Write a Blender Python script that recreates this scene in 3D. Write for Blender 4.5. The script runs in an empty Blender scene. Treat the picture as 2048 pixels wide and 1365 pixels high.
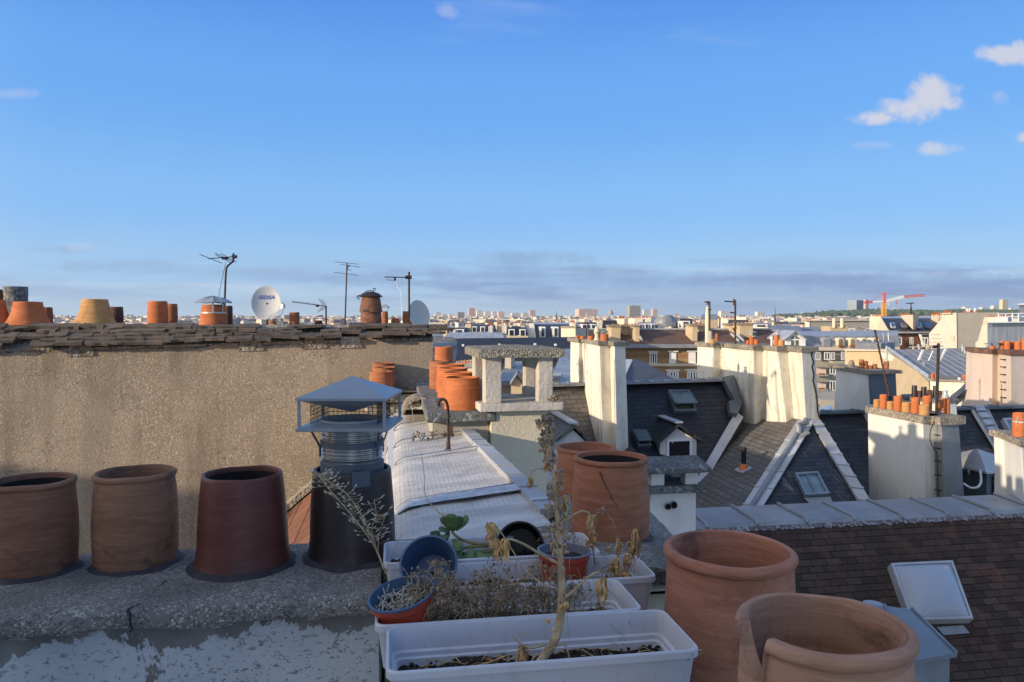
import bpy, bmesh, math, random
from mathutils import Vector, Matrix, noise
random.seed(7)
SC = bpy.context.scene
COL = SC.collection
R = math.radians
# ------------------------------------------------------------------ camera
F = 2048 * 26 / 36
PITCH = math.atan(42.5 / F)
cam_d = bpy.data.cameras.new("camera"); cam = bpy.data.objects.new("camera", cam_d); COL.objects.link(cam)
cam_d.lens = 26; cam_d.sensor_width = 36; cam_d.clip_start = 0.05; cam_d.clip_end = 40000
cam.location = (0, 0, 0); cam.rotation_euler = (R(90) - PITCH, 0, 0)
SC.camera = cam
SC.render.resolution_x = 1024; SC.render.resolution_y = 682
# ------------------------------------------------------------------ sun and sky
SUN_A, SUN_E = R(31), R(12)          # light travels towards +X turned SUN_A towards +Y, SUN_E above the horizon
sun_dir = Vector((math.cos(SUN_A) * math.cos(SUN_E), math.sin(SUN_A) * math.cos(SUN_E), -math.sin(SUN_E)))
sl = bpy.data.lights.new("sun", 'SUN'); so = bpy.data.objects.new("sun", sl); COL.objects.link(so)
sl.energy = 4.7; sl.angle = R(0.5); sl.color = (1.0, 0.83, 0.62)
so.rotation_euler = sun_dir.to_track_quat('-Z', 'Y').to_euler()
W = bpy.data.worlds.new("World"); SC.world = W; W.use_nodes = True
SC.view_settings.view_transform = 'Standard'; SC.view_settings.look = 'None'
SC.view_settings.gamma = 1; SC.view_settings.exposure = 0.22; SC.view_settings.use_curve_mapping = False

class NT:
    """small helper round a node tree"""
    def __init__(s, t): s.t = t; s.n = t.nodes; s.l = t.links
    def new(s, typ, **kw):
        n = s.n.new(typ)
        for k, v in kw.items():
            if k.startswith('i_'):
                key = k[2:]
                key = int(key) if key.isdigit() else key.replace('_', ' ')
                n.inputs[key].default_value = v
            else: setattr(n, k, v)
        return n
    def link(s, a, b): s.l.new(a, b)
    def math(s, op, a, b=None, c=None, clamp=False):
        n = s.n.new('ShaderNodeMath'); n.operation = op; n.use_clamp = clamp
        for i, x in enumerate((a, b, c)):
            if x is None: continue
            if isinstance(x, (int, float)): n.inputs[i].default_value = x
            else: s.l.new(x, n.inputs[i])
        return n.outputs[0]
    def mix(s, f, a, b, mode='MIX'):
        n = s.n.new('ShaderNodeMix'); n.data_type = 'RGBA'; n.blend_type = mode
        for sock, x in ((n.inputs[0], f), (n.inputs[6], a), (n.inputs[7], b)):
            if isinstance(x, (int, float)): sock.default_value = x
            elif isinstance(x, tuple): sock.default_value = (*x[:3], 1)
            else: s.l.new(x, sock)
        return n.outputs[2]
    def ramp(s, f, lo, hi, smooth=True):
        n = s.n.new('ShaderNodeMapRange'); n.interpolation_type = 'SMOOTHSTEP' if smooth else 'LINEAR'
        n.inputs[1].default_value = lo; n.inputs[2].default_value = hi
        s.l.new(f, n.inputs[0]); return n.outputs[0]
    def noise(s, vec, scale, detail=4, rough=0.55, dist=0.0):
        n = s.n.new('ShaderNodeTexNoise'); n.inputs['Scale'].default_value = scale
        n.inputs['Detail'].default_value = detail; n.inputs['Roughness'].default_value = rough
        n.inputs['Distortion'].default_value = dist
        if vec is not None: s.l.new(vec, n.inputs['Vector'])
        return n.outputs['Fac']
    def mapped(s, vec, scale=(1, 1, 1), loc=(0, 0, 0), rot=(0, 0, 0)):
        n = s.n.new('ShaderNodeMapping'); n.inputs['Scale'].default_value = scale
        n.inputs['Location'].default_value = loc; n.inputs['Rotation'].default_value = rot
        s.l.new(vec, n.inputs['Vector']); return n.outputs[0]

def build_world():
    t = NT(W.node_tree); t.n.clear()
    out = t.new('ShaderNodeOutputWorld'); bg = t.new('ShaderNodeBackground'); bg.inputs['Strength'].default_value = SKY_STRENGTH
    sky = t.new('ShaderNodeTexSky'); sky.sky_type = 'NISHITA'; sky.sun_disc = False
    sky.sun_elevation = SUN_E
    td = -sun_dir
    sky.sun_rotation = math.atan2(td.x, td.y)
    sky.altitude = 100; sky.air_density = 1.0; sky.dust_density = 0.35; sky.ozone_density = 2.0
    tc = t.new('ShaderNodeTexCoord'); sep = t.new('ShaderNodeSeparateXYZ'); t.link(tc.outputs['Generated'], sep.inputs[0])
    x, y, z = sep.outputs
    ym = t.math('MAXIMUM', y, 0.05)
    az = t.math('DIVIDE', x, ym); el = t.math('DIVIDE', z, ym)          # tangent of bearing and height in front of +Y
    comb = t.new('ShaderNodeCombineXYZ'); t.link(az, comb.inputs[0]); t.link(el, comb.inputs[1])
    front = t.ramp(y, 0.1, 0.3)
    g = t.new('ShaderNodeValToRGB'); cr = g.color_ramp; cr.interpolation = 'EASE'
    stops = SKY_STOPS
    while len(cr.elements) < len(stops): cr.elements.new(0.5)
    for e, (p_, c_) in zip(cr.elements, stops): e.position = p_; e.color = (*[q_ * .92 for q_ in c_], 1)
    t.link(z, g.inputs[0])
    vm = t.new('ShaderNodeVectorMath'); vm.operation = 'SCALE'; vm.inputs['Scale'].default_value = 1 / SKY_STRENGTH; t.link(g.outputs[0], vm.inputs[0])
    col = t.mix(SKY_BLEND, vm.outputs[0], sky.outputs[0])
    # brighter, paler sky on the side of the low sun
    h = -Vector((sun_dir.x, sun_dir.y, 0)).normalized()
    tw = t.math('ADD', t.math('MULTIPLY', x, h.x), t.math('MULTIPLY', y, h.y))
    glow = t.math('MULTIPLY', t.ramp(tw, 0.0, 1.0), t.math('SUBTRACT', 1.0, t.math('MULTIPLY', t.ramp(z, 0.15, 0.95), 0.6)))
    col = t.mix(glow, col, tuple(c_ / SKY_STRENGTH for c_ in SKY_GLOW))
    k = SKY_CLOUD
    # long grey evening bank low over the horizon, ragged, thicker on the right
    n1 = t.noise(t.mapped(comb.outputs[0], (2.2, 26, 1)), 1.6, 6, 0.6, 0.25)
    band = t.math('MULTIPLY', t.ramp(el, 0.004, 0.035), t.math('SUBTRACT', 1.0, t.ramp(el, 0.045, 0.10)))
    side = t.math('MULTIPLY_ADD', t.ramp(az, -0.45, 0.05), 0.55, 0.45)
    m = t.math('MULTIPLY', t.math('MULTIPLY', t.ramp(n1, 0.42, 0.60), band), side)
    m = t.math('MULTIPLY', m, front)
    col = t.mix(t.math('MULTIPLY', m, 0.85), col, (0.255 * k, 0.375 * k, 0.62 * k))
    # solid low veil on the right
    veil = t.math('MULTIPLY', t.ramp(az, -0.1, 0.35), t.math('SUBTRACT', 1.0, t.ramp(el, 0.035, 0.075)))
    veil = t.math('MULTIPLY', veil, front)
    col = t.mix(t.math('MULTIPLY', veil, 0.5), col, (0.255 * k, 0.375 * k, 0.61 * k))
    # thin pale streaks
    n2 = t.noise(t.mapped(comb.outputs[0], (1.5, 40, 1), (3.1, 1.7, 0)), 1.3, 5, 0.55, 0.2)
    m2 = t.math('MULTIPLY', t.ramp(n2, 0.56, 0.74), t.math('MULTIPLY', t.ramp(el, 0.012, 0.03), t.math('SUBTRACT', 1.0, t.ramp(el, 0.05, 0.11))))
    m2 = t.math('MULTIPLY', m2, front)
    col = t.mix(t.math('MULTIPLY', m2, 0.45), col, (0.80 * k, 0.82 * k, 0.90 * k))
    # faint high cirrus
    n3 = t.noise(t.mapped(comb.outputs[0], (1.2, 5, 1), (0.4, 0.2, 0), (0, 0, R(-14))), 1.5, 7, 0.6, 0.6)
    m3 = t.math('MULTIPLY', t.ramp(n3, 0.60, 0.82), t.math('MULTIPLY', t.ramp(el, 0.1, 0.2), 0.30))
    m3 = t.math('MULTIPLY', m3, front)
    col = t.mix(m3, col, (0.75 * k, 0.82 * k, 0.95 * k))
    # small cumulus, each a handful of overlapping lobes broken by noise
    nz = t.noise(comb.outputs[0], 21, 9, 0.68, 0.25)
    nzl = t.math('MULTIPLY_ADD', nz, 4.2, -2.2)
    def lobe(px, py, rx, ry):
        cx, cy = (px - 1024) / F, (640 - py) / F
        dx = t.math('MULTIPLY', t.math('SUBTRACT', az, cx), F / rx)
        dy = t.math('MULTIPLY', t.math('SUBTRACT', el, cy), F / ry)
        d = t.math('ADD', t.math('MULTIPLY', dx, dx), t.math('MULTIPLY', dy, dy))
        return t.math('SUBTRACT', 1.0, d)
    def cloud(lobes, dens, tint):
        m = None
        for L in lobes:
            v = lobe(*L); m = v if m is None else t.math('MAXIMUM', m, v)
        m = t.math('MULTIPLY_ADD', nzl, 0.95, m)
        f = t.math('MULTIPLY', t.math('MULTIPLY', t.ramp(m, -0.3, 1.1), dens), front)
        return t.mix(f, col, tint)
    w = (0.76 * k, 0.74 * k, 0.80 * k)
    col = cloud([(1010, 556, 330, 26), (1060, 516, 130, 16), (1250, 560, 300, 22), (760, 560, 170, 14), (1800, 565, 420, 22)], 0.5, (0.245 * k, 0.36 * k, 0.61 * k))
    col = cloud([(240, 535, 220, 14), (560, 545, 140, 10), (110, 500, 90, 8)], 0.35, (0.30 * k, 0.42 * k, 0.62 * k))
    col = cloud([(1855, 200, 60, 46), (1810, 226, 70, 28), (1755, 240, 60, 16), (1890, 212, 36, 22)], 0.85, w)
    col = cloud([(1870, 301, 46, 16)], 0.7, w)
    col = cloud([(2010, 116, 75, 22), (2050, 105, 50, 22)], 0.8, w)
    col = cloud([(2050, 278, 34, 12)], 0.7, w)
    col = cloud([(1992, 198, 20, 16)], 0.3, w)
    col = cloud([(1740, 293, 42, 10)], 0.2, w)
    col = cloud([(897, 32, 26, 15)], 0.3, w)
    col = cloud([(165, 494, 32, 10), (45, 192, 44, 12)], 0.22, w)
    t.link(col, bg.inputs['Color']); t.link(bg.outputs[0], out.inputs[0])
SKY_STRENGTH, SKY_BLEND, SKY_CLOUD = 0.12, 0.12, 6.7
SKY_GLOW = (1.42, 1.32, 1.2)
SKY_STOPS = [(0.0, (.42, .575, .75)), (0.06, (.32, .55, .85)), (0.14, (.22, .49, .90)), (0.28, (.135, .39, .89)), (0.42, (.080, .275, .81)), (0.62, (.18, .35, .72)), (1.0, (.40, .52, .78))]
build_world()

# ------------------------------------------------------------------ pixel -> world
def ray(px, py):
    x = (px - 1024) / F; u = (682.5 - py) / F
    return Vector((x, math.cos(PITCH) + u * math.sin(PITCH), -math.sin(PITCH) + u * math.cos(PITCH)))
def P(px, py, Y):
    d = ray(px, py); return d * (Y / d.y)
def onz(px, py, z):
    d = ray(px, py); return d * (z / d.z)
def PX(px, Y, z):                      # column px at depth Y and height z
    d = ray(px, 640); return Vector((d.x * Y / d.y, Y, z))
class Plane:
    def __init__(s, o, n): s.o = Vector(o); s.n = Vector(n).normalized()
    def at(s, px, py):
        d = ray(px, py); return d * (s.o.dot(s.n) / d.dot(s.n))
    @staticmethod
    def ridge(a, b, tan_pitch):       # plane through ridge a-b falling towards the viewer
        t = (b - a); t.z = 0; t.normalize()
        down = Vector((t.y, -t.x, 0))
        if down.y > 0: down = -down
        sl_ = Vector((down.x, down.y, -tan_pitch))
        pl = Plane(a, (b - a).cross(sl_))
        if pl.n.z < 0: pl.n = -pl.n
        pl.u = t; pl.d = sl_.normalized(); return pl
ROT = R(9.2)
U = Vector((math.cos(ROT), math.sin(ROT), 0)); V = Vector((-math.sin(ROT), math.cos(ROT), 0)); Z = Vector((0, 0, 1))

# ------------------------------------------------------------------ mesh builder
class MB:
    def __init__(s): s.v = []; s.f = []; s.s = []
    def add(s, vs, fs, smooth=False):
        o = len(s.v); s.v += [Vector(v) for v in vs]
        for f in fs: s.f.append([o + i for i in f]); s.s.append(smooth)
        return s
    def box(s, c, size, u=None, v=None, w=None):
        u = u or U; v = v or V; w = w or Z
        c = Vector(c); a, b, d = [x / 2 for x in size]
        vs = [c + u * (a * i) + v * (b * j) + w * (d * k) for k in (-1, 1) for j in (-1, 1) for i in (-1, 1)]
        return s.add(vs, [(0, 2, 3, 1), (4, 5, 7, 6), (0, 1, 5, 4), (2, 6, 7, 3), (0, 4, 6, 2), (1, 3, 7, 5)])
    def prism(s, poly, vec):
        n = len(poly); poly = [Vector(p) for p in poly]; vec = Vector(vec)
        vs = poly + [p + vec for p in poly]
        return s.add(vs, [tuple(range(n)), tuple(range(2 * n - 1, n - 1, -1))] + [(i, (i + 1) % n, n + (i + 1) % n, n + i) for i in range(n)])
    def loft(s, a, b, caps=True, smooth=False):
        n = len(a); fs = [(i, (i + 1) % n, n + (i + 1) % n, n + i) for i in range(n)]
        if caps: fs += [tuple(range(n - 1, -1, -1)), tuple(range(n, 2 * n))]
        return s.add(list(a) + list(b), fs, smooth)
    def rings(s, rings, cap0=True, cap1=True, smooth=True):
        n = len(rings[0]); vs = [p for r in rings for p in r]; fs = []
        for k in range(len(rings) - 1):
            for i in range(n):
                j = (i + 1) % n; fs.append((k * n + i, k * n + j, (k + 1) * n + j, (k + 1) * n + i))
        if cap0: fs.append(tuple(range(n - 1, -1, -1)))
        if cap1: fs.append(tuple(range((len(rings) - 1) * n, len(rings) * n)))
        return s.add(vs, fs, smooth)
    def lathe(s, c, prof, n=32, u=Vector((1, 0, 0)), v=Vector((0, 1, 0)), w=Vector((0, 0, 1)), smooth=True, wob=0.0, seed=0, open_=False):
        c = Vector(c); rings = []
        for (r, z) in prof:
            ring = []
            for i in range(n):
                a = 2 * math.pi * i / n; rr = r
                if wob: rr = r * (1 + wob * noise.noise(Vector((math.cos(a) * 1.3 + seed, math.sin(a) * 1.3, z * 6))))
                ring.append(c + u * (rr * math.cos(a)) + v * (rr * math.sin(a)) + w * z)
            rings.append(ring)
        return s.rings(rings, prof[0][0] > 1e-4 and not open_, prof[-1][0] > 1e-4 and not open_, smooth)
    def tube(s, pts, r, n=6, smooth=True):
        pts = [Vector(p) for p in pts]; k = len(pts)
        rs = r if isinstance(r, (list, tuple)) else [r] * k
        rings = []; prev = None
        for i, p in enumerate(pts):
            d = (pts[min(i + 1, k - 1)] - pts[max(i - 1, 0)]).normalized()
            if prev is None:
                a = Vector((0, 0, 1)) if abs(d.z) < 0.9 else Vector((1, 0, 0))
                prev = d.cross(a).normalized()
            prev = (prev - d * prev.dot(d)).normalized(); q = d.cross(prev)
            rings.append([p + prev * (rs[i] * math.cos(2 * math.pi * j / n)) + q * (rs[i] * math.sin(2 * math.pi * j / n)) for j in range(n)])
        return s.rings(rings, True, True, smooth)
    def bar(s, a, b, r, n=6): return s.tube([a, b], r, n)
    def ball(s, c, r, n=8, sx=1, sy=1, sz=1):
        return s.lathe(c, [(max(1e-5, r * math.sin(math.pi * i / (n // 2 + 1))) * 1, -r * sz * math.cos(math.pi * i / (n // 2 + 1))) for i in range(n // 2 + 2)], n, Vector((sx, 0, 0)), Vector((0, sy, 0)))
    def ribbon(s, pts, w, side, t=0.0012):
        pts = [Vector(p) for p in pts]; k = len(pts); ws = w if isinstance(w, (list, tuple)) else [w] * k
        side = Vector(side).normalized(); a = [p - side * ws[i] for i, p in enumerate(pts)]; b = [p + side * ws[i] for i, p in enumerate(pts)]
        return s.add(a + b, [(i, i + 1, k + i + 1, k + i) for i in range(k - 1)], True)
    def build(s, name, m, parent=None, frame=None, bevel=0.0, sharp=40):
        me = bpy.data.meshes.new(name)
        vs = s.v
        if frame is not None:
            inv = frame.inverted(); vs = [inv @ p for p in vs]
        me.from_pydata([tuple(p) for p in vs], [], s.f)
        bm = bmesh.new(); bm.from_mesh(me); bmesh.ops.recalc_face_normals(bm, faces=bm.faces); bm.to_mesh(me); bm.free()
        if len(me.polygons) == len(s.s): me.polygons.foreach_set('use_smooth', s.s)
        if any(s.s): me.set_sharp_from_angle(angle=R(sharp))
        o = bpy.data.objects.new(name, me); COL.objects.link(o)
        if m is not None: me.materials.append(m)
        if frame is not None: o.matrix_world = frame
        if parent is not None:
            o.parent = parent
            o.matrix_parent_inverse = wm(parent).inverted()
        if bevel:
            b = o.modifiers.new('bevel', 'BEVEL'); b.width = bevel; b.segments = 2; b.limit_method = 'ANGLE'; b.angle_limit = R(35)
        return o
def wm(o):
    m = o.matrix_basis.copy()
    if o.parent is not None: m = wm(o.parent) @ o.matrix_parent_inverse @ m
    return m
def frame_of(o, u, v, w):
    m = Matrix.Identity(4)
    for i, a in enumerate((u, v, w)):
        a = Vector(a).normalized()
        for j in range(3): m[j][i] = a[j]
    for j in range(3): m[j][3] = o[j]
    return m
def plane_frame(pl, o=None):
    n = pl.n; u = pl.u.normalized(); u = (u - n * u.dot(n)).normalized(); v = n.cross(u)
    return frame_of(o or pl.o, u, v, n)
def tag(o, label, cat, group=None, kind=None):
    if label: o['label'] = label
    if cat: o['category'] = cat
    if group: o['group'] = group
    if kind: o['kind'] = kind
    return o
def thing(name, label, cat, loc=(0, 0, 0), group=None):
    o = bpy.data.objects.new(name, None); COL.objects.link(o); o.location = loc; o.empty_display_size = 0.1
    return tag(o, label, cat, group)
def dup(root, loc, label=None, rotz=None):
    r = root.copy(); COL.objects.link(r); r.location = loc
    if rotz is not None: r.rotation_euler = (0, 0, rotz)
    if label: r['label'] = label
    for ch in root.children:
        c = ch.copy(); COL.objects.link(c); c.parent = r; c.matrix_parent_inverse = ch.matrix_parent_inverse.copy()
        for g in ch.children:
            d = g.copy(); COL.objects.link(d); d.parent = c; d.matrix_parent_inverse = g.matrix_parent_inverse.copy()
    return r
ORD = ['first', 'second', 'third', 'fourth', 'fifth', 'sixth', 'seventh', 'eighth', 'ninth', 'tenth', 'eleventh', 'twelfth', 'thirteenth', 'fourteenth', 'fifteenth', 'sixteenth']

# ------------------------------------------------------------------ materials
def new_mat(name):
    m = bpy.data.materials.new(name); m.use_nodes = True
    t = NT(m.node_tree); b = t.n.get('Principled BSDF')
    tc = t.new('ShaderNodeTexCoord')
    return m, t, b, tc.outputs['Object']
def bump(t, b, h, strength=0.3, dist=0.01):
    n = t.new('ShaderNodeBump'); n.inputs['Strength'].default_value = strength; n.inputs['Distance'].default_value = dist
    t.link(h, n.inputs['Height']); t.link(n.outputs[0], b.inputs['Normal'])
def setc(t, b, c):
    if isinstance(c, tuple): b.inputs['Base Color'].default_value = (*c, 1)
    else: t.link(c, b.inputs['Base Color'])
def plain(name, c, rough=0.6, metal=0.0, var=0.25, scale=8, bumps=0.0, bscale=60):
    m, t, b, v = new_mat(name)
    n = t.noise(v, scale, 5)
    setc(t, b, t.mix(t.ramp(n, 0.3, 0.7), tuple(x * (1 - var) for x in c), tuple(min(1, x * (1 + var)) for x in c)))
    b.inputs['Roughness'].default_value = rough; b.inputs['Metallic'].default_value = metal
    if bumps: bump(t, b, t.noise(v, bscale, 3), bumps, 0.004)
    return m
def terracotta(name, c1, c2, soot=0.35, scale=1.0, rough=0.85):
    m, t, b, v = new_mat(name)
    n1 = t.noise(t.mapped(v, (1, 1, 3.2)), 6 * scale, 6, 0.6)
    c = t.mix(t.ramp(n1, 0.3, 0.7), c1, c2)
    n2 = t.noise(t.mapped(v, (1, 1, 9)), 9 * scale, 4, 0.7, 0.4)
    c = t.mix(t.math('MULTIPLY', t.ramp(n2, 0.46, 0.64), 0.4), c, (min(1, c2[0] * 1.35), min(1, c2[1] * 1.45), min(1, c2[2] * 1.6)))
    n3 = t.noise(v, 4.5 * scale, 8, 0.68, 0.5)
    c = t.mix(t.math('MULTIPLY', t.ramp(n3, 0.50, 0.66), soot * 1.3, None, True), c, (0.035, 0.026, 0.022))
    n4 = t.noise(v, 130 * scale, 2)
    c = t.mix(t.math('MULTIPLY', t.ramp(n4, 0.70, 0.76), 0.6), c, (0.03, 0.022, 0.02))
    c = t.mix(t.math('MULTIPLY', t.ramp(t.noise(t.mapped(v, (1, 1, 1.4), (5, 2, 1)), 60 * scale, 3), 0.74, 0.80), 0.3), c, (0.5, 0.42, 0.36))
    setc(t, b, c); b.inputs['Roughness'].default_value = rough
    h = t.math('ADD', t.math('MULTIPLY', n2, 0.7), t.math('MULTIPLY', t.noise(v, 180 * scale, 3), 0.5))
    bump(t, b, h, 0.4, 0.004)
    return m
def roughcast(name, c1, c2, speck_d, speck_l, grain=120, strength=0.6, dist=0.01, stain=0.4, stain_c=(0.05, 0.05, 0.045), streak=0.0, up=2):
    """gravelly render or old concrete: voronoi grains in several tones"""
    m, t, b, v = new_mat(name)
    vo = t.new('ShaderNodeTexVoronoi'); vo.inputs['Scale'].default_value = grain; t.link(v, vo.inputs['Vector'])
    sp = t.new('ShaderNodeSeparateColor'); t.link(vo.outputs['Color'], sp.inputs[0])
    n1 = t.noise(v, 1.6, 6, 0.6)
    c = t.mix(t.ramp(n1, 0.3, 0.7), c1, c2)
    c = t.mix(t.math('MULTIPLY', t.ramp(sp.outputs[0], 0.55, 0.95), 0.75), c, speck_d)
    c = t.mix(t.math('MULTIPLY', t.ramp(sp.outputs[1], 0.80, 0.97), 0.8), c, speck_l)
    n2 = t.noise(v, 0.9, 9, 0.68, 0.3)
    c = t.mix(t.math('MULTIPLY', t.ramp(n2, 0.49, 0.66), stain), c, stain_c)
    if streak:                                   # rain streaks, mended areas and hairline cracks
        sc = (3.0, 0.35, 1) if up == 1 else (3, 3, .35)
        c = t.mix(t.math('MULTIPLY', t.ramp(t.noise(t.mapped(v, sc), 1.3, 7, .65, .3), .48, .64), streak), c, tuple(x * .55 for x in c1))
        c = t.mix(t.math('MULTIPLY', t.ramp(t.noise(v, .45, 4, .6, .8), .50, .56), streak * .55), c, tuple(min(1, x * 1.22) for x in c2))
        r_ = t.math('ABSOLUTE', t.math('SUBTRACT', t.noise(t.mapped(v, (1, 1, 1), (3, 1, 7)), .8, 5, .6), .5))
        c = t.mix(t.math('MULTIPLY', t.math('SUBTRACT', 1.0, t.ramp(r_, 0, .0022)), .55), c, tuple(x * .3 for x in c1))
    setc(t, b, c); b.inputs['Roughness'].default_value = 0.95
    h = t.math('ADD', t.math('MULTIPLY', vo.outputs['Distance'], -1.0), t.math('MULTIPLY', t.noise(v, grain * 0.4, 4), 1.2))
    bump(t, b, h, strength, dist)
    return m
def plaster(name, c, stain_c, stain=0.4, grain=0.25, streak=0.4, crack=0.0):
    m, t, b, v = new_mat(name)
    n1 = t.noise(v, 1.1, 7, 0.6)
    c0 = t.mix(t.ramp(n1, 0.3, 0.72), tuple(x * 0.88 for x in c), c)
    st = t.noise(t.mapped(v, (2.2, 2.2, 0.35)), 2.0, 7, 0.65, 0.3)
    c0 = t.mix(t.math('MULTIPLY', t.ramp(st, 0.48, 0.66), streak), c0, stain_c)
    n2 = t.noise(v, 3.2, 8, 0.7, 0.5)
    c0 = t.mix(t.math('MULTIPLY', t.ramp(n2, 0.53, 0.70), stain), c0, stain_c)
    if crack:
        w = t.noise(v, 1.6, 3, 0.5)
        r = t.math('ABSOLUTE', t.math('SUBTRACT', w, 0.5))
        c0 = t.mix(t.math('MULTIPLY', t.math('SUBTRACT', 1.0, t.ramp(r, 0.0, 0.006)), crack), c0, (0.08, 0.075, 0.07))
    setc(t, b, c0); b.inputs['Roughness'].default_value = 0.92
    bump(t, b, t.math('ADD', t.noise(v, 42, 5, 0.7), t.math('MULTIPLY', n1, 1.5)), grain, 0.01)
    return m
def slate(name, c1, c2, bw=0.22, bh=0.13, mortar=0.006, stain_c=(0.30, 0.31, 0.30), stain=0.25, rough=0.5, bstr=0.5, off=0.5, warm=None, streak=(7, 0.9, 1)):
    m, t, b, v = new_mat(name)
    wob = t.noise(v, 6, 2)
    vv = t.new('ShaderNodeVectorMath'); vv.operation = 'ADD'
    cm = t.new('ShaderNodeCombineXYZ'); t.link(t.math('MULTIPLY', wob, 0.012), cm.inputs[1]); t.link(v, vv.inputs[0]); t.link(cm.outputs[0], vv.inputs[1])
    br = t.new('ShaderNodeTexBrick'); t.link(vv.outputs[0], br.inputs['Vector'])
    br.offset = off; br.inputs['Scale'].default_value = 1; br.inputs['Mortar Size'].default_value = mortar; br.inputs['Mortar Smooth'].default_value = 0.3
    br.inputs['Brick Width'].default_value = bw; br.inputs['Row Height'].default_value = bh; br.inputs['Bias'].default_value = 0
    br.inputs['Color1'].default_value = (*c1, 1); br.inputs['Color2'].default_value = (*c2, 1)
    br.inputs['Mortar'].default_value = (*[x * 0.28 for x in c1], 1)
    c = br.outputs['Color']
    n = t.noise(v, 0.9, 6, 0.6)
    c = t.mix(t.math('MULTIPLY', t.ramp(n, 0.35, 0.75), 0.5), c, tuple((x + y) * 0.34 for x, y in zip(c1, c2)))
    if warm:
        n5 = t.noise(v, 2.6, 5, 0.6); c = t.mix(t.math('MULTIPLY', t.ramp(n5, 0.52, 0.68), 0.65), c, warm)
    n3 = t.noise(t.mapped(v, streak), 1.4, 8, 0.7, 0.2)
    c = t.mix(t.math('MULTIPLY', t.ramp(n3, 0.56, 0.74), stain), c, stain_c)
    setc(t, b, c); b.inputs['Roughness'].default_value = rough; b.inputs['Specular IOR Level'].default_value = .22
    sep = t.new('ShaderNodeSeparateXYZ'); t.link(vv.outputs[0], sep.inputs[0])
    ramp_ = t.math('FRACT', t.math('DIVIDE', sep.outputs[1], bh))
    h = t.math('ADD', t.math('MULTIPLY', br.outputs['Fac'], -1.0), t.math('ADD', t.math('MULTIPLY', ramp_, -0.8), t.math('MULTIPLY', t.noise(v, 30, 4), 0.6)))
    bump(t, b, h, bstr, 0.012)
    return m
def zinc(name, c=(0.225, 0.237, 0.25), rough=0.55, metal=0.2, seams=0.0, seam_axis=0, var=0.2):
    m, t, b, v = new_mat(name)
    n = t.noise(v, 1.2, 7, 0.62, 0.4)
    cc = t.mix(t.ramp(n, 0.3, 0.72), tuple(x * (1 - var) for x in c), tuple(min(1, x * (1 + var)) for x in c))
    n2 = t.noise(t.mapped(v, (5, 0.8, 5)), 2, 6, 0.7)
    cc = t.mix(t.math('MULTIPLY', t.ramp(n2, 0.55, 0.75), 0.35), cc, tuple(min(1, x * 1.7) for x in c))
    n3 = t.noise(v, 14, 6, 0.7)
    cc = t.mix(t.math('MULTIPLY', t.ramp(n3, 0.60, 0.75), 0.4), cc, tuple(x * 0.5 for x in c))
    if seams:
        sp = t.new('ShaderNodeSeparateXYZ'); t.link(v, sp.inputs[0])
        fr = t.math('FRACT', t.math('DIVIDE', sp.outputs[seam_axis], seams))
        line = t.math('SUBTRACT', 1.0, t.ramp(t.math('ABSOLUTE', t.math('SUBTRACT', fr, 0.5)), 0.03, 0.06))
        cc = t.mix(t.math('MULTIPLY', line, 0.5), cc, tuple(min(1, x * 1.8) for x in c))
        bump(t, b, line, 0.8, 0.03)
    else: bump(t, b, t.noise(v, 5, 3), 0.12, 0.02)
    setc(t, b, cc); b.inputs['Roughness'].default_value = rough; b.inputs['Metallic'].default_value = metal
    return m
def peeling(name):
    m, t, b, v = new_mat(name)
    n = t.noise(v, 3.2, 9, 0.72, 0.35)
    sp = t.new('ShaderNodeSeparateXYZ'); t.link(v, sp.inputs[0])
    grad = t.ramp(sp.outputs[2], -0.10, 0.02, False)                 # bare cement band right under the slab
    f = t.ramp(t.math('SUBTRACT', n, t.math('MULTIPLY_ADD', grad, 0.26, -0.02)), 0.425, 0.435)
    fine = t.ramp(t.noise(t.mapped(v, (1, 1, 1.7)), 55, 4, 0.7, 0.8), 0.585, 0.60)
    f = t.math('MULTIPLY', f, t.math('SUBTRACT', 1.0, t.math('MULTIPLY', fine, 0.75)))
    cem = t.mix(t.ramp(t.noise(v, 5, 6), 0.3, 0.7), (0.10, 0.095, 0.088), (0.20, 0.19, 0.175))
    pa = t.mix(t.ramp(t.noise(v, 2, 5), 0.3, 0.7), (0.34, 0.365, 0.39), (0.50, 0.52, 0.53))
    setc(t, b, t.mix(f, cem, pa)); b.inputs['Roughness'].default_value = 0.85
    bump(t, b, t.math('ADD', t.math('MULTIPLY', f, 1.0), t.math('MULTIPLY', t.noise(v, 70, 4), 0.35)), 0.6, 0.004)
    return m
def glass_dark(name, c=(0.02, 0.025, 0.03), rough=0.08):
    m, t, b, v = new_mat(name)
    setc(t, b, t.mix(t.ramp(t.noise(v, 0.7, 3), 0.35, 0.65), c, tuple(x * 2.2 for x in c))); b.inputs['Roughness'].default_value = rough
    b.inputs['Specular IOR Level'].default_value = 0.7
    return m

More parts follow.
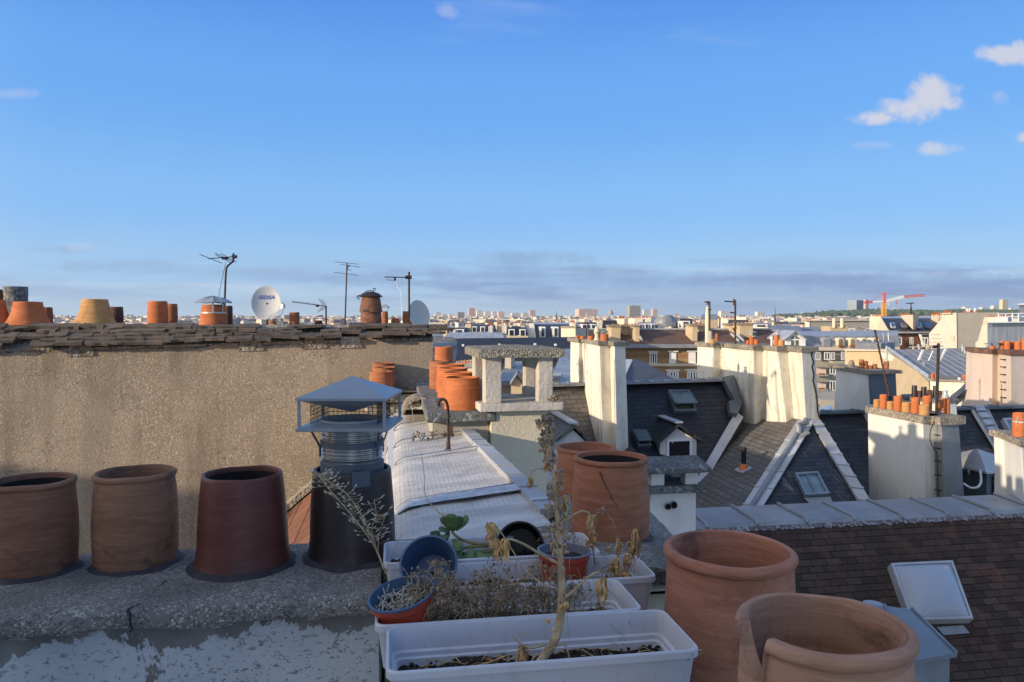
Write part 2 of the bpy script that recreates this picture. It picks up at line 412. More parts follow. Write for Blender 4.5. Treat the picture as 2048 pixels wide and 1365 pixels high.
M = {}
M['clay'] = terracotta('clay', (0.27, 0.095, 0.045), (0.38, 0.15, 0.078), 0.4, 0.8)
M['clay_brown'] = terracotta('clay_brown', (0.155, 0.062, 0.032), (0.24, 0.105, 0.055), 0.8)
M['clay_tan'] = terracotta('clay_tan', (0.18, 0.082, 0.042), (0.275, 0.132, 0.07), 0.8)
M['clay_big'] = terracotta('clay_big', (0.30, 0.115, 0.065), (0.40, 0.17, 0.10), 0.5, 0.8)
M['clay_pale'] = terracotta('clay_pale', (0.29, 0.14, 0.085), (0.40, 0.22, 0.135), 0.55, 0.8)
M['clay_glazed'] = terracotta('clay_glazed', (0.085, 0.022, 0.015), (0.13, 0.034, 0.02), 0.5, 0.7, 0.5)
M['clay_black'] = terracotta('clay_black', (0.022, 0.014, 0.014), (0.034, 0.021, 0.020), 0.2, 0.6, 0.40)
M['clay_orange'] = terracotta('clay_orange', (0.36, 0.098, 0.030), (0.46, 0.14, 0.045), 0.35, 0.8)
M['clay_yellow'] = terracotta('clay_yellow', (0.36, 0.175, 0.055), (0.47, 0.25, 0.09), 0.5, 0.8)
M['clay_rust'] = terracotta('clay_rust', (0.22, 0.075, 0.03), (0.36, 0.13, 0.05), 0.85, 0.9)
M['clay_sooty'] = terracotta('clay_sooty', (0.09, 0.035, 0.022), (0.24, 0.10, 0.05), 1.2, 1.2)
M['clay_dark'] = terracotta('clay_dark', (0.07, 0.03, 0.022), (0.11, 0.05, 0.035), 0.5)
M['soot_inside'] = plain('soot_inside', (0.02, 0.016, 0.014), 0.95)
M['bitumen'] = plain('bitumen', (0.032, 0.028, 0.030), 0.75, 0, 0.3, 20, 0.5, 50)
M['concrete'] = roughcast('concrete', (0.195, 0.178, 0.157), (0.265, 0.243, 0.215), (0.075, 0.066, 0.058), (0.52, 0.49, 0.44), 190, 0.7, 0.008, 0.6, (.05, .047, .042), .35)
M['concrete_block'] = roughcast('concrete_block', (0.23, 0.205, 0.16), (0.33, 0.30, 0.235), (0.07, 0.062, 0.05), (0.52, 0.48, 0.40), 95, 0.8, 0.02, 0.45)
M['concrete_old'] = roughcast('concrete_old', (0.22, 0.185, 0.14), (0.30, 0.26, 0.20), (0.09, 0.075, 0.055), (0.42, 0.38, 0.31), 40, 0.5, 0.02, 0.5, (0.07, 0.06, 0.05))
M['concrete_grey'] = roughcast('concrete_grey', (0.10, 0.105, 0.105), (0.17, 0.175, 0.17), (0.05, 0.05, 0.05), (0.3, 0.3, 0.29), 45, 0.4, 0.01, 0.6)
M['gravel_render'] = roughcast('gravel_render', (0.305, 0.245, 0.17), (0.36, 0.29, 0.205), (0.22, 0.165, 0.105), (0.56, 0.48, 0.38), 100, 0.42, 0.006, 0.35, (0.22, 0.172, 0.118), .5, 1)
M['peeling'] = peeling('peeling')
M['cream'] = plaster('cream', (0.66, 0.58, 0.42), (0.42, 0.35, 0.22), 0.15, 0.8, 0.15)
M['white'] = plaster('white', (0.72, 0.67, 0.56), (0.30, 0.255, 0.19), 0.35, 0.35, 0.55, 0.25)
M['white_cool'] = plaster('white_cool', (0.66, 0.65, 0.61), (0.42, 0.40, 0.37), 0.22, 0.3, 0.2, 0.12)
M['pier'] = plaster('pier', (0.62, 0.56, 0.48), (0.26, 0.23, 0.19), 0.45, 1.0, 0.5)
M['tan'] = plaster('tan', (0.50, 0.39, 0.245), (0.34, 0.26, 0.15), 0.35, 0.2, 0.3)
M['pale_tan'] = plaster('pale_tan', (0.60, 0.51, 0.385), (0.45, 0.38, 0.27), 0.25, 0.2, 0.25)
M['grey_wall'] = plaster('grey_wall', (0.40, 0.36, 0.29), (0.30, 0.27, 0.22), 0.2, 0.2, 0.2)
M['pink_wall'] = plaster('pink_wall', (0.62, 0.50, 0.42), (0.45, 0.36, 0.29), 0.25, 0.3, 0.3)
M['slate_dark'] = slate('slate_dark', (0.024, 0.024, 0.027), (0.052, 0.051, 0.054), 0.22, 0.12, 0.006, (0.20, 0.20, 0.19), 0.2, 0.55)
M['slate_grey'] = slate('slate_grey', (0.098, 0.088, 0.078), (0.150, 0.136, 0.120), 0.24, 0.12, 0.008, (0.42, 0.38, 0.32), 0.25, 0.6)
M['slate_far'] = slate('slate_far', (0.06, 0.055, 0.055), (0.10, 0.092, 0.09), 0.4, 0.25, 0.01, (0.2, 0.2, 0.2), 0.1, 0.5)
M['tile_brown'] = slate('tile_brown', (0.036, 0.022, 0.016), (0.080, 0.050, 0.036), 0.21, 0.095, 0.006, (0.15, 0.125, 0.11), 0.2, 0.8, 0.9, 0.37, (0.11, 0.05, 0.032), (9, 3.5, 1))
M['tile_red'] = slate('tile_red', (0.17, 0.075, 0.045), (0.24, 0.11, 0.07), 0.3, 0.2, 0.01, (0.3, 0.2, 0.15), 0.2, 0.8)
M['roof_brown'] = slate('roof_brown', (0.125, 0.075, 0.056), (0.165, 0.10, 0.075), 0.5, 0.3, 0.01, (0.22, 0.16, 0.13), 0.1, 0.8, 0.2)
M['zinc'] = zinc('zinc')
M['zinc_pale'] = zinc('zinc_pale', (0.40, 0.41, 0.42), 0.5, 0.25)
M['zinc_dark'] = zinc('zinc_dark', (0.10, 0.12, 0.14), 0.55, 0.3)
M['zinc_seam'] = zinc('zinc_seam', (0.23, 0.235, 0.24), 0.5, 0.2, 0.65)
M['zinc_seam_pale'] = zinc('zinc_seam_pale', (0.36, 0.37, 0.37), 0.5, 0.2, 0.6)
M['galv'] = zinc('galv', (0.29, 0.315, 0.34), 0.45, 0.25, 0, 0, 0.1)
M['steel'] = plain('steel', (0.42, 0.42, 0.42), 0.28, 0.9, 0.15)
M['iron'] = plain('iron', (0.035, 0.025, 0.022), 0.6, 0.4, 0.5, 30)
M['rust'] = plain('rust', (0.075, 0.036, 0.025), 0.8, 0.2, 0.5, 30)
M['alu'] = plain('alu', (0.55, 0.54, 0.50), 0.4, 0.5, 0.1)
M['dish'] = plain('dish', (0.50, 0.49, 0.46), 0.5, 0, 0.08, 3)
M['white_paint'] = plain('white_paint', (0.72, 0.72, 0.70), 0.5, 0, 0.08, 4)
M['blue_ink'] = plain('blue_ink', (0.03, 0.10, 0.38), 0.5, 0, 0.05)
M['glass'] = glass_dark('glass')
M['void'] = plain('void', (0.008, 0.008, 0.009), 0.9)
def dirty_plastic(name, c):
    m, t, b, v = new_mat(name)
    n = t.noise(v, 7, 8, .68, .4); n2 = t.noise(t.mapped(v, (14, 14, 2.5)), 1.6, 6, .7); n3 = t.noise(v, 90, 3)
    cc = t.mix(t.math('MULTIPLY', t.ramp(n, .5, .72), .35), c, (.36, .33, .29))
    cc = t.mix(t.math('MULTIPLY', t.ramp(n2, .54, .74), .3), cc, (.30, .27, .22))
    cc = t.mix(t.math('MULTIPLY', t.ramp(n3, .68, .74), .5), cc, (.12, .10, .08))
    setc(t, b, cc); b.inputs['Roughness'].default_value = .42; bump(t, b, t.noise(v, 3.5, 2), .15, .01); return m
M['tile_cap'] = plain('tile_cap', (.15, .075, .05), .9, 0, .35, 4)
M['planter'] = dirty_plastic('planter', (0.55, 0.55, 0.585))
M['soil'] = roughcast('soil', (0.016, 0.011, 0.008), (0.032, 0.022, 0.015), (0.006, 0.004, 0.003), (0.16, 0.13, 0.10), 170, 1.0, 0.01, 0.2, (0.05, 0.03, 0.015))
M['red_plastic'] = plain('red_plastic', (0.45, 0.065, 0.03), 0.42, 0, 0.08, 14)
M['blue_plastic'] = plain('blue_plastic', (0.055, 0.105, 0.19), 0.38, 0, 0.08, 14)
M['grey_plastic'] = plain('grey_plastic', (0.16, 0.16, 0.19), 0.4, 0, 0.08, 14)
M['black_plastic'] = plain('black_plastic', (0.012, 0.012, 0.014), 0.45, 0, 0.2, 30)
M['saucer'] = plain('saucer', (0.30, 0.31, 0.33), 0.25, 0, 0.05)
M['straw'] = plain('straw', (0.40, 0.31, 0.18), 0.85, 0, 0.3, 60)
M['straw_pale'] = plain('straw_pale', (0.50, 0.46, 0.37), 0.85, 0, 0.25, 60)
M['dry_brown'] = plain('dry_brown', (0.26, 0.185, 0.115), 0.95, 0, 0.5, 50)
M['twig_tan'] = plain('twig_tan', (0.38, 0.285, 0.18), 0.9, 0, 0.3, 50)
M['zinc_roof'] = zinc('zinc_roof', (0.29, 0.275, 0.25), 0.55, 0.1)
M['white_warm'] = plaster('white_warm', (0.58, 0.53, 0.44), (0.40, 0.36, 0.29), 0.3, 0.2, 0.35)
M['dry_leaf'] = plain('dry_leaf', (0.52, 0.33, 0.14), 0.9, 0, 0.4, 45)
M['bud'] = plain('bud', (0.30, 0.225, 0.165), 0.95, 0, 0.45, 60)
M['succulent'] = plain('succulent', (0.10, 0.155, 0.055), 0.38, 0, 0.4, 28)
M['stem_green'] = plain('stem_green', (0.19, 0.16, 0.055), 0.6, 0, 0.35, 30)
M['orange_plastic'] = plain('orange_plastic', (0.60, 0.16, 0.03), 0.5, 0, 0.1)
M['crane_red'] = plain('crane_red', (0.55, 0.05, 0.03), 0.5, 0, 0.1)
M['crane_yellow'] = plain('crane_yellow', (0.62, 0.30, 0.02), 0.5, 0, 0.1)
def bark(name):
    m, t, b, v = new_mat(name)
    n = t.noise(v, 24, 5)
    c = t.mix(t.ramp(n, 0.35, 0.65), (0.30, 0.21, 0.115), (0.50, 0.38, 0.23))
    sp = t.ramp(t.noise(t.mapped(v, (1, 1, 0.6)), 130, 2), 0.62, 0.66)
    c = t.mix(t.math('MULTIPLY', sp, 0.85), c, (0.09, 0.055, 0.03))
    setc(t, b, c); b.inputs['Roughness'].default_value = 0.8
    bump(t, b, t.math('ADD', n, t.math('MULTIPLY', sp, -0.6)), 0.5, 0.003); return m
M['stalk'] = bark('stalk')
def membrane(name):
    m, t, b, v = new_mat(name)
    n = t.noise(t.mapped(v, (1, 3, 1)), 2.2, 7, 0.65, 0.5)
    c = t.mix(t.ramp(n, 0.3, 0.7), (0.40, 0.38, 0.35), (0.62, 0.60, 0.57))
    n2 = t.noise(v, 5, 7, 0.7, 0.6)
    c = t.mix(t.math('MULTIPLY', t.ramp(n2, 0.55, 0.72), 0.5), c, (0.33, 0.26, 0.17))
    # woven square grid of the reinforcing scrim
    sp = t.new('ShaderNodeSeparateXYZ'); t.link(v, sp.inputs[0])
    def grid(s_, k):
        fr = t.math('FRACT', t.math('DIVIDE', s_, k)); return t.math('SUBTRACT', 1.0, t.ramp(t.math('ABSOLUTE', t.math('SUBTRACT', fr, 0.5)), 0.04, 0.12))
    g = t.math('MAXIMUM', grid(sp.outputs[0], 0.020), grid(sp.outputs[1], 0.020))
    area = t.ramp(t.noise(v, 1.7, 4), 0.48, 0.62)
    c = t.mix(t.math('MULTIPLY', t.math('MULTIPLY', g, area), 0.28), c, (0.24, 0.21, 0.17))
    setc(t, b, c); b.inputs['Roughness'].default_value = 0.55; b.inputs['Metallic'].default_value = 0.15
    bump(t, b, t.math('ADD', t.math('MULTIPLY', n2, 1.2), t.math('MULTIPLY', g, 0.08)), 0.7, 0.018)
    return m
M['membrane'] = membrane('membrane')
def foil(name):
    m, t, b, v = new_mat(name)
    n = t.noise(v, 22, 5, 0.6, 0.8)
    c = t.mix(t.ramp(n, 0.3, 0.7), (0.36, 0.37, 0.38), (0.60, 0.60, 0.60))
    setc(t, b, c); b.inputs['Roughness'].default_value = 0.4; b.inputs['Metallic'].default_value = 0.4
    bump(t, b, n, 0.7, 0.01); return m
M['foil'] = foil('foil')
def tile_old(name):
    m, t, b, v = new_mat(name)
    n = t.noise(v, 7, 6, 0.65)
    c = t.mix(t.ramp(n, 0.3, 0.7), (0.062, 0.048, 0.037), (0.145, 0.112, 0.084))
    n2 = t.noise(v, 2.3, 5, 0.6); c = t.mix(t.math('MULTIPLY', t.ramp(n2, 0.5, 0.68), 0.6), c, (0.075, 0.066, 0.058))
    n3 = t.noise(v, 35, 5, 0.7); c = t.mix(t.math('MULTIPLY', t.ramp(n3, 0.58, 0.68), 0.55), c, (0.27, 0.24, 0.19))
    setc(t, b, c); b.inputs['Roughness'].default_value = 0.95
    bump(t, b, t.noise(v, 50, 4), 0.6, 0.006); return m
M['tile_old'] = tile_old('tile_old')
def far_wall(name, c, wx=2.2, wz=3.0, dark=0.6):
    """town house facade with rows of window openings, for houses of a few pixels"""
    m, t, b, v = new_mat(name)
    oi = t.new('ShaderNodeObjectInfo')
    n = t.noise(v, 0.06, 3)
    tint = t.mix(oi.outputs['Random'], tuple(x * 0.78 for x in c), c)
    sp = t.new('ShaderNodeSeparateXYZ'); t.link(v, sp.inputs[0])
    fx = t.math('FRACT', t.math('DIVIDE', t.math('ADD', sp.outputs[0], sp.outputs[1]), wx)); fz = t.math('FRACT', t.math('DIVIDE', sp.outputs[2], wz))
    w = t.math('MULTIPLY', t.math('LESS_THAN', t.math('ABSOLUTE', t.math('SUBTRACT', fx, 0.5)), 0.2), t.math('LESS_THAN', t.math('ABSOLUTE', t.math('SUBTRACT', fz, 0.5)), 0.3))
    setc(t, b, t.mix(t.math('MULTIPLY', w, dark), tint, (0.05, 0.05, 0.06))); b.inputs['Roughness'].default_value = 0.9
    return m
M['far_white'] = far_wall('far_white', (0.78, 0.70, 0.58))
M['far_cream'] = far_wall('far_cream', (0.70, 0.58, 0.42))
M['far_pink'] = far_wall('far_pink', (0.62, 0.42, 0.33))
M['far_grey'] = far_wall('far_grey', (0.42, 0.40, 0.36))
M['far_zinc'] = plain('far_zinc', (0.33, 0.315, 0.29), 0.6, 0.1, 0.3, 0.1)
M['far_slate'] = plain('far_slate', (0.065, 0.065, 0.075), 0.6, 0.0, 0.3, 0.1)
M['foliage'] = plain('foliage', (0.05, 0.085, 0.032), 0.9, 0, 0.6, 0.05)
M['ground'] = plain('ground', (0.16, 0.155, 0.145), 0.95, 0, 0.25, 0.02)
M['asphalt'] = plain('asphalt', (0.05, 0.05, 0.05), 0.9, 0, 0.2, 0.3)
# ================================================================== shade-giving house behind the viewer
def L(u, v, z): return U * u + V * v + Z * z
def own_building():
    h = Vector((sun_dir.x, sun_dir.y, 0)).normalized(); n = Vector((-h.y, h.x, 0))      # shade line runs along h at n-offset SHADE_N
    def blk(label, off0, off1, back, ln, ztop):
        c = h * (-back - ln / 2) + n * ((off0 + off1) / 2)
        t = thing('apartment_building', label, 'building', Vector((c.x, c.y, -22)))
        m = MB(); m.box(Vector((c.x, c.y, ztop / 2 - 11.6)), (ln, off1 - off0, 22 + ztop - 1), h, n, Z); m.build('wall', M['white_cool'], t)
        m = MB(); m.prism([c - h * ln / 2 + n * (off0 - c.dot(n)) + Z * (ztop - 1), c - h * ln / 2 + n * (off1 - c.dot(n)) + Z * (ztop - 1), c - h * ln / 2 + n * (off1 - c.dot(n)) + Z * ztop, c - h * ln / 2 + n * (off0 - c.dot(n)) + Z * ztop], h * ln); m.build('roof', M['slate_dark'], t)
    blk('tall slate roofed house out of view to the left, whose shadow covers the near pots', -9, SHADE_N, 5.6, 9, 3.2)
    blk('lower house out of view to the left, shading the foot of the beige wall', 6.2, 12, 14.5, 8, LOW_Z)
SHADE_N, LOW_Z = 2.76, 1.72
own_building()

# ================================================================== chimney pots
def pot_obj(name, c, prof_out, thick, mat, n=48, wob=0.012, notch=None, rot=None, parent=None, tilt=None, floor=None):
    seed = random.uniform(0, 50)
    prof = list(prof_out)
    ht = max(z for r, z in prof); rt = prof_out[-1][0]
    wall = [(r, z) for (r, z) in prof_out if z < ht - 0.05 * ht - .012]
    inner = [(rt - .002, ht - .001), (rt - .004, ht - 0.006)] + [(max(0.004, r - thick), z) for (r, z) in reversed(wall) if z > (floor or .01)] 
    inner.append((inner[-1][0], floor or 0.012))
    full = prof + inner
    h = max(z for r, z in prof)
    rings = []
    rot = random.uniform(0, 6.28) if rot is None else rot
    for (r, z) in full:
        ring = []
        for i in range(n):
            a = 2 * math.pi * i / n
            rr = r * (1 + wob * noise.noise(Vector((math.cos(a) * 1.1 + seed, math.sin(a) * 1.1, z * 5)))) + 0.0012 * noise.noise(Vector((math.cos(a) * 3 + seed, math.sin(a) * 3, z * 60)))
            zz = z + (0.004 * noise.noise(Vector((math.cos(a) + seed, math.sin(a), 3))) if z > h * 0.8 else 0)
            if notch: zz = min(zz, h - notch(a, seed))
            ring.append(Vector((rr * math.cos(a), rr * math.sin(a), zz)))
        rings.append(ring)
    mb = MB(); mb.rings(rings, False, True, True)
    fr = Matrix.Translation(c)
    if tilt is not None: fr = fr @ tilt
    o = mb.build(name, mat, parent, None, 0, 50)
    o.matrix_world = fr @ Matrix.Rotation(rot, 4, 'Z')
    return o
def prof_roll(r0, r1, h, lip=0.012, flare=0.0, bulge=0.006):
    p = []
    for i in range(9):
        f = i / 8; r = r0 + (r1 - r0) * f + bulge * math.sin(math.pi * f) + flare * (1 - f) ** 6
        p.append((r, f * (h - 2.3 * lip - .004)))
    zc, rc = h - lip * 1.1, lip * 1.1
    for k in range(9):
        a = -math.pi / 2 + math.pi * k / 8
        p.append((r1 - 0.001 + lip * max(0, math.cos(a)) * .85, zc + rc * math.sin(a)))
    p.append((r1 - lip * .55, h - .0005)); p.append((r1 - lip * .8, h - .003))
    return p
def prof_plain(r0, r1, h, flare=0.0, bulge=0.004, pw=9):
    p = []
    for i in range(13):
        f = i / 12; p.append((r0 + (r1 - r0) * f + bulge * math.sin(math.pi * f) + flare * (1 - f) ** pw, f * (h - 0.008)))
    p += [(r1 - 0.001, h - 0.003), (r1 - 0.005, h), (r1 - .008, h - .002)]
    return p
def mortar_collar(parent, c, r, mat, w=0.017, h=0.011, n=40):
    b = MB(); rr = [(r - 0.004, h), (r + 0.003, h * 0.8), (r + w * 0.5, h * 0.3), (r + w, -0.004)]
    rings = []
    for (q, z) in rr:
        rings.append([Vector(c) + Vector((math.cos(a) * q * (1 + (0.09 * noise.noise(Vector((math.cos(a) * 2 + c[0] * 9, math.sin(a) * 2, 1))) if q > r else 0)), math.sin(a) * q * (1 + (0.09 * noise.noise(Vector((math.cos(a) * 2 + c[0] * 9, math.sin(a) * 2, 1))) if q > r else 0)), z)) for a in [2 * math.pi * i / n for i in range(n)]])
    b.rings(rings, False, False); b.build('mortar_collar', mat, parent)

# ---- left chimney stack: rough slab over a wall of flaking paint
SLAB_Z = -0.72
def left_stack():
    t = thing('chimney_stack', 'low chimney wall with rough concrete slab and flaking pale paint below four pots', 'chimney', L(-1.2, 2.2, -3))
    poly = [(-2.9, 1.965), (-0.035, 1.965), (-0.035, 2.2), (0.13, 2.2), (0.13, 2.45), (-2.9, 2.45)]
    # subdivided slab top with slight unevenness: front strip and back strip
    mb = MB()
    def edge_noise(u, k): return 0.010 * noise.noise(Vector((u * 5, k, 0))) + 0.006 * noise.noise(Vector((u * 17, k, 4)))
    us = [-2.9 + 0.02 * i for i in range(int((2.9 - 0.035) / 0.02) + 1)] + [-0.035]
    prof = lambda u: [L(u, 2.45, SLAB_Z - 0.06), L(u, 2.45 + edge_noise(u, 3) * .5, SLAB_Z - 0.004), L(u, 2.30, SLAB_Z + 0.002 * noise.noise(Vector((u * 7, 2, 1)))), L(u, 2.12, SLAB_Z - 0.003 + 0.004 * noise.noise(Vector((u * 9, 5, 1)))), L(u, 2.02, SLAB_Z - 0.006 + 0.004 * noise.noise(Vector((u * 11, 7, 1)))), L(u, 1.985 + edge_noise(u, 1) * .6, SLAB_Z - 0.010), L(u, 1.968 + edge_noise(u, 1), SLAB_Z - 0.020), L(u, 1.965 + edge_noise(u, 9), SLAB_Z - 0.052), L(u, 1.972 + edge_noise(u, 2), SLAB_Z - 0.063 + edge_noise(u, 6))]
    mb.rings([prof(u) for u in us], True, True, True)
    mb.box(L(0.046, 2.326, SLAB_Z - 0.033), (0.165, 0.244, 0.056))
    mb.build('slab', M['concrete'], t, frame_of(L(0, 2, SLAB_Z), U, V, Z), 0, 60)
    # the crack across the slab
    cr = MB(); path = []
    for i in range(30):
        f = i / 29; v = 2.16 - f * 0.20
        u = -0.62 - 0.03 * f + 0.012 * noise.noise(Vector((f * 6, 1, 2))) - (0.018 * max(0, f - .55))
        path.append(L(u, v, SLAB_Z - 0.0035 - 0.007 * f))
    for i in range(8):
        f = i / 7; path.append(L(-0.652 + 0.01 * noise.noise(Vector((f * 4, 3, 2))), 1.964, SLAB_Z - 0.012 - 0.05 * f))
    cr.tube(path, [0.0018 + 0.0025 * abs(noise.noise(Vector((i * .5, 0, 9)))) for i in range(len(path))], 5)
    cr.build('crack', M['void'], t)
    w = MB(); w.box(L(-1.47, 2.22, SLAB_Z - 1.66), (2.86, 0.42, 3.2)); 
    w.build('wall', M['peeling'], t, frame_of(L(0, 2, SLAB_Z - 0.063), U, V, Z))
    return t
left_stack()
def fg_pot(label, px, y_base, r0, r1, h, mat, style, group=None, v=2.31, flare=0.0, collar='bitumen', name='chimney_pot', zb=None, uv=None, lip=0.012, notch=None, rot=None, wob=0.008, thick=0.012, n=64, soot=False, bul=.002):
    zb = SLAB_Z if zb is None else zb
    if uv is None:
        d = ray(px, 640); # on the line v
        dirn = Vector((d.x, d.y, 0)); k = v / dirn.dot(V); c = dirn * k; c.z = zb
    else: c = L(uv[0], uv[1], zb)
    t = thing(name, label, 'chimney pot', c, group)
    prof = prof_roll(r0, r1, h, lip, flare) if style == 'roll' else prof_plain(r0, r1, h, flare)
    o = pot_obj('body', c, prof, thick, mat, n, wob, notch, rot)
    o.parent = t; o.matrix_parent_inverse = wm(t).inverted()
    if soot:
        q = MB(); q.lathe(c, [(r0 - thick - .004, .013)] + [((r0 + (r1 - r0) * f_) - thick - .0006 + bul * math.sin(math.pi * f_), f_ * h) for f_ in [.05 + .1 * i_ for i_ in range(10)] if f_ * h < h - .026] + [(r1 - thick - .0005, h - .016)], 40, wob=.01, open_=True); q.build('sooty_lining', M['soot_inside'], t)
    if collar: mortar_collar(t, c, r0 + flare, M[collar])
    return t, c
fg_pot('brown clay pot with thin rolled rim, leftmost on the rough slab', 60, 0, 0.1085, 0.106, 0.262, M['clay_brown'], 'roll', lip=0.008, soot=True)
fg_pot('tan clay pot with rolled rim and soot stain at its lower right', 266, 0, 0.113, 0.108, 0.272, M['clay_tan'], 'roll', lip=0.008, v=2.33)
fg_pot('smooth oxblood glazed pot tapering upward, dark inside', 482, 0, 0.128, 0.114, 0.270, M['clay_glazed'], 'plain', flare=0.012, v=2.27, wob=0.004, soot=True)
_, P4 = fg_pot('near-black glazed pot holding the metal ventilator', 703, 0, 0.127, 0.117, 0.268, M['clay_black'], 'plain', flare=0.010, v=2.30, wob=0.004)

# ---- ventilator on pot four: corrugated liner, square base plate, posts, wire mesh, pyramid hat
def ventilator():
    c = P4 + Z * 0.26
    t = thing('chimney_cowl', 'blue-grey metal cowl with pyramid hat and coiled steel liner, on the near-black pot', 'chimney cowl', c)
    a = R(-1.5); u = Vector((math.cos(a), math.sin(a), 0)); v = Vector((-math.sin(a), math.cos(a), 0))
    # liner
    prof = [(0.004, -0.1), (0.087, -0.1), (0.087, 0.035)]
    z = 0.04
    while z < 0.132:
        prof += [(0.088, z), (0.0925, z + 0.0035), (0.0925, z + 0.0055), (0.088, z + 0.009)]; z += 0.0115
    prof += [(0.088, 0.142)]
    b = MB(); b.lathe(c, prof, 56); b.build('steel_liner', M['steel'], t, None, 0, 50)
    b = MB()
    for z0, z1 in ((-0.035, 0.03), (0.078, 0.095)): b.lathe(c, [(0.0935, z0), (0.0955, z0), (0.0955, z1), (0.0935, z1)], 48)
    b.box(c + Vector((0.050, -0.112, -0.004)), (0.055, 0.004, 0.045), Vector((0.8, 0.6, 0)), Vector((-0.6, 0.8, 0)))
    b.build('clamp_band', M['zinc_dark'], t, None, 0, 30)
    zp = 0.141; s = 0.132
    def sq(h, z, oc=c): return [oc + u * (h * i) + v * (h * j) + Z * z for i, j in ((-1, -1), (1, -1), (1, 1), (-1, 1))]
    b = MB()                                                   # base plate: shallow frustum, folded rim
    b.rings([sq(s, zp - 0.004), sq(s + .001, zp), sq(s + .001, zp + 0.005), sq(s - 0.004, zp + 0.006)], True, False, False)
    ringc = [c + u * (0.094 * math.cos(x)) + v * (0.094 * math.sin(x)) + Z * (zp + 0.014) for x in [2 * math.pi * i / 32 for i in range(32)]]
    base = []
    for i in range(32):
        x = 2 * math.pi * i / 32 ; k = (s - 0.004) / max(abs(math.cos(x)), abs(math.sin(x)))
        base.append(c + u * (k * math.cos(x)) + v * (k * math.sin(x)) + Z * (zp + 0.006))
    b.rings([base, ringc, [p + Z * 0.006 for p in ringc], [p + Z * 0.006 + (c - p).normalized() * 0.003 * 1 for p in ringc], [p - Z * 0.02 for p in ringc]], False, False, False)
    b.build('base_plate', M['galv'], t)
    zh = zp + 0.086
    b = MB(); b.rings([sq(s, zh), sq(s, zh + 0.007), sq(0.001, zh + 0.062)], False, True, False)
    b.rings([sq(s - 0.001, zh + 0.001), sq(0.001, zh - 0.048)], False, True, False); b.build('pyramid_hat', M['galv'], t)
    for i, j in ((-1, -1), (1, -1), (1, 1), (-1, 1)):
        b = MB(); q = c + u * (i * (s - 0.008)) + v * (j * (s - 0.008)); b.box(q + Z * ((zp + zh) / 2 + 0.002), (0.009, 0.004, zh - zp), u, v); b.box(q + v * 0.004 * -j + Z * ((zp + zh) / 2 + 0.002), (0.004, 0.008, zh - zp), u, v)
        b.build('post', M['galv'], t)
    for i, j in ((-1, -1), (1, -1), (1, 1), (-1, 1)):
        b = MB(); q = c + u * (i * (s - 0.03)) + v * (j * (s - 0.04)) + Z * zp; e = c + u * (i * 0.086) + v * (j * 0.045) + Z * (zp - 0.062)
        b.ribbon([q, e, e - Z * 0.03], 0.004, (0.6, 0.8, 0.1)); b.build('brace', M['zinc_dark'], t)
    b = MB(); m = 0.098                                            # wire mesh cage
    for k in range(-7, 8):
        f = k / 7 * m
        for w_, o_ in ((u, v), (v, u)):
            for sg in ((1,) if w_ is u else (1, -1)):
                b.bar(c + w_ * f + o_ * (m * sg) + Z * (zp + .012), c + w_ * f + o_ * (m * sg) + Z * zh, 0.0011, 3)
    for k in range(6):
        z = zp + 0.014 + k * 0.0125
        q = [c + u * (m * i) + v * (m * j) + Z * z for i, j in ((-1, -1), (-1, 1), (1, 1), (1, -1))]
        for i in range(3): b.bar(q[i], q[i + 1], 0.0011, 3)
    b.build('wire_mesh', M['iron'], t)
ventilator()

# ---- right chimney stack with mounded mortar
def right_stack():
    t = thing('chimney_stack', 'cream chimney stack topped by a mound of grey mortar around two clay pots', 'chimney', L(0.72, 2.6, -3))
    us = [0.40, 0.44, 0.50, 0.58, 0.65, 0.72, 0.79, 0.86, 0.93, 0.98, 0.99]
    zs = [-0.80, -0.765, -0.748, -0.730, -0.716, -0.710, -0.714, -0.728, -0.745, -0.765, -0.80]
    rows = []
    nv = 34
    for k in range(nv):
        f = k / (nv - 1); row = []
        for u, z in zip(us, zs):
            lo = 2.08 + max(0, 0.62 - u) * 1.1; hi = 2.80 + min(0.42, max(0, (u - 0.40)) * 1.35)
            v = lo + (hi - lo) * f
            e = min(1, min(f, 1 - f) * 14)
            zz = z - (1 - e) * 0.02 + 0.008 * noise.noise(Vector((u * 9, v * 9, 1))) + 0.004 * noise.noise(Vector((u * 31, v * 31, 1)))
            row.append(L(u + 0.07 * (v - 2.4), v + 0.006 * noise.noise(Vector((u * 40, k, 2))), zz))
        rows.append(row)
    # closed slab from the rows
    rings = [[*r, *[Vector((p.x, p.y, -0.815)) for p in reversed(r)]] for r in rows]
    mb = MB(); mb.rings(rings, True, True, True); mb.build('mortar_cap', M['concrete'], t, frame_of(L(0.7, 2.5, -0.72), U, V, Z), 0, 60)
    w = MB(); w.prism([L(0.60, 2.10, -0.81), L(0.93, 2.10, -0.81), L(0.985, 2.9, -0.81), L(0.985, 3.15, -0.81), L(0.72, 3.1, -0.81), L(0.46, 2.8, -0.81), L(0.44, 2.35, -0.81)], (0, 0, -3.2)); w.build('wall', M['cream'], t)
    w = MB(); w.box(L(0.62, .99, -1.4), (0.32, 0.36, 1.07)); w.box(L(0.80, 1.66, -1.6), (.36, .40, 1.10)); w.build('near_wall', M['cream'], t)
    return t
right_stack()
TOC = lambda c: math.atan2(-c.y, -c.x)     # bearing from a point back to the viewpoint
tR1, cR1 = fg_pot('orange clay pot with crack below its dark rim, in front of its twin', 0, 0, 0.128, 0.118, 0.268, M['clay'], 'roll', uv=(0.722, 2.386), zb=-0.725, lip=0.008, soot=True)
cr = MB(); a0 = TOC(cR1)
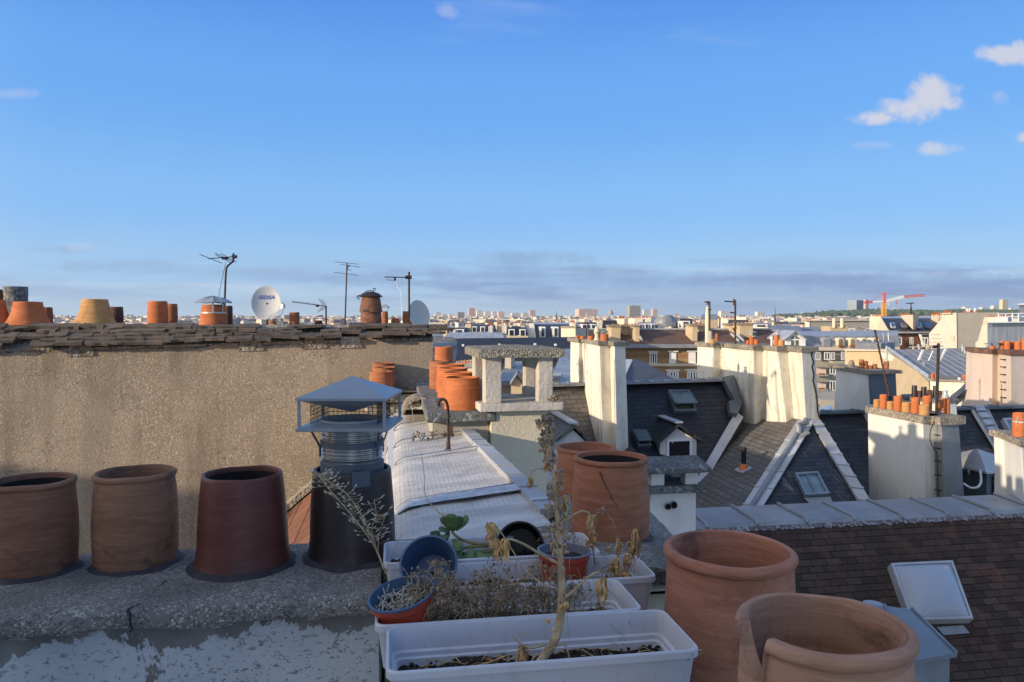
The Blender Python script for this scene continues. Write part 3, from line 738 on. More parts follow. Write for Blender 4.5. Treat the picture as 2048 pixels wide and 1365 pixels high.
def on_pot(c, a, z, r0, r1, h): r = r0 + (r1 - r0) * z / h + 0.006 * math.sin(math.pi * min(1, z / h)) + 0.001; return c + Vector((math.cos(a) * r, math.sin(a) * r, z))
cr.tube([on_pot(cR1, a0 - 0.30 + 0.55 * f + 0.05 * noise.noise(Vector((f * 7, 0, 3))), 0.238 - 0.13 * f, 0.128, 0.118, 0.268) for f in [i / 24 for i in range(25)]], [0.0016 * (1 - i / 25) + 0.0002 for i in range(25)], 4)
cr.build('crack', M['void'], tR1)
fg_pot('orange clay pot half hidden behind the cracked one', 0, 0, 0.124, 0.118, 0.262, M['clay'], 'roll', uv=(0.79, 2.96), zb=-0.785, lip=0.008)
fg_pot('large smooth orange pot standing right of the front planter', 0, 0, 0.151, 0.1455, 0.504, M['clay_big'], 'roll', uv=(0.792, 1.644), zb=-1.047, lip=0.012, collar=None, n=96, thick=.016)
def r4_notch():
    c = L(0.616, 0.974, -0.86); a0 = TOC(c)
    rot = 0.0
    def f(a, seed):
        d = (a - a0 + math.pi) % (2 * math.pi) - math.pi       # negative = left of the viewer's line
        x = -d                                            
        # left edge of the gap at 72 degrees, deepest at 40
        deg = math.degrees(d)
        k = (deg + 74) / 34.0
        if 0 < k < 1: return 0.072 * k ** 0.8 + 0.004 * noise.noise(Vector((deg * .3, 1, 1)))
        if 1 <= k < 1.07: return 0.072 * (1 - (k - 1) / 0.07)
        return 0
    return c, f
c4, nf = r4_notch()
fg_pot('biggest pale clay pot at the lower right with a broken notch in its rim', 0, 0, 0.122, 0.115, 0.425, M['clay_pale'], 'roll', uv=(0.616, 0.974), zb=-0.862, lip=0.010, collar=None, notch=nf, rot=0.0, n=240, thick=.014)

# ================================================================== planters
def rrect(u0, u1, v0, v1, z, r, n=5):
    pts = []
    for (cu, cv, a0) in ((u1 - r, v0 + r, -90), (u1 - r, v1 - r, 0), (u0 + r, v1 - r, 90), (u0 + r, v0 + r, 180)):
        for i in range(n + 1):
            a = R(a0 + 90 * i / n); pts.append(L(cu + r * math.cos(a), cv + r * math.sin(a), z))
    return pts
RIM = -0.65
def planter(label, u0, u1, v0, v1, rim=RIM, h=0.125, soil=0.062, tiltz=0.0):
    c = L((u0 + u1) / 2, (v0 + v1) / 2, rim - h)
    t = thing('planter', label, 'planter', c, 'white plastic window boxes')
    mb = MB(); r = 0.022
    def q(i, z): return rrect(u0 + i, u1 - i, v0 + i, v1 - i, rim + z, max(0.006, r - i * 0.4))
    rings = [q(0.030, -h), q(0.024, -h + 0.004), q(0.022, -h + 0.018), q(0.017, -h + 0.022), q(0.008, -0.028), q(0.004, -0.017), q(0.000, -0.016), q(0.0, -0.003), q(0.002, 0.0), q(0.0055, 0.0), q(0.007, -0.003),
             q(0.011, -0.048), q(0.017, -0.051), q(0.018, -0.060), q(0.022, -0.063), q(0.026, -h + 0.006)]
    mb.rings(rings, True, True, True); mb.build('box', M['planter'], t, None, 0, 28)
    s = MB(); nu, nv = 70, 24; vs = []
    a0, a1, b0, b1 = u0 + 0.021, u1 - 0.021, v0 + 0.021, v1 - 0.021
    for j in range(nv + 1):
        for i in range(nu + 1):
            u = a0 + (a1 - a0) * i / nu; v = b0 + (b1 - b0) * j / nv
            z = rim - soil + 0.016 * noise.noise(Vector((u * 9, v * 9, u0 * 7))) + 0.010 * noise.noise(Vector((u * 45, v * 45, v0 * 3))) + 0.006 * noise.noise(Vector((u * 110, v * 110, 0)))
            vs.append(L(u, v, z))
    w = nu + 1
    s.add(vs, [(j * w + i, j * w + i + 1, (j + 1) * w + i + 1, (j + 1) * w + i) for j in range(nv) for i in range(nu)], True)
    for _ in range(160):
        u = random.uniform(a0, a1); v = random.uniform(b0, b1)
        s.ball(L(u, v, rim - soil + 0.012 * random.random()), random.uniform(0.002, 0.0065), 5, 1, random.uniform(.6, 1.2), random.uniform(.5, 1))
    s.build('soil', M['soil'], t, None, 0, 80)
    return t
planter('front white planter box with a tall dried stalk in it, nearest the camera', -0.015, 0.600, 1.362, 1.572, soil=0.075)
planter('second white planter box from the front, with the tilted red pot at its left end', -0.040, 0.556, 1.578, 1.775, soil=0.058)
planter('third white planter box from the front, with the red pot and saucer in it', 0.06, 0.665, 1.782, 1.962, rim=-0.652, soil=0.055)
planter('rearmost white planter box, behind the blue pot, holding the succulent', -0.027, 0.575, 1.985, 2.185, soil=0.05)
tb = MB(); tb.box(L(0.25, 1.66, -1.5), (0.46, 0.66, 1.44)); tag(tb.build('parapet', M['white_cool'], None), 'plastered parapet hidden under the row of white planters', 'parapet')

# ---- plastic pots
def cup(t, c, axis, r0, r1, h, mat_out, mat_in, rimw=0.004, n=40):
    """a flower pot along axis (from its base c): outer skin, inner skin"""
    w = Vector(axis).normalized(); a = Vector((1, 0, 0)) if abs(w.x) < 0.8 else Vector((0, 1, 0))
    u = (a - w * a.dot(w)).normalized(); v = w.cross(u)
    o = MB(); o.lathe(c, [(0.001, 0), (r0, 0), (r0 + (r1 - r0) * .78, h * .78), (r1 - .001, h * .8), (r1, h * .82), (r1 + .001, h - .002)], n, u, v, w, open_=True); o.build('body', M[mat_out], t, None, 0, 35)
    i = MB(); i.lathe(c, [(r1 + .0008, h - .004), (r1 + .0035, h - .003), (r1 + .0035, h + .0005), (r1 - .0015, h + .001), (r1 - .003, h * .84), (r0 + (r1 - r0) * .74, h * .8), (r0 - .002, 0.006), (0.001, 0.006)], n, u, v, w, open_=True); i.build('lining', M[mat_in], t, None, 0, 35)
    return u, v, w
# tilted red pot, blue inside
d17 = 1.635
tc_ = P(802, 1187, d17); ax = Vector((-0.17, -0.16, 0.95)).normalized(); hh = 0.105
bc = tc_ - ax * hh
tp = thing('flower_pot', 'red plastic pot with blue lining, tilted, full of dry grass', 'flower pot', bc)
u_, v_, w_ = cup(tp, bc, ax, 0.053, 0.0715, hh, 'red_plastic', 'blue_plastic')
g = MB(); g.lathe(bc, [(0.064, hh * .72), (0.04, hh * .76), (0.001, hh * .74)], 24, u_, v_, w_, True, 0.1); g.build('soil', M['soil'], tp)
g = MB()
for i in range(150):
    a = random.uniform(0, 6.28); r = 0.062 * math.sqrt(random.random()); p = bc + u_ * (r * math.cos(a)) + v_ * (r * math.sin(a)) + w_ * (hh * random.uniform(.74, .86))
    b_ = random.uniform(0, 6.28); l_ = random.uniform(0.015, 0.05)
    dvec = u_ * math.cos(b_) + v_ * math.sin(b_)
    if (p + dvec * l_ - bc - w_ * (p - bc).dot(w_)).length > .062: l_ *= .25
    q = p + dvec * l_ + w_ * random.uniform(-.004, .016)
    g.tube([p, (p + q) / 2 + w_ * random.uniform(0, .01), q], random.uniform(.0005, .0013), 4)
tag(g.build('dry_grass', M['straw_pale']), 'matted dry straw filling the tilted red pot', 'dead plant')
# blue pot on its side
bc2 = P(857, 1128, 1.80); ax2 = Vector((-0.02, -0.66, 0.46)).normalized(); h2 = 0.092; base2 = bc2 - ax2 * h2
tp2 = thing('flower_pot', 'empty blue plastic pot lying on its side, mouth towards the camera', 'flower pot', base2)
u_, v_, w_ = cup(tp2, base2, ax2, 0.050, 0.0685, h2, 'blue_plastic', 'blue_plastic')
g = MB(); g.lathe(base2, [(0.001, .0075), (0.005, .0075)], 12, u_, v_, w_); g.build('drain_hole', M['void'], tp2)
# red pot standing in a clear saucer
bc3 = P(1126, 1140, 1.94); bc3.z = -0.706
tp3 = thing('flower_pot', 'upright red plastic pot with grey rim, standing in a clear saucer', 'flower pot', bc3)
cup(tp3, bc3, (0.03, 0.03, 1), 0.054, 0.068, 0.096, 'red_plastic', 'grey_plastic')
g = MB(); g.lathe(bc3, [(0.062, .074), (0.03, .078), (0.001, .077)], 24, wob=0.1); g.build('soil', M['soil'], tp3)
g = MB(); g.lathe(bc3 - Z * .002, [(0.05, 0), (0.058, 0.0), (0.073, 0.022), (0.0755, 0.023), (0.0755, 0.0245), (0.072, 0.024), (0.057, 0.003), (0.05, 0.003)], 40)
tag(g.build('saucer', M['saucer']), 'clear grey plant saucer under the upright red pot', 'saucer')
# black pot on its side with spilled soil
bc4 = P(1040, 1092, 2.10); ax4 = Vector((-0.03, -0.86, 0.25)).normalized(); base4 = bc4 - ax4 * 0.11
tp4 = thing('flower_pot', 'black plastic pot lying on its side, spilling dark soil', 'flower pot', base4)
u_, v_, w_ = cup(tp4, base4, ax4, 0.050, 0.066, 0.11, 'black_plastic', 'black_plastic')
g = MB()
for i in range(260):
    p = base4 + w_ * random.uniform(.05, .10) + u_ * random.uniform(-.048, .048); p.z = base4.z - 0.045 + random.uniform(0, .03)
    g.ball(p, random.uniform(.002, .006), 5)
g.build('soil', M['soil'], tp4)

# ================================================================== dead plants
def smooth(pts, n=6):
    pts = [Vector(p) for p in pts]; out = []
    for i in range(len(pts) - 1):
        p0, p1, p2, p3 = pts[max(0, i - 1)], pts[i], pts[i + 1], pts[min(len(pts) - 1, i + 2)]
        for k in range(n):
            t = k / n
            out.append(0.5 * ((2 * p1) + (p2 - p0) * t + (2 * p0 - 5 * p1 + 4 * p2 - p3) * t * t + (3 * p1 - p0 - 3 * p2 + p3) * t ** 3))
    return out + [pts[-1]]
def lin(a, b, n): return [a + (b - a) * i / max(1, n - 1) for i in range(n)]
def withered(mb, c, h, w, k=7):
    k = int(k * 1.5)
    """a shrivelled hanging leaf: folded strips drooping from its stalk"""
    for j in range(k):
        a = 2 * math.pi * j / k + random.uniform(-.4, .4); d = Vector((math.cos(a), math.sin(a) * .7, 0))
        L_ = h * random.uniform(.65, 1.05); pts = []
        for i in range(9):
            f = i / 8
            r = w * (0.15 + 1.25 * f ** .5 - 0.85 * f * f)
            p = c + d * r + Vector((0, 0, 0.18 * h * math.sin(min(1, f * 3.2) * math.pi) * (1 - f) - L_ * f))
            p += Vector((noise.noise(p * 90), noise.noise(p * 90 + Vector((7, 0, 0))), noise.noise(p * 70 + Vector((0, 9, 0))))) * w * 0.75
            pts.append(p)
        s = d.cross(Z); s = s + Vector((random.uniform(-.5, .5), random.uniform(-.5, .5), random.uniform(-.3, .3)))
        mb.ribbon(pts, [w * (.05 + .24 * random.uniform(.6, 1.3) * math.sin(math.pi * min(1, (i + .6) / 9))) for i in range(9)], s)
        mb.tube(pts[:7], [0.0011 * (1 - i / 9) + .0004 for i in range(7)], 4)
def bud_cluster(mb, c, r, k=5):
    for _ in range(k):
        p = c + Vector((random.gauss(0, r), random.gauss(0, r), random.gauss(0, r)))
        mb.lathe(p, [(0.0004, -0.005), (0.0027, -0.002), (0.0032, 0.001), (0.0015, 0.004), (0.0004, 0.005)], 5, *random_frame())
def random_frame():
    w = Vector((random.gauss(0, 1), random.gauss(0, 1), random.gauss(0, 1) + .4)).normalized(); a = Vector((1, 0, 0)) if abs(w.x) < .7 else Vector((0, 1, 0))
    u = (a - w * a.dot(w)).normalized(); return u, w.cross(u), w
def tall_stalk():
    D = lambda px, py, d=1.47: P(px, py, d)
    base = D(1078, 1335, 1.44)
    t = thing('dried_plant', 'tall leafless dried stalk with shrivelled hanging leaves and seed buds', 'dead plant', base)
    main = smooth([D(1072, 1338, 1.44), D(1092, 1308, 1.45), D(1112, 1275, 1.455), D(1121, 1235), D(1124, 1190), D(1122, 1130), D(1117, 1060), D(1111, 990), D(1104, 930), D(1097, 880), D(1093, 842)], 6)
    n = len(main); rs = []
    for i in range(n):
        f = i / (n - 1); r = 0.0105 * (1 - f) ** 1.15 + 0.0019
        if f < .12: r *= 1.15
        rs.append(r * (1 + 0.10 * noise.noise(main[i] * 60)))
    rs = [min(r, 0.0092) for r in rs]
    mb = MB(); mb.tube(main, rs, 10); mb.build('stalk', M['stalk'], t)
    tw, lf, bd = MB(), MB(), MB()
    def branch(pts, r0, r1, mb_=tw):
        q = smooth(pts, 5); mb_.tube(q, lin(r0, r1, len(q)), 6)
    branch([D(1122, 1130), D(1080, 1108), D(1050, 1090, 1.45), D(1022, 1079, 1.44), D(1006, 1082, 1.44)], .0032, .0018); withered(lf, D(1011, 1082, 1.44), 0.0440, 0.0096, 9)
    branch([D(1123, 1200), D(1150, 1180, 1.46), D(1180, 1152, 1.45), D(1200, 1146, 1.45), D(1208, 1164, 1.45)], .0034, .0016); withered(lf, D(1204, 1162, 1.45), 0.0528, 0.0112, 9)
    branch([D(1117, 1052), D(1140, 1035), D(1165, 1022, 1.45), D(1182, 1030, 1.45)], .0028, .0014); withered(lf, D(1181, 1032, 1.45), 0.0352, 0.0096, 7)
    branch([D(1104, 945), D(1085, 938), D(1066, 942, 1.46), D(1057, 958, 1.46)], .0014, .0010); withered(lf, D(1060, 960, 1.46), 0.0229, 0.0064, 5)
    branch([D(1113, 1000), D(1122, 1000), D(1128, 1012)], .0014, .001); withered(lf, D(1128, 1008), 0.0264, 0.0096, 6)
    branch([D(1120, 1105), D(1108, 1080, 1.46), D(1098, 1062, 1.46)], .0022, .0014); bud_cluster(bd, D(1097, 1070, 1.46), .006, 14)
    branch([D(1086, 1290, 1.45), D(1062, 1296, 1.44), D(1038, 1286, 1.43), D(1026, 1270, 1.43)], .0030, .0018)
    for (x, y) in ((1010, 1075), (980, 1052)):
        pass
    withered(lf, D(984, 1050, 1.55), 0.0484, 0.0128, 10); withered(lf, D(996, 1080, 1.55), 0.0484, 0.0104, 9)
    branch([D(1120, 1180), D(1060, 1150, 1.5), D(1000, 1062, 1.55), D(986, 1046, 1.55)], .0012, .0010)
    # buds along the upper stalk
    for i in range(n):
        f = i / (n - 1)
        if f < .52: continue
        k = 2 if f < .8 else 4
        for _ in range(k):
            a = random.uniform(0, 6.28); r = random.uniform(.008, .026) * (1.25 - f * .5)
            e = main[i] + Vector((math.cos(a) * r, math.sin(a) * r, random.uniform(-.004, .014)))
            tw.tube([main[i], (main[i] + e) / 2 + Z * .003, e], .0007, 4); bud_cluster(bd, e, .0032, random.choice((2, 3, 4)))
            if random.random() < .28: withered(lf, e, .014, .005, 4)
    bud_cluster(bd, main[-1], .004, 10)
    # bits low on the stem
    for (x, y, r) in ((1096, 1240, .006), (1134, 1207, .008), (1124, 1212, .006), (1108, 1258, .004)): withered(lf, D(x, y, 1.45), r * 1.5, r, 5)
    tw.build('twigs', M['straw'], t)['kind'] = 'stuff'; lf.build('dry_leaves', M['dry_leaf'], t); bd.build('seed_buds', M['bud'], t)['kind'] = 'stuff'
tall_stalk()
def soil_litter():
    g = MB(); D = lambda px, py, d: P(px, py, d)
    for x, y, h_ in ((1046, 1292, .036), (1040, 1318, .030), (1090, 1332, .018), (1045, 1335, .02)): withered(g, D(x, y, 1.46), h_, .011, 8)
    for (a, b_, c_) in (((860, 1345), (960, 1330), (1010, 1312)), ((870, 1352), (960, 1338), (1040, 1330)), ((1165, 1300), (1190, 1315), (1230, 1330)), ((1180, 1330), (1230, 1322), (1290, 1326)), ((1300, 1320), (1350, 1310), (1405, 1300)), ((1300, 1326), (1360, 1318), (1408, 1306)), ((1100, 1300), (1128, 1290), (1140, 1320)), ((1060, 1330), (1072, 1310), (1090, 1312))):
        q = smooth([D(*a, 1.43), D(*b_, 1.47), D(*c_, 1.46)], 8); g.tube(q, .0016, 5)
    for _ in range(130):
        u = random.uniform(.03, .56); v = random.uniform(1.39, 1.54); p = L(u, v, RIM - .07 + random.uniform(-.002, .008)); a = random.uniform(0, 6.28); l_ = random.uniform(.01, .06)
        e = p + Vector((math.cos(a), math.sin(a) * .6, random.uniform(-.05, .12))) * l_
        g.tube([p, (p + e) / 2 + Z * .004, e], random.uniform(.0005, .0014), 4)
    for u in (.30, .35, .42, .46, .5): withered(g, L(u, 1.45 + random.uniform(-.03, .03), RIM - .052), .012, .016, 6)
    tag(g.build('plant_litter', M['dry_leaf']), 'shrivelled leaves and straw scattered on the front planter soil', 'dead plant')
soil_litter()
def bush(label, base, n, h, sx, sy, heads=True, lean=0.0):
    tw, hd = MB(), MB()
    for i in range(n):
        a = random.uniform(0, 6.28); r = math.sqrt(random.random())
        tip = base + Vector((math.cos(a) * r * sx + lean * random.random(), math.sin(a) * r * sy, h * random.uniform(.45, 1.0) * (1.1 - .4 * r)))
        st = base + Vector((math.cos(a) * r * sx * .35, math.sin(a) * r * sy * .5, 0))
        mid = (st + tip) / 2 + Vector((random.gauss(0, .012), random.gauss(0, .012), random.uniform(0, .015)))
        q = smooth([st, mid, tip], 5); tw.tube(q, lin(.0011, .0006, len(q)), 4)
        for k in range(random.randint(3, 6)):
            s = q[random.randint(4, len(q) - 1)]; e = s + Vector((random.gauss(0, .014), random.gauss(0, .014), random.uniform(.004, .026)))
            tw.tube([s, (s + e) / 2 + Z * .003, e], .0005, 3)
            for _ in range(random.randint(3, 6)):
                e2 = e + Vector((random.gauss(0, .0055), random.gauss(0, .0055), random.gauss(0, .004)))
                if random.random() < .4: tw.tube([e, e2], .0004, 3)
                w = random.uniform(.0015, .0036); hd.ball(e2, w, 4, random.uniform(.6, 1.3), random.uniform(.6, 1.3), random.uniform(.5, 1.2))
                if random.random() < .35:
                    s1 = Vector((random.gauss(0, 1), random.gauss(0, 1), random.gauss(0, 1))).normalized(); hd.ribbon([e2, e2 + s1 * .005, e2 + s1 * .008 - Z * .004], .0018, s1.cross(Z) + Vector((.01, 0, 0)))
    t = thing('dried_plant', label, 'dead plant', base, None)
    tw.build('twigs', M['straw'] if n < 25 else M['twig_tan'], t)['kind'] = 'stuff'; hd.build('flower_heads', M['dry_brown'], t)['kind'] = 'stuff'
    return t
bush('brown dried flower bush beside the tilted red pot', L(0.085, 1.66, RIM - .055), 36, .155, .075, .05)
bush('brown dried flower bush spreading in the middle of the second planter', L(0.225, 1.67, RIM - .055), 46, .145, .11, .055)
bush('brown dried flower bush right of the tall stalk', L(0.365, 1.67, RIM - .055), 30, .13, .085, .05)
def straw_tangle(label, u0, u1, v0, v1, n):
    a, b_ = MB(), MB(); t = thing('dried_plant', label, 'dead plant', L((u0 + u1) / 2, (v0 + v1) / 2, RIM - .06))
    for i in range(n):
        p = L(random.uniform(u0, u1), random.uniform(v0, v1), RIM - .055); a_ = random.uniform(0, 6.28); l_ = random.uniform(.03, .12); h_ = random.uniform(.02, .10)
        e = p + Vector((math.cos(a_) * l_, math.sin(a_) * l_ * .6, h_ * random.uniform(-.2, .9))); m_ = (p + e) / 2 + Vector((random.gauss(0, .012), random.gauss(0, .008), h_ * .7))
        q = smooth([p, m_, e], 5); a.tube(q, lin(random.uniform(.0008, .0015), .0005, len(q)), 4)
        if i % 6 == 0: withered(b_, e, random.uniform(.018, .035), .007, 4)
    a.build('stems', M['straw'], t)['kind'] = 'stuff'; b_.build('dry_leaves', M['dry_leaf'], t)
straw_tangle('pale straw tangle lying over the soil of the second planter', .06, .50, 1.60, 1.75, 95)
straw_tangle('bleached straw and curled leaves in the third planter near the red pot', .12, .62, 1.81, 1.94, 60)
bush('thin dried sprigs behind the upright red pot', L(0.47, 2.08, RIM - .05), 9, .10, .05, .04)
def sprig(label, pts, leaf_pts, bud=True):
    t = thing('dried_plant', label, 'dead plant', pts[0]); a, b_, c_ = MB(), MB(), MB()
    q = smooth(pts, 6); a.tube(q, lin(.0024, .0010, len(q)), 6)
    for c, h_, w in leaf_pts: withered(b_, c, h_, w, 7)
    a.build('stem', M['dry_brown'], t)
    if leaf_pts: b_.build('dry_leaves', M['dry_leaf'], t)
    if bud: bud_cluster(c_, q[-1], .004, 6); bud_cluster(c_, q[-1] - Vector((.014, 0, .012)), .003, 4); c_.build('seed_buds', M['bud'], t)['kind'] = 'stuff'
D = P
sprig('short dried sprig with a curved bud tip in front of the cracked pot', [D(1234, 1150, 1.93), D(1236, 1095, 1.95), D(1228, 1050, 1.96), D(1216, 1030, 1.96), D(1205, 1020, 1.96)], [(D(1236, 1078, 1.95), .03, .008), (D(1234, 1090, 1.95), .03, .009), (D(1216, 1095, 1.96), .018, .006)])
sprig('pale furry withered leaf stem at the right end of the third planter', [D(1246, 1162, 1.88), D(1252, 1120, 1.9), D(1266, 1080, 1.92), D(1274, 1062, 1.92)], [(D(1272, 1066, 1.92), .075, .013), (D(1262, 1085, 1.92), .05, .012), (D(1254, 1112, 1.9), .04, .010)], False)
sprig('small shrivelled plant with bleached leaves behind the long twig', [D(1180, 1155, 1.86), D(1200, 1140, 1.87), D(1222, 1128, 1.87), D(1234, 1116, 1.88)], [(D(1232, 1120, 1.88), .045, .016), (D(1224, 1130, 1.88), .035, .012), (D(1250, 1150, 1.88), .02, .02)], False)
sprig('limp brown withered sprig beside the red pot and rear planter end', [D(1190, 1130, 1.98), D(1186, 1092, 2.0), D(1190, 1060, 2.0), D(1196, 1036, 2.0)], [(D(1186, 1066, 2.0), .05, .012), (D(1178, 1080, 2.0), .035, .012)], False)
def seed_stalks():
    t = thing('dried_plant', 'bleached seed-pod stalks fanning up in front of the near-black pot', 'dead plant', P(772, 1150, 1.87))
    a, b_ = MB(), MB()
    stems = [[(772, 1148, 1.87), (752, 1100, 1.89), (728, 1062, 1.9), (690, 1015, 1.9), (655, 975, 1.9), (636, 950, 1.9)],
             [(768, 1140, 1.87), (744, 1075, 1.90), (716, 1020, 1.92), (690, 985, 1.92), (655, 962, 1.92), (638, 948, 1.92)],
             [(752, 1100, 1.89), (744, 1060, 1.88), (752, 1030, 1.87), (748, 1000, 1.87)],
             [(756, 1108, 1.89), (758, 1070, 1.88), (768, 1040, 1.87), (769, 1028, 1.87)],
             [(772, 1148, 1.87), (784, 1108, 1.86), (796, 1085, 1.86), (802, 1068, 1.86)]]
    for si, s in enumerate(stems):
        q = smooth([P(*p) for p in s], 7); a.tube(q, lin(.0022 if si < 2 else .0011, .0008, len(q)), 6)
        if si == 4: continue
        for i in range(4 if si > 1 else 10, len(q)):
            for _ in range(2 if si < 2 else 1):
                p = q[i]; sg = random.choice((-1, 1)); e = p + Vector((sg * random.uniform(.010, .026), random.uniform(-.012, .012), random.uniform(-.004, .016)))
                a.tube([p, p + (e - p) * .6 - Z * .002, e], .00045, 3)
                dv = (e - p).normalized(); sd = dv.cross(Vector((0, 1, 0)))
                b_.ribbon([e, e + dv * .003 + Z * .001, e + dv * .0065 + Z * .002, e + dv * .009 + Z * .003], [.0004, .0016, .0013, .0002], sd)
    a.build('stems', M['straw'], t); b_.build('seed_pods', M['straw_pale'], t)['kind'] = 'stuff'
seed_stalks()
def long_twig():
    q = smooth([P(1300, 1040, 2.0) + Vector((-.36, 0, .02)), P(930, 1030, 2.3), P(880, 985, 2.5), P(850, 950, 2.7), P(838, 880, 2.9), P(822, 815, 3.0)], 7)
def twig_on_membrane():
    t = MB(); q = smooth([P(905, 1042, 2.3), P(872, 1020, 2.45), P(851, 990, 2.6), P(848, 950, 2.8), P(842, 905, 3.0), P(829, 850, 3.2), P(822, 805, 3.3)], 8)
    t.tube(q, lin(.0022, .0010, len(q)), 5)
    s = q[len(q) * 2 // 3]; t.tube(smooth([s, s + Vector((-.02, .02, .03)), s + Vector((-.01, .03, .06)), s + Vector((-.035, .03, .09))], 5), .0007, 4)
    tag(t.build('dried_plant', M['straw']), 'single bare bent straw stem rising before the pale membrane roof', 'dead plant')
twig_on_membrane()
def succulent():
    base = P(985, 1105, 2.08)
    t = thing('succulent', 'green jade plant with round leaves sprawling over the rear planter', 'succulent', base)
    s = MB(); leaves = MB()
    D = lambda x, y, d=2.08: P(x, y, d)
    for pts, r in (([D(1010, 1092), D(975, 1090), D(945, 1086), D(920, 1078), D(903, 1064)], .0062), ([D(975, 1092), D(940, 1094), D(915, 1100)], .0058), ([D(1000, 1100), D(960, 1104), D(930, 1108)], .006), ([D(920, 1080), D(908, 1092), D(895, 1095)], .0035)):
        q = smooth(pts, 5); s.tube(q, lin(r, r * .6, len(q)), 8)
    s.build('stem', M['stem_green'], t)
    def leaf(c, ax, l, w, nrm):
        ax = Vector(ax).normalized(); nrm = Vector(nrm); nrm = (nrm - ax * nrm.dot(ax)).normalized(); sd = ax.cross(nrm)
        leaves.lathe(c, [(w * k * .6, l * 1.15 * z) for k, z in ((.001, 0), (.34, .04), (.45, .15), (.8, .4), (1, .65), (.9, .84), (.55, .96), (.001, 1.0))], 12, sd, nrm * .24, ax)
    for (x, y, ax, l, w, nn) in ((902, 1062, (0, -.1, 1), .044, .034, (0, -1, .1)), (900, 1062, (-1, -.2, .25), .030, .019, (0, -.6, 1)), (904, 1064, (.45, -.3, .9), .050, .028, (.4, -1, 0)), (912, 1062, (.75, .1, .9), .046, .024, (-.8, -.8, .2)), (897, 1058, (-.5, .1, .9), .034, .02, (-.4, -1, 0)), (900, 1070, (-.6, -.4, -.1), .034, .02, (0, -.5, 1)),
                                (905, 1078, (.4, -.5, -.2), .04, .024, (0, -.6, 1)), (872, 1082, (-.1, -.2, 1), .028, .025, (0, -1, .2)), (886, 1085, (-.5, -.2, .55), .03, .02, (0, -1, .4)), (893, 1085, (.1, .1, 1), .03, .014, (.6, -1, 0)), (880, 1088, (-1, -.1, .1), .03, .022, (0, -.5, 1)), (900, 1090, (-.2, -.6, .3), .036, .026, (0, -.6, .8)), (910, 1095, (.2, -.7, .1), .044, .024, (0, -.4, 1)), (945, 1094, (-.25, -.5, -.9), .052, .03, (0, -1, .3)), (925, 1098, (-.5, -.4, -.4), .04, .028, (0, -.6, .8)), (955, 1100, (.3, -.6, -.5), .036, .026, (0, -.7, .6)), (965, 1105, (.8, -.3, -.2), .034, .026, (0, -.5, 1)), (935, 1110, (-.3, -.4, -.3), .04, .03, (0, -.8, .8)), (912, 1108, (-.8, -.3, .0), .04, .026, (0, -.5, 1))):
        leaf(D(x, y), ax, l, w, nn)
    leaves.build('leaves', M['succulent'], t, None, 0, 60)
succulent()
# ================================================================== roof helpers
def roof_poly(name, pl, pxs, mat, parent, thick=0.08, lift=0.0, origin=None):
    pts = [pl.at(x, y) + pl.n * lift for x, y in pxs]
    b = MB(); b.prism(pts, -pl.n * thick); return b.build(name, mat, parent, plane_frame(pl, origin or pts[0]))
def strip(name, a, b_, w, h, mat, parent, nrm=None, seams=0, roll=0.014):
    """a flat metal strip from a to b lying on the surface with normal nrm, with cross joints"""
    d = (b_ - a); l = d.length; d.normalize(); n = (nrm or Z); n = (n - d * n.dot(d)).normalized(); s = d.cross(n)
    mb = MB(); mb.box((a + b_) / 2 + n * h / 2, (l, w, h), d, s, n)
    for i in range(seams):
        c = a + d * (l * (i + .5) / seams); mb.box(c + n * (h + roll / 2), (roll * 2, w * 1.04, roll), d, s, n)
    return mb.build(name, mat, parent, frame_of(a, d, s, n))
def skylight(name, pl, corners, parent, frame_mat, glass_mat, h=0.07, fw=0.05, bars=0, open_=0.0):
    q = [pl.at(*c) for c in corners]; n = pl.n
    cen = sum(q, Vector()) / 4
    inn = [p + (cen - p).normalized() * fw * 1.4 for p in q]
    mb = MB(); up = n * h
    mb.rings([[p - n * .03 for p in q], [p + up for p in q], [p + up for p in inn], [p + n * .0 for p in inn]], False, False, False)
    if bars:
        for i in range(bars):
            f = (i + 1) / (bars + 1); a = inn[0].lerp(inn[1], f) + up * .8; b_ = inn[3].lerp(inn[2], f) + up * .8; mb.bar(a, b_, fw * .35, 4)
    o = mb.build(name, frame_mat, parent)
    g = MB(); g.prism([p + n * (h * .35) for p in inn], -n * .01); g.build('pane', glass_mat, o)
    if open_:
        s = MB(); ax = (q[1] - q[0]).normalized(); dn = (q[3] - q[0]); 
        top = [q[0].lerp(q[3], .18) + n * (h + .01), q[1].lerp(q[2], .18) + n * (h + .01)]
        bot = [q[0].lerp(q[3], .80) + n * (h + open_), q[1].lerp(q[2], .80) + n * (h + open_)]
        for a, b_ in ((top[0], top[1]), (top[1], bot[1]), (bot[1], bot[0]), (bot[0], top[0])): s.tube([a, b_], .022, 4)
        s.build('sash', frame_mat, o)
        g = MB(); g.prism([top[0], top[1], bot[1], bot[0]], n * .008); g.build('pane', glass_mat, o)
    return o
# small clay pot, one mesh, on a stack
def small_pot(label, c, r0, r1, h, mat, group=None, name='chimney_pot', n=20, style='plain', notch=None, flare=0.0, thick=0.012):
    prof = prof_roll(r0, r1, h, .006, flare) if style == 'roll' else prof_plain(r0, r1, h, flare, .002, 2.6)
    o = pot_obj(name, c, prof, thick, M[mat], n, .01, notch, floor=h * .3)
    return tag(o, label, 'chimney pot', group)

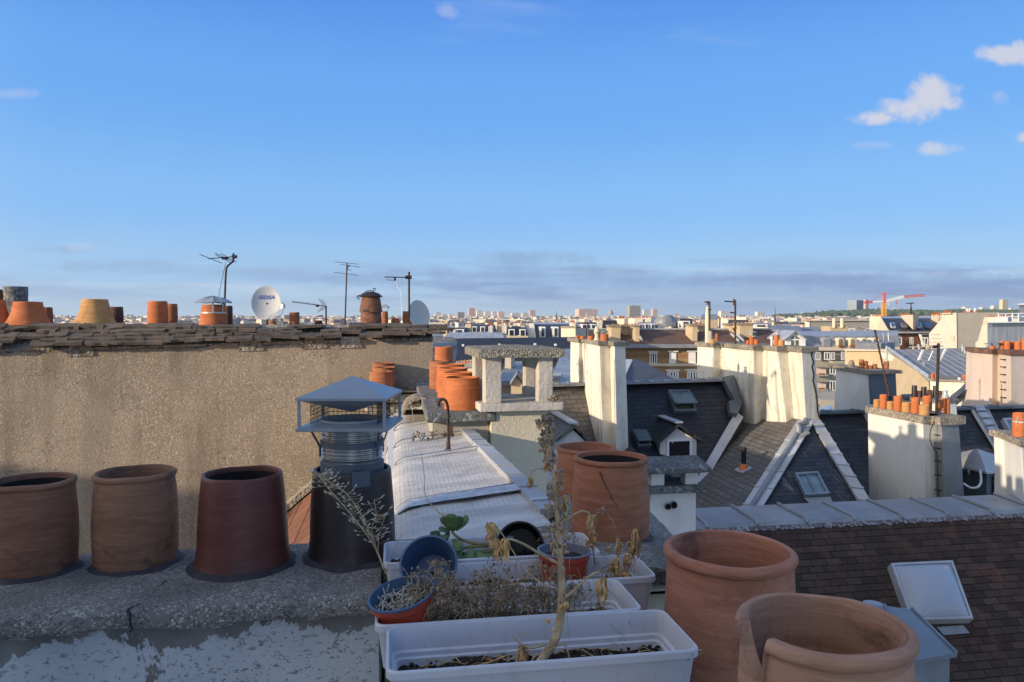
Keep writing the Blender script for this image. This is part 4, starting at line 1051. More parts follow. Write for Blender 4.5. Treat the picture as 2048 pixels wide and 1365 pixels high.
# ================================================================== long beige wall with stone tile coping
W0 = Vector((-4.43, 6.4, 0)); RW = R(12); UW = Vector((math.cos(RW), math.sin(RW), 0)); VW = Vector((-math.sin(RW), math.cos(RW), 0))
SE = 3.744
def LW(s, d, z): return W0 + UW * s + VW * d + Z * z
def WP(px, d, z):
    k = (px - 1024) / F; b = W0 + VW * d
    s = (k * b.y - b.x) / (UW.x - k * UW.y); return LW(s, d, z)
def eave(s): return -0.250 + 0.090 * max(0, min(1, s / SE)) + 0.008 * noise.noise(Vector((s * 1.5, 2, 1)))
def beige_wall():
    t = thing('chimney_wall', 'long beige gravel-rendered wall with sagging old tile coping under chimney pots', 'wall', LW(0, 0, -6))
    n = 90; s0 = -6.0; ss = [s0 + (SE - s0) * i / n for i in range(n + 1)]
    top = [LW(s, 0, eave(s) - 0.045 + 0.012 * noise.noise(Vector((s * 3, 0, 0))) + (0.035 if 0.4 < s % 1.3 < 0.62 else 0)) for s in ss]
    b = MB(); b.prism([LW(SE, 0, -6.5), LW(s0, 0, -6.5)] + top, VW * 1.0)
    b.build('wall', M['gravel_render'], t, frame_of(LW(0, 0, 0), UW, Z, -VW))
    b = MB(); b.rings([[LW(s, .02, eave(s) - .06), LW(s, .0, eave(s) - .012), LW(s, .19, -.085), LW(s, .94, -.07), LW(s, .94, -.3), LW(s, .02, -.35)] for s in ss], True, True, False); b.build('coping_bed', M['concrete_old'], t)
    b = MB()
    nn = 120
    rows = []
    for i in range(nn + 1):
        s = s0 + (SE - s0) * i / nn
        e = 0.012 * noise.noise(Vector((s * 6, 1, 1))); e2 = 0.006 * noise.noise(Vector((s * 15, 4, 1)))
        rows.append([LW(s, 0.16 + e, -.075 + e2), LW(s, .20 + e, -.052 + e2), LW(s, .95, -.050 + e2), LW(s, .97, -.11)])
    b.rings(rows, True, True, True); b.build('mortar_bed', M['concrete_old'], t, None, 0, 60)
    b = MB(); rnd = random.Random(3)
    for row in range(5):
        s = s0 + rnd.random() * .1
        while s < SE + .02:
            w = rnd.uniform(.15, .25)
            ev = eave(s); nrow = 5 if s < 1.2 else (4 if s < 2.4 else 3)
            gap = rnd.random() < (.05 if s < 2.4 else .16)
            if row < nrow and not gap:
                f = (row + .5) / nrow
                d0, z0, d1, z1 = -.075, ev, .20, -.066
                dn = Vector((0, d1 - d0, z1 - z0)); sl = dn.length
                ax = (VW * (d1 - d0) + Z * (z1 - z0)).normalized()
                c = LW(s + w / 2, d0 + (d1 - d0) * f, z0 + (z1 - z0) * f) + Z * rnd.uniform(.002, .014)
                u = (UW + Z * rnd.uniform(-.07, .07) + VW * rnd.uniform(-.06, .06)).normalized()
                tl = rnd.uniform(-.62, -.22); axx = (ax + Z * tl * .6).normalized(); axx = (axx - u * u.dot(axx)).normalized()
                nrm = u.cross(axx)
                lw, ll, th = w * .97 / 2, sl / nrow * 1.7 / 2, rnd.uniform(.022, .031)
                def pt(i, j): return c + u * (lw * i + rnd.uniform(-.007, .007)) + axx * (ll * j + rnd.uniform(-.008, .008))
                q = [pt(-1, -1), pt(-.2, -1.04), pt(.4, -.98), pt(1, -1), pt(1, 1), pt(-1, 1)]
                b.prism(q, nrm * th)
            s += w
    b.build('tile_coping', M['tile_old'], t, frame_of(LW(0, 0, 0), UW, VW, Z))
    b = MB()
    for s in (0.62, 2.05, 2.62, 2.95): b.prism([LW(s - .10, -.012, eave(s) - .09), LW(s + .13, -.012, eave(s) - .085), LW(s + .09, -.012, eave(s) + .02), LW(s - .07, -.012, eave(s) + .02)], VW * .2)
    b.build('mortar_patch', M['concrete_old'], t)
    # house behind the wall, roof out of sight below the coping
    t2 = thing('apartment_building', 'zinc roofed house hidden behind the long beige wall, carrying the aerials', 'building', LW(0, 4, -20))
    b = MB(); b.box(LW(-1.2, 4.6, -10.5), (9.8, 6.9, 19), UW, VW); b.build('wall', M['white_cool'], t2)
    b = MB(); b.prism([LW(-6.1, 1.05, -1.0), LW(-6.1, 8.2, -1.35), LW(-6.1, 8.2, -1.55), LW(-6.1, 1.05, -1.2)], UW * 9.85); b.build('roof', M['zinc_seam'], t2)
    # end return of the wall: grey slab with slate top
    t3 = thing('wall_return', 'narrow grey weathered panel wall just past the right end of the beige wall', 'wall', PX(888, 8.4, -3))
    b = MB(); b.prism([PX(862, 8.3, -.27), PX(914, 8.5, -.25), PX(914, 8.5, -.36), PX(888, 8.38, -1.2), PX(862, 8.3, -1.2)], Vector((-.1, .5, 0))); b.build('panel', M['zinc_pale'], t3)
    b = MB(); b.prism([PX(858, 8.25, -.36), PX(914, 8.45, -.32), PX(912, 8.6, -.215), PX(862, 8.6, -.2)], (-.1, .6, .0)); b.build('coping', M['concrete_grey'], t3)
    b = MB(); b.prism([PX(862, 8.31, -1.2), PX(888, 8.39, -1.2), PX(888, 8.39, -4), PX(862, 8.31, -4)], Vector((-.1, .5, 0))); b.build('base', M['concrete_old'], t3)
beige_wall()
G1 = 'clay pots along the coping of the long beige wall'
def wall_pot(label, px, d, w0, w1, ytop, ybase, mat, flare=0.0, style='plain', name='chimney_pot', n=28):
    zt = -.048
    c = WP(px, d, zt); Y = c.y; k = Y / F
    h = (640 - ytop) * k - zt + 0.0
    r0, r1 = w0 * k / 2, w1 * k / 2
    return small_pot(label, c, r0, r1, h, mat, G1, name, n, style, None, flare), c, h
wall_pot('orange flared pot cut off by the left photo edge', -2, .36, 34, 24, 600, 648, 'clay_orange', .03)
wall_pot('short grey-brown pot behind the flared pot at the left photo edge', 2, .75, 17, 16, 580, 648, 'clay_dark')
wall_pot('tall grey cement pipe standing behind the orange flared pot', 33, .72, 36, 43, 574, 647, 'grey_cement' if 'grey_cement' in M else 'concrete_grey', 0, 'plain', 'cement_pipe')
wall_pot('orange pot flaring wide at its foot, before the grey cement pipe', 57, .36, 62, 51, 604, 647, 'clay_orange', .055)
wall_pot('narrow dark red pot right of the wide orange flared pot', 95, .75, 20, 19, 615, 647, 'clay_rust')
wall_pot('squat yellow-ochre flared pot with sooty patches', 191, .38, 62, 47, 599, 645, 'clay_yellow', .045)
wall_pot('brown pot half hidden behind the yellow-ochre flared pot', 233, .75, 26, 25, 614, 645, 'clay_dark')
wall_pot('plain cylindrical clay pot midway along the coping', 316, .40, 39, 36, 603, 643, 'clay_orange')
wall_pot('dark red pot tucked behind the plain cylindrical pot', 344, .76, 22, 21, 608, 642, 'clay_rust')
_, CAPP, caph = wall_pot('orange pot wearing an eight-sided tin hat on strap legs', 427, .42, 50, 43, 610, 641, 'clay_orange', .012)
wall_pot('olive-brown pot half hidden behind the pot with the tin hat', 456, .80, 18, 18, 612, 641, 'clay_dark')
def tin_hat():
    c = CAPP + Z * (caph); k = CAPP.y / F
    t = thing('chimney_cowl', 'eight-sided shiny tin hat held by strap legs over an orange pot', 'chimney cowl', c)
    b = MB(); o = 8
    ring = lambda r, z, tw=0: [c + Vector((r * k * math.cos(2 * math.pi * i / 16), r * k * math.sin(2 * math.pi * i / 16), z * k + (2.0 * k if i % 2 else 0))) for i in range(16)]
    b.rings([ring(36, 3), ring(35.5, 4), ring(20, 12), ring(1, 16)], False, True, False); b.build('hat', M['galv'], t)
    b = MB()
    for a in (200, 290, 340, 70):
        d = Vector((math.cos(R(a)), math.sin(R(a)), 0)); b.ribbon([c + d * (23.5 * k) - Z * (20 * k), c + d * (23.5 * k), c + d * (29 * k) + Z * (5 * k)], .007, Vector((-d.y, d.x, 0)))
    b.lathe(c - Z * (16 * k), [(23 * k, -.006), (23.6 * k, -.006), (23.6 * k, .006), (23 * k, .006)], 24); b.build('strap_legs', M['alu'], t)
tin_hat()
wall_pot('short terracotta pot with banded rim between the two satellite dishes', 589, .60, 18.5, 18.5, 625, 645, 'clay_rust', 0, 'roll')
wall_pot('brown stub pot barely showing right of the dish', 545, .9, 14, 14, 642, 645, 'clay_rust')
wall_pot('brown stub pot barely showing left of the tall bare aerial', 637, .9, 15, 15, 641, 645, 'clay_dark')
wall_pot('low orange pot right of the sooty stack of pots', 791, .55, 15.5, 15.5, 637, 646, 'clay_orange')
wall_pot('upright orange pot with a black crack beside the right dish', 812, .55, 12.5, 12.5, 623, 646, 'clay_rust')
_, RP, rh = wall_pot('slim orange pot with a little tin roof behind the sooty pot', 770, .8, 13, 11.5, 623, 645, 'clay_rust')
b = MB(); k = RP.y / F; c = RP + Z * rh
b.rings([[c + Vector((10 * k * i, 10 * k * j, 7 * k)) for i, j in ((-1, -1), (1, -1), (1, 1), (-1, 1))], [c + Vector((2 * k * i, 2 * k * j, 14 * k)) for i, j in ((-1, -1), (1, -1), (1, 1), (-1, 1))]], True, True, False)
for i in (-1, 1): b.bar(c + Vector((4 * k * i, -2 * k, -3 * k)), c + Vector((8 * k * i, -4 * k, 8 * k)), .004, 4)
tag(b.build('chimney_cowl', M['galv']), 'little square tin roof on the slim orange pot', 'chimney cowl')
def sooty():
    c = WP(742, .45, -.048); k = c.y / F
    t = thing('chimney_pot', 'soot-blackened pot in two tiers with iron lid and wire, tallest on the coping', 'chimney pot', c, G1)
    o = pot_obj('lower_tier', c, [(23.5 * k, 0), (21.5 * k, 3 * k), (20.5 * k, 15 * k), (20.2 * k, 27 * k)], .02, M['clay_sooty'], 32, .05); o.parent = t; o.matrix_parent_inverse = wm(t).inverted()
    o = pot_obj('upper_tier', c + Z * 25 * k, [(22.6 * k, 0), (22 * k, 6 * k), (20 * k, 18 * k), (17.4 * k, 32 * k)], .02, M['clay_sooty'], 32, .01); o.parent = t; o.matrix_parent_inverse = wm(t).inverted()
    b = MB(); q = c + Z * 56 * k
    b.lathe(q, [(24 * k, -1 * k), (24.3 * k, 0), (16 * k, 6.5 * k), (6 * k, 9.5 * k), (.001, 10 * k)], 28, wob=.05)
    b.tube(smooth([q + Vector((-22 * k, -4 * k, -6 * k)), q + Vector((-26 * k, -6 * k, -1 * k)), q + Vector((-22 * k, -8 * k, 2 * k)), q + Vector((-8 * k, -12 * k, 3 * k))], 5), 1.1 * k, 5)
    b.tube(smooth([q + Vector((-12 * k, 0, 9 * k)), q + Vector((-2 * k, 0, 12 * k)), q + Vector((6 * k, 0, 10 * k)), q + Vector((5 * k, 0, 15 * k)), q + Vector((9 * k, 0, 16 * k)), q + Vector((9 * k, 0, 11 * k))], 5), .8 * k, 5)
    b.build('lid', M['iron'], t)
sooty()

# ---- aerials and dishes behind the wall
def dish(label, px, py, wpx, hpx, Y, yaw, lettering=None, arm=True, mast_px=None):
    c = P(px, py, Y); k = Y / F; r = hpx * k / 2
    n = Vector((math.sin(yaw), -math.cos(yaw), .30)).normalized(); u = Z.cross(n).normalized() * -1; u = n.cross(Z).normalized() * -1; v = n.cross(u)
    if v.z < 0: v = -v
    t = thing('satellite_dish', label, 'satellite dish', Vector((c.x, c.y, -1.1)))
    dep = r * .18; b = MB()
    prof = [(r * f, dep * f * f) for f in (0.001, .2, .4, .6, .8, .95, 1.0)] + [(r * 1.025, dep * 1.0), (r * 1.025, dep * .93)] + [(r * f, dep * f * f - .012) for f in (.98, .8, .5, .2, .001)]
    ec = c - n * dep
    b.lathe(ec, prof, 48, u * .80, v, n); b.build('reflector', M['dish'], t, None, 0, 50)
    b = MB(); b.tube([Vector((c.x, c.y, 0)) - n * .06 + Vector((-.02 if mast_px is None else (mast_px - px) * k, .03, -1.05)), Vector((c.x + (0 if mast_px is None else (mast_px - px) * k), c.y + .06, c.z))], .018, 8); b.box(ec - n * .03, (.10, .10, .05), u, v, n); b.build('mast', M['rust'], t)
    if arm:
        tip = P(px + 34, py + 7, Y - .30) ; lo = ec + n * dep * .9 - v * r * .98
        b = MB(); b.tube([lo, tip - Z * .03], .009, 6); b.box(tip, (.055, .05, .07), Vector((.8, -.5, 0)).normalized(), Vector((.5, .8, 0)).normalized(), Z); b.lathe(tip + Vector((-.02, .01, .03)), [(.02, -.01), (.026, .02), (.0, .035)], 12); b.build('feed_arm', M['alu'], t)
        b = MB(); b.tube(smooth([tip - Z * .03, tip + Vector((-.02, 0, -.12)), lo + Vector((.1, 0, -.02)), lo + Vector((-.05, .1, 0))], 5), .004, 5); b.build('cable', M['iron'], t)
    if lettering:
        cu = bpy.data.curves.new('lettering', 'FONT'); cu.body = lettering; cu.size = r * .30; cu.align_x = 'CENTER'; cu.align_y = 'CENTER'; cu.extrude = 0; cu.resolution_u = 3; cu.shear = .25; cu.offset = .002; cu.space_character = 1.05
        to = bpy.data.objects.new('tmp', cu); COL.objects.link(to); dg = bpy.context.evaluated_depsgraph_get()
        me = bpy.data.meshes.new_from_object(to.evaluated_get(dg)); COL.objects.unlink(to); bpy.data.objects.remove(to)
        for vtx in me.vertices:
            x, y = vtx.co.x * 1.0, vtx.co.y + r * .36; rr = (x * x / .64 + y * y) / (r * r)
            p = ec + u * x + v * y + n * (dep * rr + .008); vtx.co = p
        me.name = 'lettering'; me.materials.clear(); me.materials.append(M['blue_ink']); o = bpy.data.objects.new('lettering', me); COL.objects.link(o); o.parent = t; o.matrix_parent_inverse = wm(t).inverted()
dish('white satellite dish with blue lettering on a mast behind the beige wall', 532, 606, 56, 69, 12.0, R(14), 'SEDEA')
dish('plain pale satellite dish at the right end of the beige wall', 839, 629, 42, 58, 11.2, R(38), None, False, 822)
def aerial_base(name, label, px, Y, ytop, r=.012, lean=0, mat='rust', zbot=-1.15):
    top = P(px + lean, ytop, Y); bot = Vector((PX(px, Y, 0).x, Y, zbot))
    t = thing(name, label, 'aerial', bot)
    b = MB(); b.tube([bot, top], r, 6); b.build('mast', M[mat], t); return t, top
def rods(mb, a, b_, n, l, axis, r=.0035, taper=0):
    for i in range(n):
        f = i / max(1, n - 1); c = a.lerp(b_, f); ll = l * (1 - taper * f); mb.bar(c - axis * ll / 2, c + axis * ll / 2, r, 4)
def aerials():
    Y = 11.5; k = Y / F; D = lambda x, y, d=0: P(x, y, Y + d)
    t = thing('tv_aerial', 'aerial on a cranked mast above the pot with the tin hat', 'aerial', D(449, 645))
    b = MB(); b.tube(smooth([PX(449, Y, -1.15), D(449, 640), D(451, 560), D(453, 537), D(459, 529), D(466, 523), D(467, 512), D(467, 507)], 4), .016, 6); b.build('mast', M['iron'], t)
    b = MB(); b.bar(D(417, 518, -.25), D(475, 513, .15), .007, 5); b.box(D(450, 517), (.09, .04, .04)); b.box(D(469, 514), (.07, .05, .05))
    b.bar(D(399, 509, -.3), D(444, 527, -.2), .005, 4)
    for o_ in (0, 5): b.bar(D(429 + o_ * .4, 506 + o_ * .8, -.1), D(463 + o_ * .2, 522 + o_ * .9, 0), .005, 4)
    b.bar(D(441, 507), D(473, 525), .005, 4); b.build('rods', M['iron'], t)
    b = MB(); b.tube(smooth([D(452, 524), D(446, 550), D(441, 575), D(438, 592), D(437, 640)], 5), .004, 4); b.build('cable', M['iron'], t)
    Y = 12.5; D = lambda x, y, d=0: P(x, y, Y + d)
    t, top = aerial_base('tv_aerial', 'tall bare mast with thin crossed rods, between the left dish and the sooty pot', 685, 12.5, 526, .012, 9)
    b = MB(); 
    for x0, y0, x1, y1 in ((670, 524, 718, 529), (681, 529, 721, 535), (692, 539, 703, 541), (668, 545, 717, 551)): b.bar(D(x0, y0), D(x1, y1), .004, 4)
    b.tube([D(693, 540), D(697, 533), D(700, 531)], .009, 5); b.build('rods', M['iron'], t)
    t, top = aerial_base('tv_aerial', 'low comb-shaped aerial pointing left, right of the short banded pot', 652, 12.5, 612, .014)
    b = MB(); b.bar(D(584, 604), D(654, 613), .007, 5); b.box(D(635, 612), (.05, .05, .04))
    for i in range(9): x = 586 + i * 5.5; b.bar(D(x, 602.5 + (x - 584) * .13 - 1.5), D(x, 602.5 + (x - 584) * .13 + 3.0, .1), .003, 4)
    for i in range(3): b.bar(D(637 + i * 4.3, 598 + i), D(646 + i * 3, 611), .004, 4); b.bar(D(646 + i * 3, 612), D(634 + i * 5, 626 - i * 2), .004, 4)
    b.build('rods', M['iron'], t)
    Y = 10.8; D = lambda x, y, d=0: P(x, y, Y + d)
    t, top = aerial_base('tv_aerial', 'rusty mast with a side boom and white cable beside the right dish', 818, 10.8, 544, .016, 0)
    b = MB(); b.bar(D(769, 554.5), D(823, 555.5), .008, 5); b.box(D(817, 555), (.09, .06, .05)); b.box(D(790, 559), (.03, .03, .04)); b.bar(D(772, 560), D(788, 561), .004, 4)
    for x in (770, 776, 806, 811): b.bar(D(x, 555, -.12), D(x, 555, .12), .004, 4)
    b.build('rods', M['iron'], t)
    b = MB(); b.tube(smooth([D(792, 561), D(795, 574), D(801, 582), D(803, 610), D(804, 650)], 5), .004, 5); b.build('cable', M['white_paint'], t)
aerials()

# ================================================================== pale membrane roof over the party wall, left tile slope
def membrane_roof():
    t = thing('party_wall_roof', 'party wall covered in pale wrinkled waterproofing sheet with white edge strip', 'roof', L(.25, 4, -4))
    us = [-.055, -.05, -.035, -.01, .02, .06, .12, .20, .30, .40, .47, .50]
    def zprof(u):
        if u > .06: return -.722 - (.50 - u) * .12
        f = (.06 - u) / .115; return -.775 - .26 * f ** 2.2
    def uedge(v): return .0 + (.05 if v < 3 else 0)
    segs = [(2.46, 2.98, 'foil_near'), (2.98, 4.02, 'mesh'), (4.02, 4.62, 'sheet'), (4.62, 5.35, 'sheet'), (5.35, 6.1, 'sheet')]
    for si, (v0, v1, nm) in enumerate(segs):
        n = max(6, int((v1 - v0) / .03)); rows = []
        for j in range(n + 1):
            v = v0 + (v1 + .02 - v0) * j / n; row = []
            for i, u in enumerate(us):
                wr = .009 * noise.noise(Vector((u * 5, v * 4, si))) + .006 * noise.noise(Vector((u * 22, v * 9, si + 4))) + .003 * noise.noise(Vector((u * 45, v * 40, 2)))
                fo = .012 * noise.noise(Vector((v * 11, si, 1))) * max(0, 1 - max(0, u) / .2)
                row.append(L(u + fo - (.006 * (4 - si) if u < .05 else 0) + .04 * (4.2 - v) / 1.7 * (1 if u > .45 else 0), v, zprof(u) + wr + .004 * (4 - si)))
            rows.append(row)
        w = len(us); vs = [p for r in rows for p in r] + [p - Z * .03 for r in rows for p in r]; N = len(rows) * w
        fs = [(j * w + i, j * w + i + 1, (j + 1) * w + i + 1, (j + 1) * w + i) for j in range(n) for i in range(w - 1)]
        fs += [tuple(N + q for q in reversed(f)) for f in fs]
        fs += [(i, i + 1, N + i + 1, N + i) for i in range(w - 1)] + [(n * w + i + 1, n * w + i, N + n * w + i, N + n * w + i + 1) for i in range(w - 1)]
        b = MB(); b.add(vs, fs, True); b.build('sheet', M['membrane'], t, frame_of(L(0, v0, 0), U, V, Z), 0, 60)
    b = MB()                                       # wall under the sheet
    b.prism([L(-.03, 2.46, -.80), L(.54, 2.46, -.74), L(.46, 6.9, -.76), L(-.03, 6.9, -.80)], (0, 0, -3.5)); b.build('wall', M['white_cool'], t)
    strip('edge_strip', L(.565, 2.62, -.715), L(.462, 4.78, -.722), .075, .028, M['zinc_pale'], t, Z, 9, .006)
    b = MB()                                       # foil tape bands and joints over the sheet
    for v in (3.0, 4.03, 4.63, 5.36):
        pts = [L(u + (.02 if u > .45 else 0), v + .015 * noise.noise(Vector((u * 8, v, 3))) + .10 * (u - .25) * 0, zprof(u) + .034) for u in us[1:]]
        b.ribbon(pts, .012 if v != 3.0 else .06, V)
    b.build('tape_band', M['foil'], t)
    b = MB()
    for v in (3.07, 4.045, 4.645, 5.375):
        b.tube([L(u + (.01 if u > .45 else 0), v + .015 * noise.noise(Vector((u * 8, v, 3))), zprof(u) + .030) for u in us[1:]], .0035, 4)
    b.build('joint', M['bitumen'], t)
    b = MB()                                       # torn patch showing rubble
    rnd = random.Random(5)
    for i in range(60): b.ball(L(.12 + rnd.random() * .20, 4.60 + rnd.gauss(0, .025), -.755 + rnd.random() * .02 + .05 * (rnd.random())), rnd.uniform(.003, .009), 5)
    b.build('torn_patch', M['concrete_block'], t)
    # iron hook pipe
    t2 = thing('hook_pipe', 'rusty iron pipe bent into a hook, bolted to the pale membrane roof', 'pipe', P(897, 903, 4.16))
    D = lambda x, y: P(x, y, 4.16)
    b = MB(); b.tube(smooth([D(897, 905), D(897, 870), D(896, 830), D(895, 812), D(891, 802), D(884, 799), D(878, 803), D(877, 810), D(881, 813)], 5), .0085, 10); b.build('pipe', M['iron'], t2)
    b = MB(); b.lathe(D(897, 905), [(.03, -.01), (.026, .012), (.013, .022), (.012, .06)], 16, wob=.15); b.build('flange', M['rust'], t2)
    b = MB(); b.box(D(902, 862), (.022, .016, .06)); b.box(D(897, 870), (.062, .012, .012)); b.build('clamp', M['rust'], t2)
membrane_roof()
def left_slope():
    t = thing('lean_to_roof', 'narrow clay tile lean-to roof falling left from the membrane toward the beige wall', 'roof', L(-1, 5, -4))
    a, b_ = L(-.05, 2.5, -1.0), L(-.05, 7.25, -1.0)
    n = Vector((-U.x * .84, -U.y * .84, 1)).normalized(); n = (-U * .84 + Z).normalized()
    n = Vector((-(U * .84).x, -(U * .84).y, 1)).normalized()
    dn = (-U - Z * .84).normalized()
    b = MB(); b.prism([a, b_, b_ + dn * 3.2, a + dn * 3.2], -n * .1); b.build('tile_slope', M['tile_red'], t, frame_of(a, V, -dn, n))
    b = MB(); b.prism([a + n * .03 - dn * .06, b_ + n * .03 - dn * .06, b_ + dn * .30 + n * .012, a + dn * .28 + n * .012], -n * .01); b.build('foil_band', M['foil'], t)
    strip('mortar_fillet', L(-.05, 7.07, -.98) + dn * .0, L(-.05, 7.02, -.98) + dn * 3.0, .28, .05, M['concrete_old'], t, n)
    b = MB(); b.prism([a + dn * .30, b_ + dn * .30, b_ + dn * .52 + n * .02, a + dn * .46 + n * .02], n * .02); b.build('verge_strip', M['cream'], t)
    b = MB(); b.prism([a + dn * .1 - Z * .1, a + dn * 3.2 - Z * .1, a + dn * 3.2 - Z * 2, a + dn * .1 - Z * 3.8], V * 4.6); b.build('wall', M['white_cool'], t)
left_slope()

# ---- rubble ledge with three broken pots
def ledge():
    t = thing('chimney_ledge', 'crumbling stone chimney ledge against the beige wall under broken clay pots', 'chimney', LW(3.3, -.35, -3))
    b = MB(); rnd = random.Random(11)
    b.prism([PX(726, 6.38, -.655), PX(869, 6.62, -.655), LW(SE + .06, -.02, -.64), LW(3.0, -.02, -.64)], (0, 0, -.075))
    b.build('top_slab', M['concrete_old'], t, None, .012)
    b = MB(); b.prism([PX(732, 6.42, -.74), PX(866, 6.65, -.74), LW(SE + .05, -.02, -.74), LW(3.05, -.02, -.74)], (0, 0, -.08)); b.build('stone_course', M['concrete_old'], t, None, .01)
    b = MB(); b.prism([PX(745, 6.55, -.83), PX(862, 6.75, -.83), LW(SE + .02, -.02, -.83), LW(3.15, -.02, -.83)], (0, 0, -3)); b.build('base', M['concrete_old'], t)
    b = MB()
    for i in range(14):
        x = rnd.uniform(800, 868); y = rnd.uniform(6.5, 6.9); b.box(PX(x, y, -.645 + rnd.random() * .02), (rnd.uniform(.08, .2), rnd.uniform(.05, .12), .012), (UW + Z * rnd.uniform(-.05, .05)).normalized())
    b.build('loose_slate', M['tile_old'], t)
    b = MB()
    for i in range(22): b.ball(PX(rnd.uniform(775, 830), rnd.uniform(5.95, 6.3), -.80 + rnd.random() * .05), rnd.uniform(.01, .035), 6, rnd.uniform(.7, 1.6), 1, rnd.uniform(.4, .8))
    tag(b.build('rubble', M['concrete_block']), 'heap of broken mortar lumps at the top end of the membrane roof', 'rubble')
    gN = 'weathered clay pots on the crumbling ledge'
    def nf(a, s):
        d = (a - math.pi * 1.62 + math.pi) % (2 * math.pi) - math.pi
        return .055 if abs(d) < .55 else (.03 if abs(d + .1) < .7 else 0)
    small_pot('orange pot with a bite broken from its rim, in front of two others', PX(762, 6.47, -.655), .104, .100, .205, 'clay_rust', gN, n=48, style='roll', notch=nf)
    small_pot('second weathered pot, directly behind the one with the broken rim', PX(768, 6.73, -.645), .102, .098, .215, 'clay_rust', gN, n=28, style='roll')
    small_pot('rear weathered pot, farthest on the crumbling ledge by the beige wall', PX(766, 6.95, -.64), .100, .098, .235, 'clay_rust', gN, n=28, style='roll')
ledge()
def pot_row_stack():
    t = thing('chimney_stack', 'low chimney stack along the membrane edge carrying a receding row of orange pots', 'chimney', L(.45, 5.8, -4))
    b = MB(); b.box(L(.43, 5.85, -.615), (.44, 2.45, .06)); b.build('cap', M['concrete_grey'], t, None, .01)
    b = MB(); b.box(L(.43, 5.86, -2.35), (.36, 2.32, 3.4)); b.build('wall', M['grey_wall'], t)
    g = 'row of orange pots on the stack beside the membrane roof'
    for i, (v, lab) in enumerate(((4.86, 'nearest pot of the receding orange row, rim chipped'), (5.24, 'second orange pot of the receding row from its near end'), (5.62, 'third orange pot of the receding row from its near end'), (6.0, 'fourth orange pot of the receding row, before the tall pipe'))):
        small_pot(lab, L(.455 + .012 * (i % 2), v, -.585), .116, .110, .208 + .006 * i, 'clay_orange', g, n=32, style='roll', flare=.004)
    small_pot('tall smooth orange pipe at the far end of the receding pot row', L(.455, 6.62, -.585), .082, .080, .345, 'clay_orange', None, 'chimney_pipe', 32)
    small_pot('dark clay pot beside the tall orange pipe at the row end', L(.40, 6.30, -.585), .09, .088, .235, 'clay_rust', g, n=24)
    b = MB(); c = L(.20, 5.72, -.70)
    a = [c + U * (.13 * math.cos(R(x))) + Z * (.13 * math.sin(R(x))) - V * .25 for x in range(0, 181, 15)]; a2 = [p + V * .5 - Z * .02 for p in a]
    b.rings([a, a2], False, False, True)
    ai = [c + U * (.112 * math.cos(R(x))) + Z * (.112 * math.sin(R(x))) - V * .25 for x in range(0, 181, 15)]; b.rings([ai, [p + V * .5 - Z * .02 for p in ai]], False, False, True)
    b.rings([a, ai], False, False, False)
    tag(b.build('ridge_tile', M['concrete_old']), 'half-round mossy clay ridge tile at the far end of the membrane roof', 'tile')
pot_row_stack()

# ---- cream block chimney with slab on piers
def block_chimney():
    r = R(11.7); u = Vector((math.cos(r), math.sin(r), 0)); v = Vector((-math.sin(r), math.cos(r), 0)); o = PX(960, 4.6, 0)
    Q = lambda a, b_, z: o + u * a + v * b_ + Z * z
    t = thing('chimney_stack', 'cream rendered chimney with a thick pebbly concrete slab raised on four piers', 'chimney', Q(.27, .3, -4))
    b = MB(); b.box(Q(.263, .30, -2.37), (.365, .48, 3.6), u, v); b.build('wall', M['cream'], t, None, .004)
    b = MB(); b.box(Q(.27, .305, -.553), (.54, .61, .05), u, v); b.build('lower_slab', M['concrete_old'] if False else M['pier'], t, None, .006)
    for a, b_, w, d in ((.09, .085, .105, .11), (.43, .085, .095, .11), (.085, .50, .10, .12), (.44, .50, .10, .12)):
        p = MB(); p.box(Q(a, b_, -.383), (w, d, .29), u, v); p.build('pier', M['pier'], t, None, .004)
    # rough domed slab
    b = MB(); rows = []; n = 26
    for j in range(n + 1):
        y = -.015 + .63 * j / n; row = []
        for i in range(n + 1):
            x = -.008 + .555 * i / n; e = min(i, n - i, j, n - j)
            z = -.183 + .014 * math.sin(math.pi * i / n) * math.sin(math.pi * j / n) + .006 * noise.noise(Vector((x * 30, y * 30, 0))) - (.006 if e == 0 else 0)
            row.append(Q(x + (.006 * noise.noise(Vector((y * 40, x, 1))) if e == 0 else 0), y + (.006 * noise.noise(Vector((x * 40, y, 2))) if e == 0 else 0), z))
        rows.append(row)
    b.rings([[*rw, *[Vector((p.x, p.y, -.238 + .004 * noise.noise(p * 40))) for p in reversed(rw)]] for rw in rows], True, True, True)
    b.build('top_slab', M['concrete_block'], t, frame_of(Q(0, 0, -.2), u, v, Z), 0, 40)
    m = MB(); c = Q(.475, .03, -.52)
    for i in range(40): m.ball(c + Vector((random.gauss(0, .022), random.gauss(0, .015), random.uniform(0, .035))), random.uniform(.004, .009), 5)
    tag(m.build('moss_tuft', M['dry_brown']), 'small dry moss tuft on the lower slab of the block chimney', 'moss')
block_chimney()
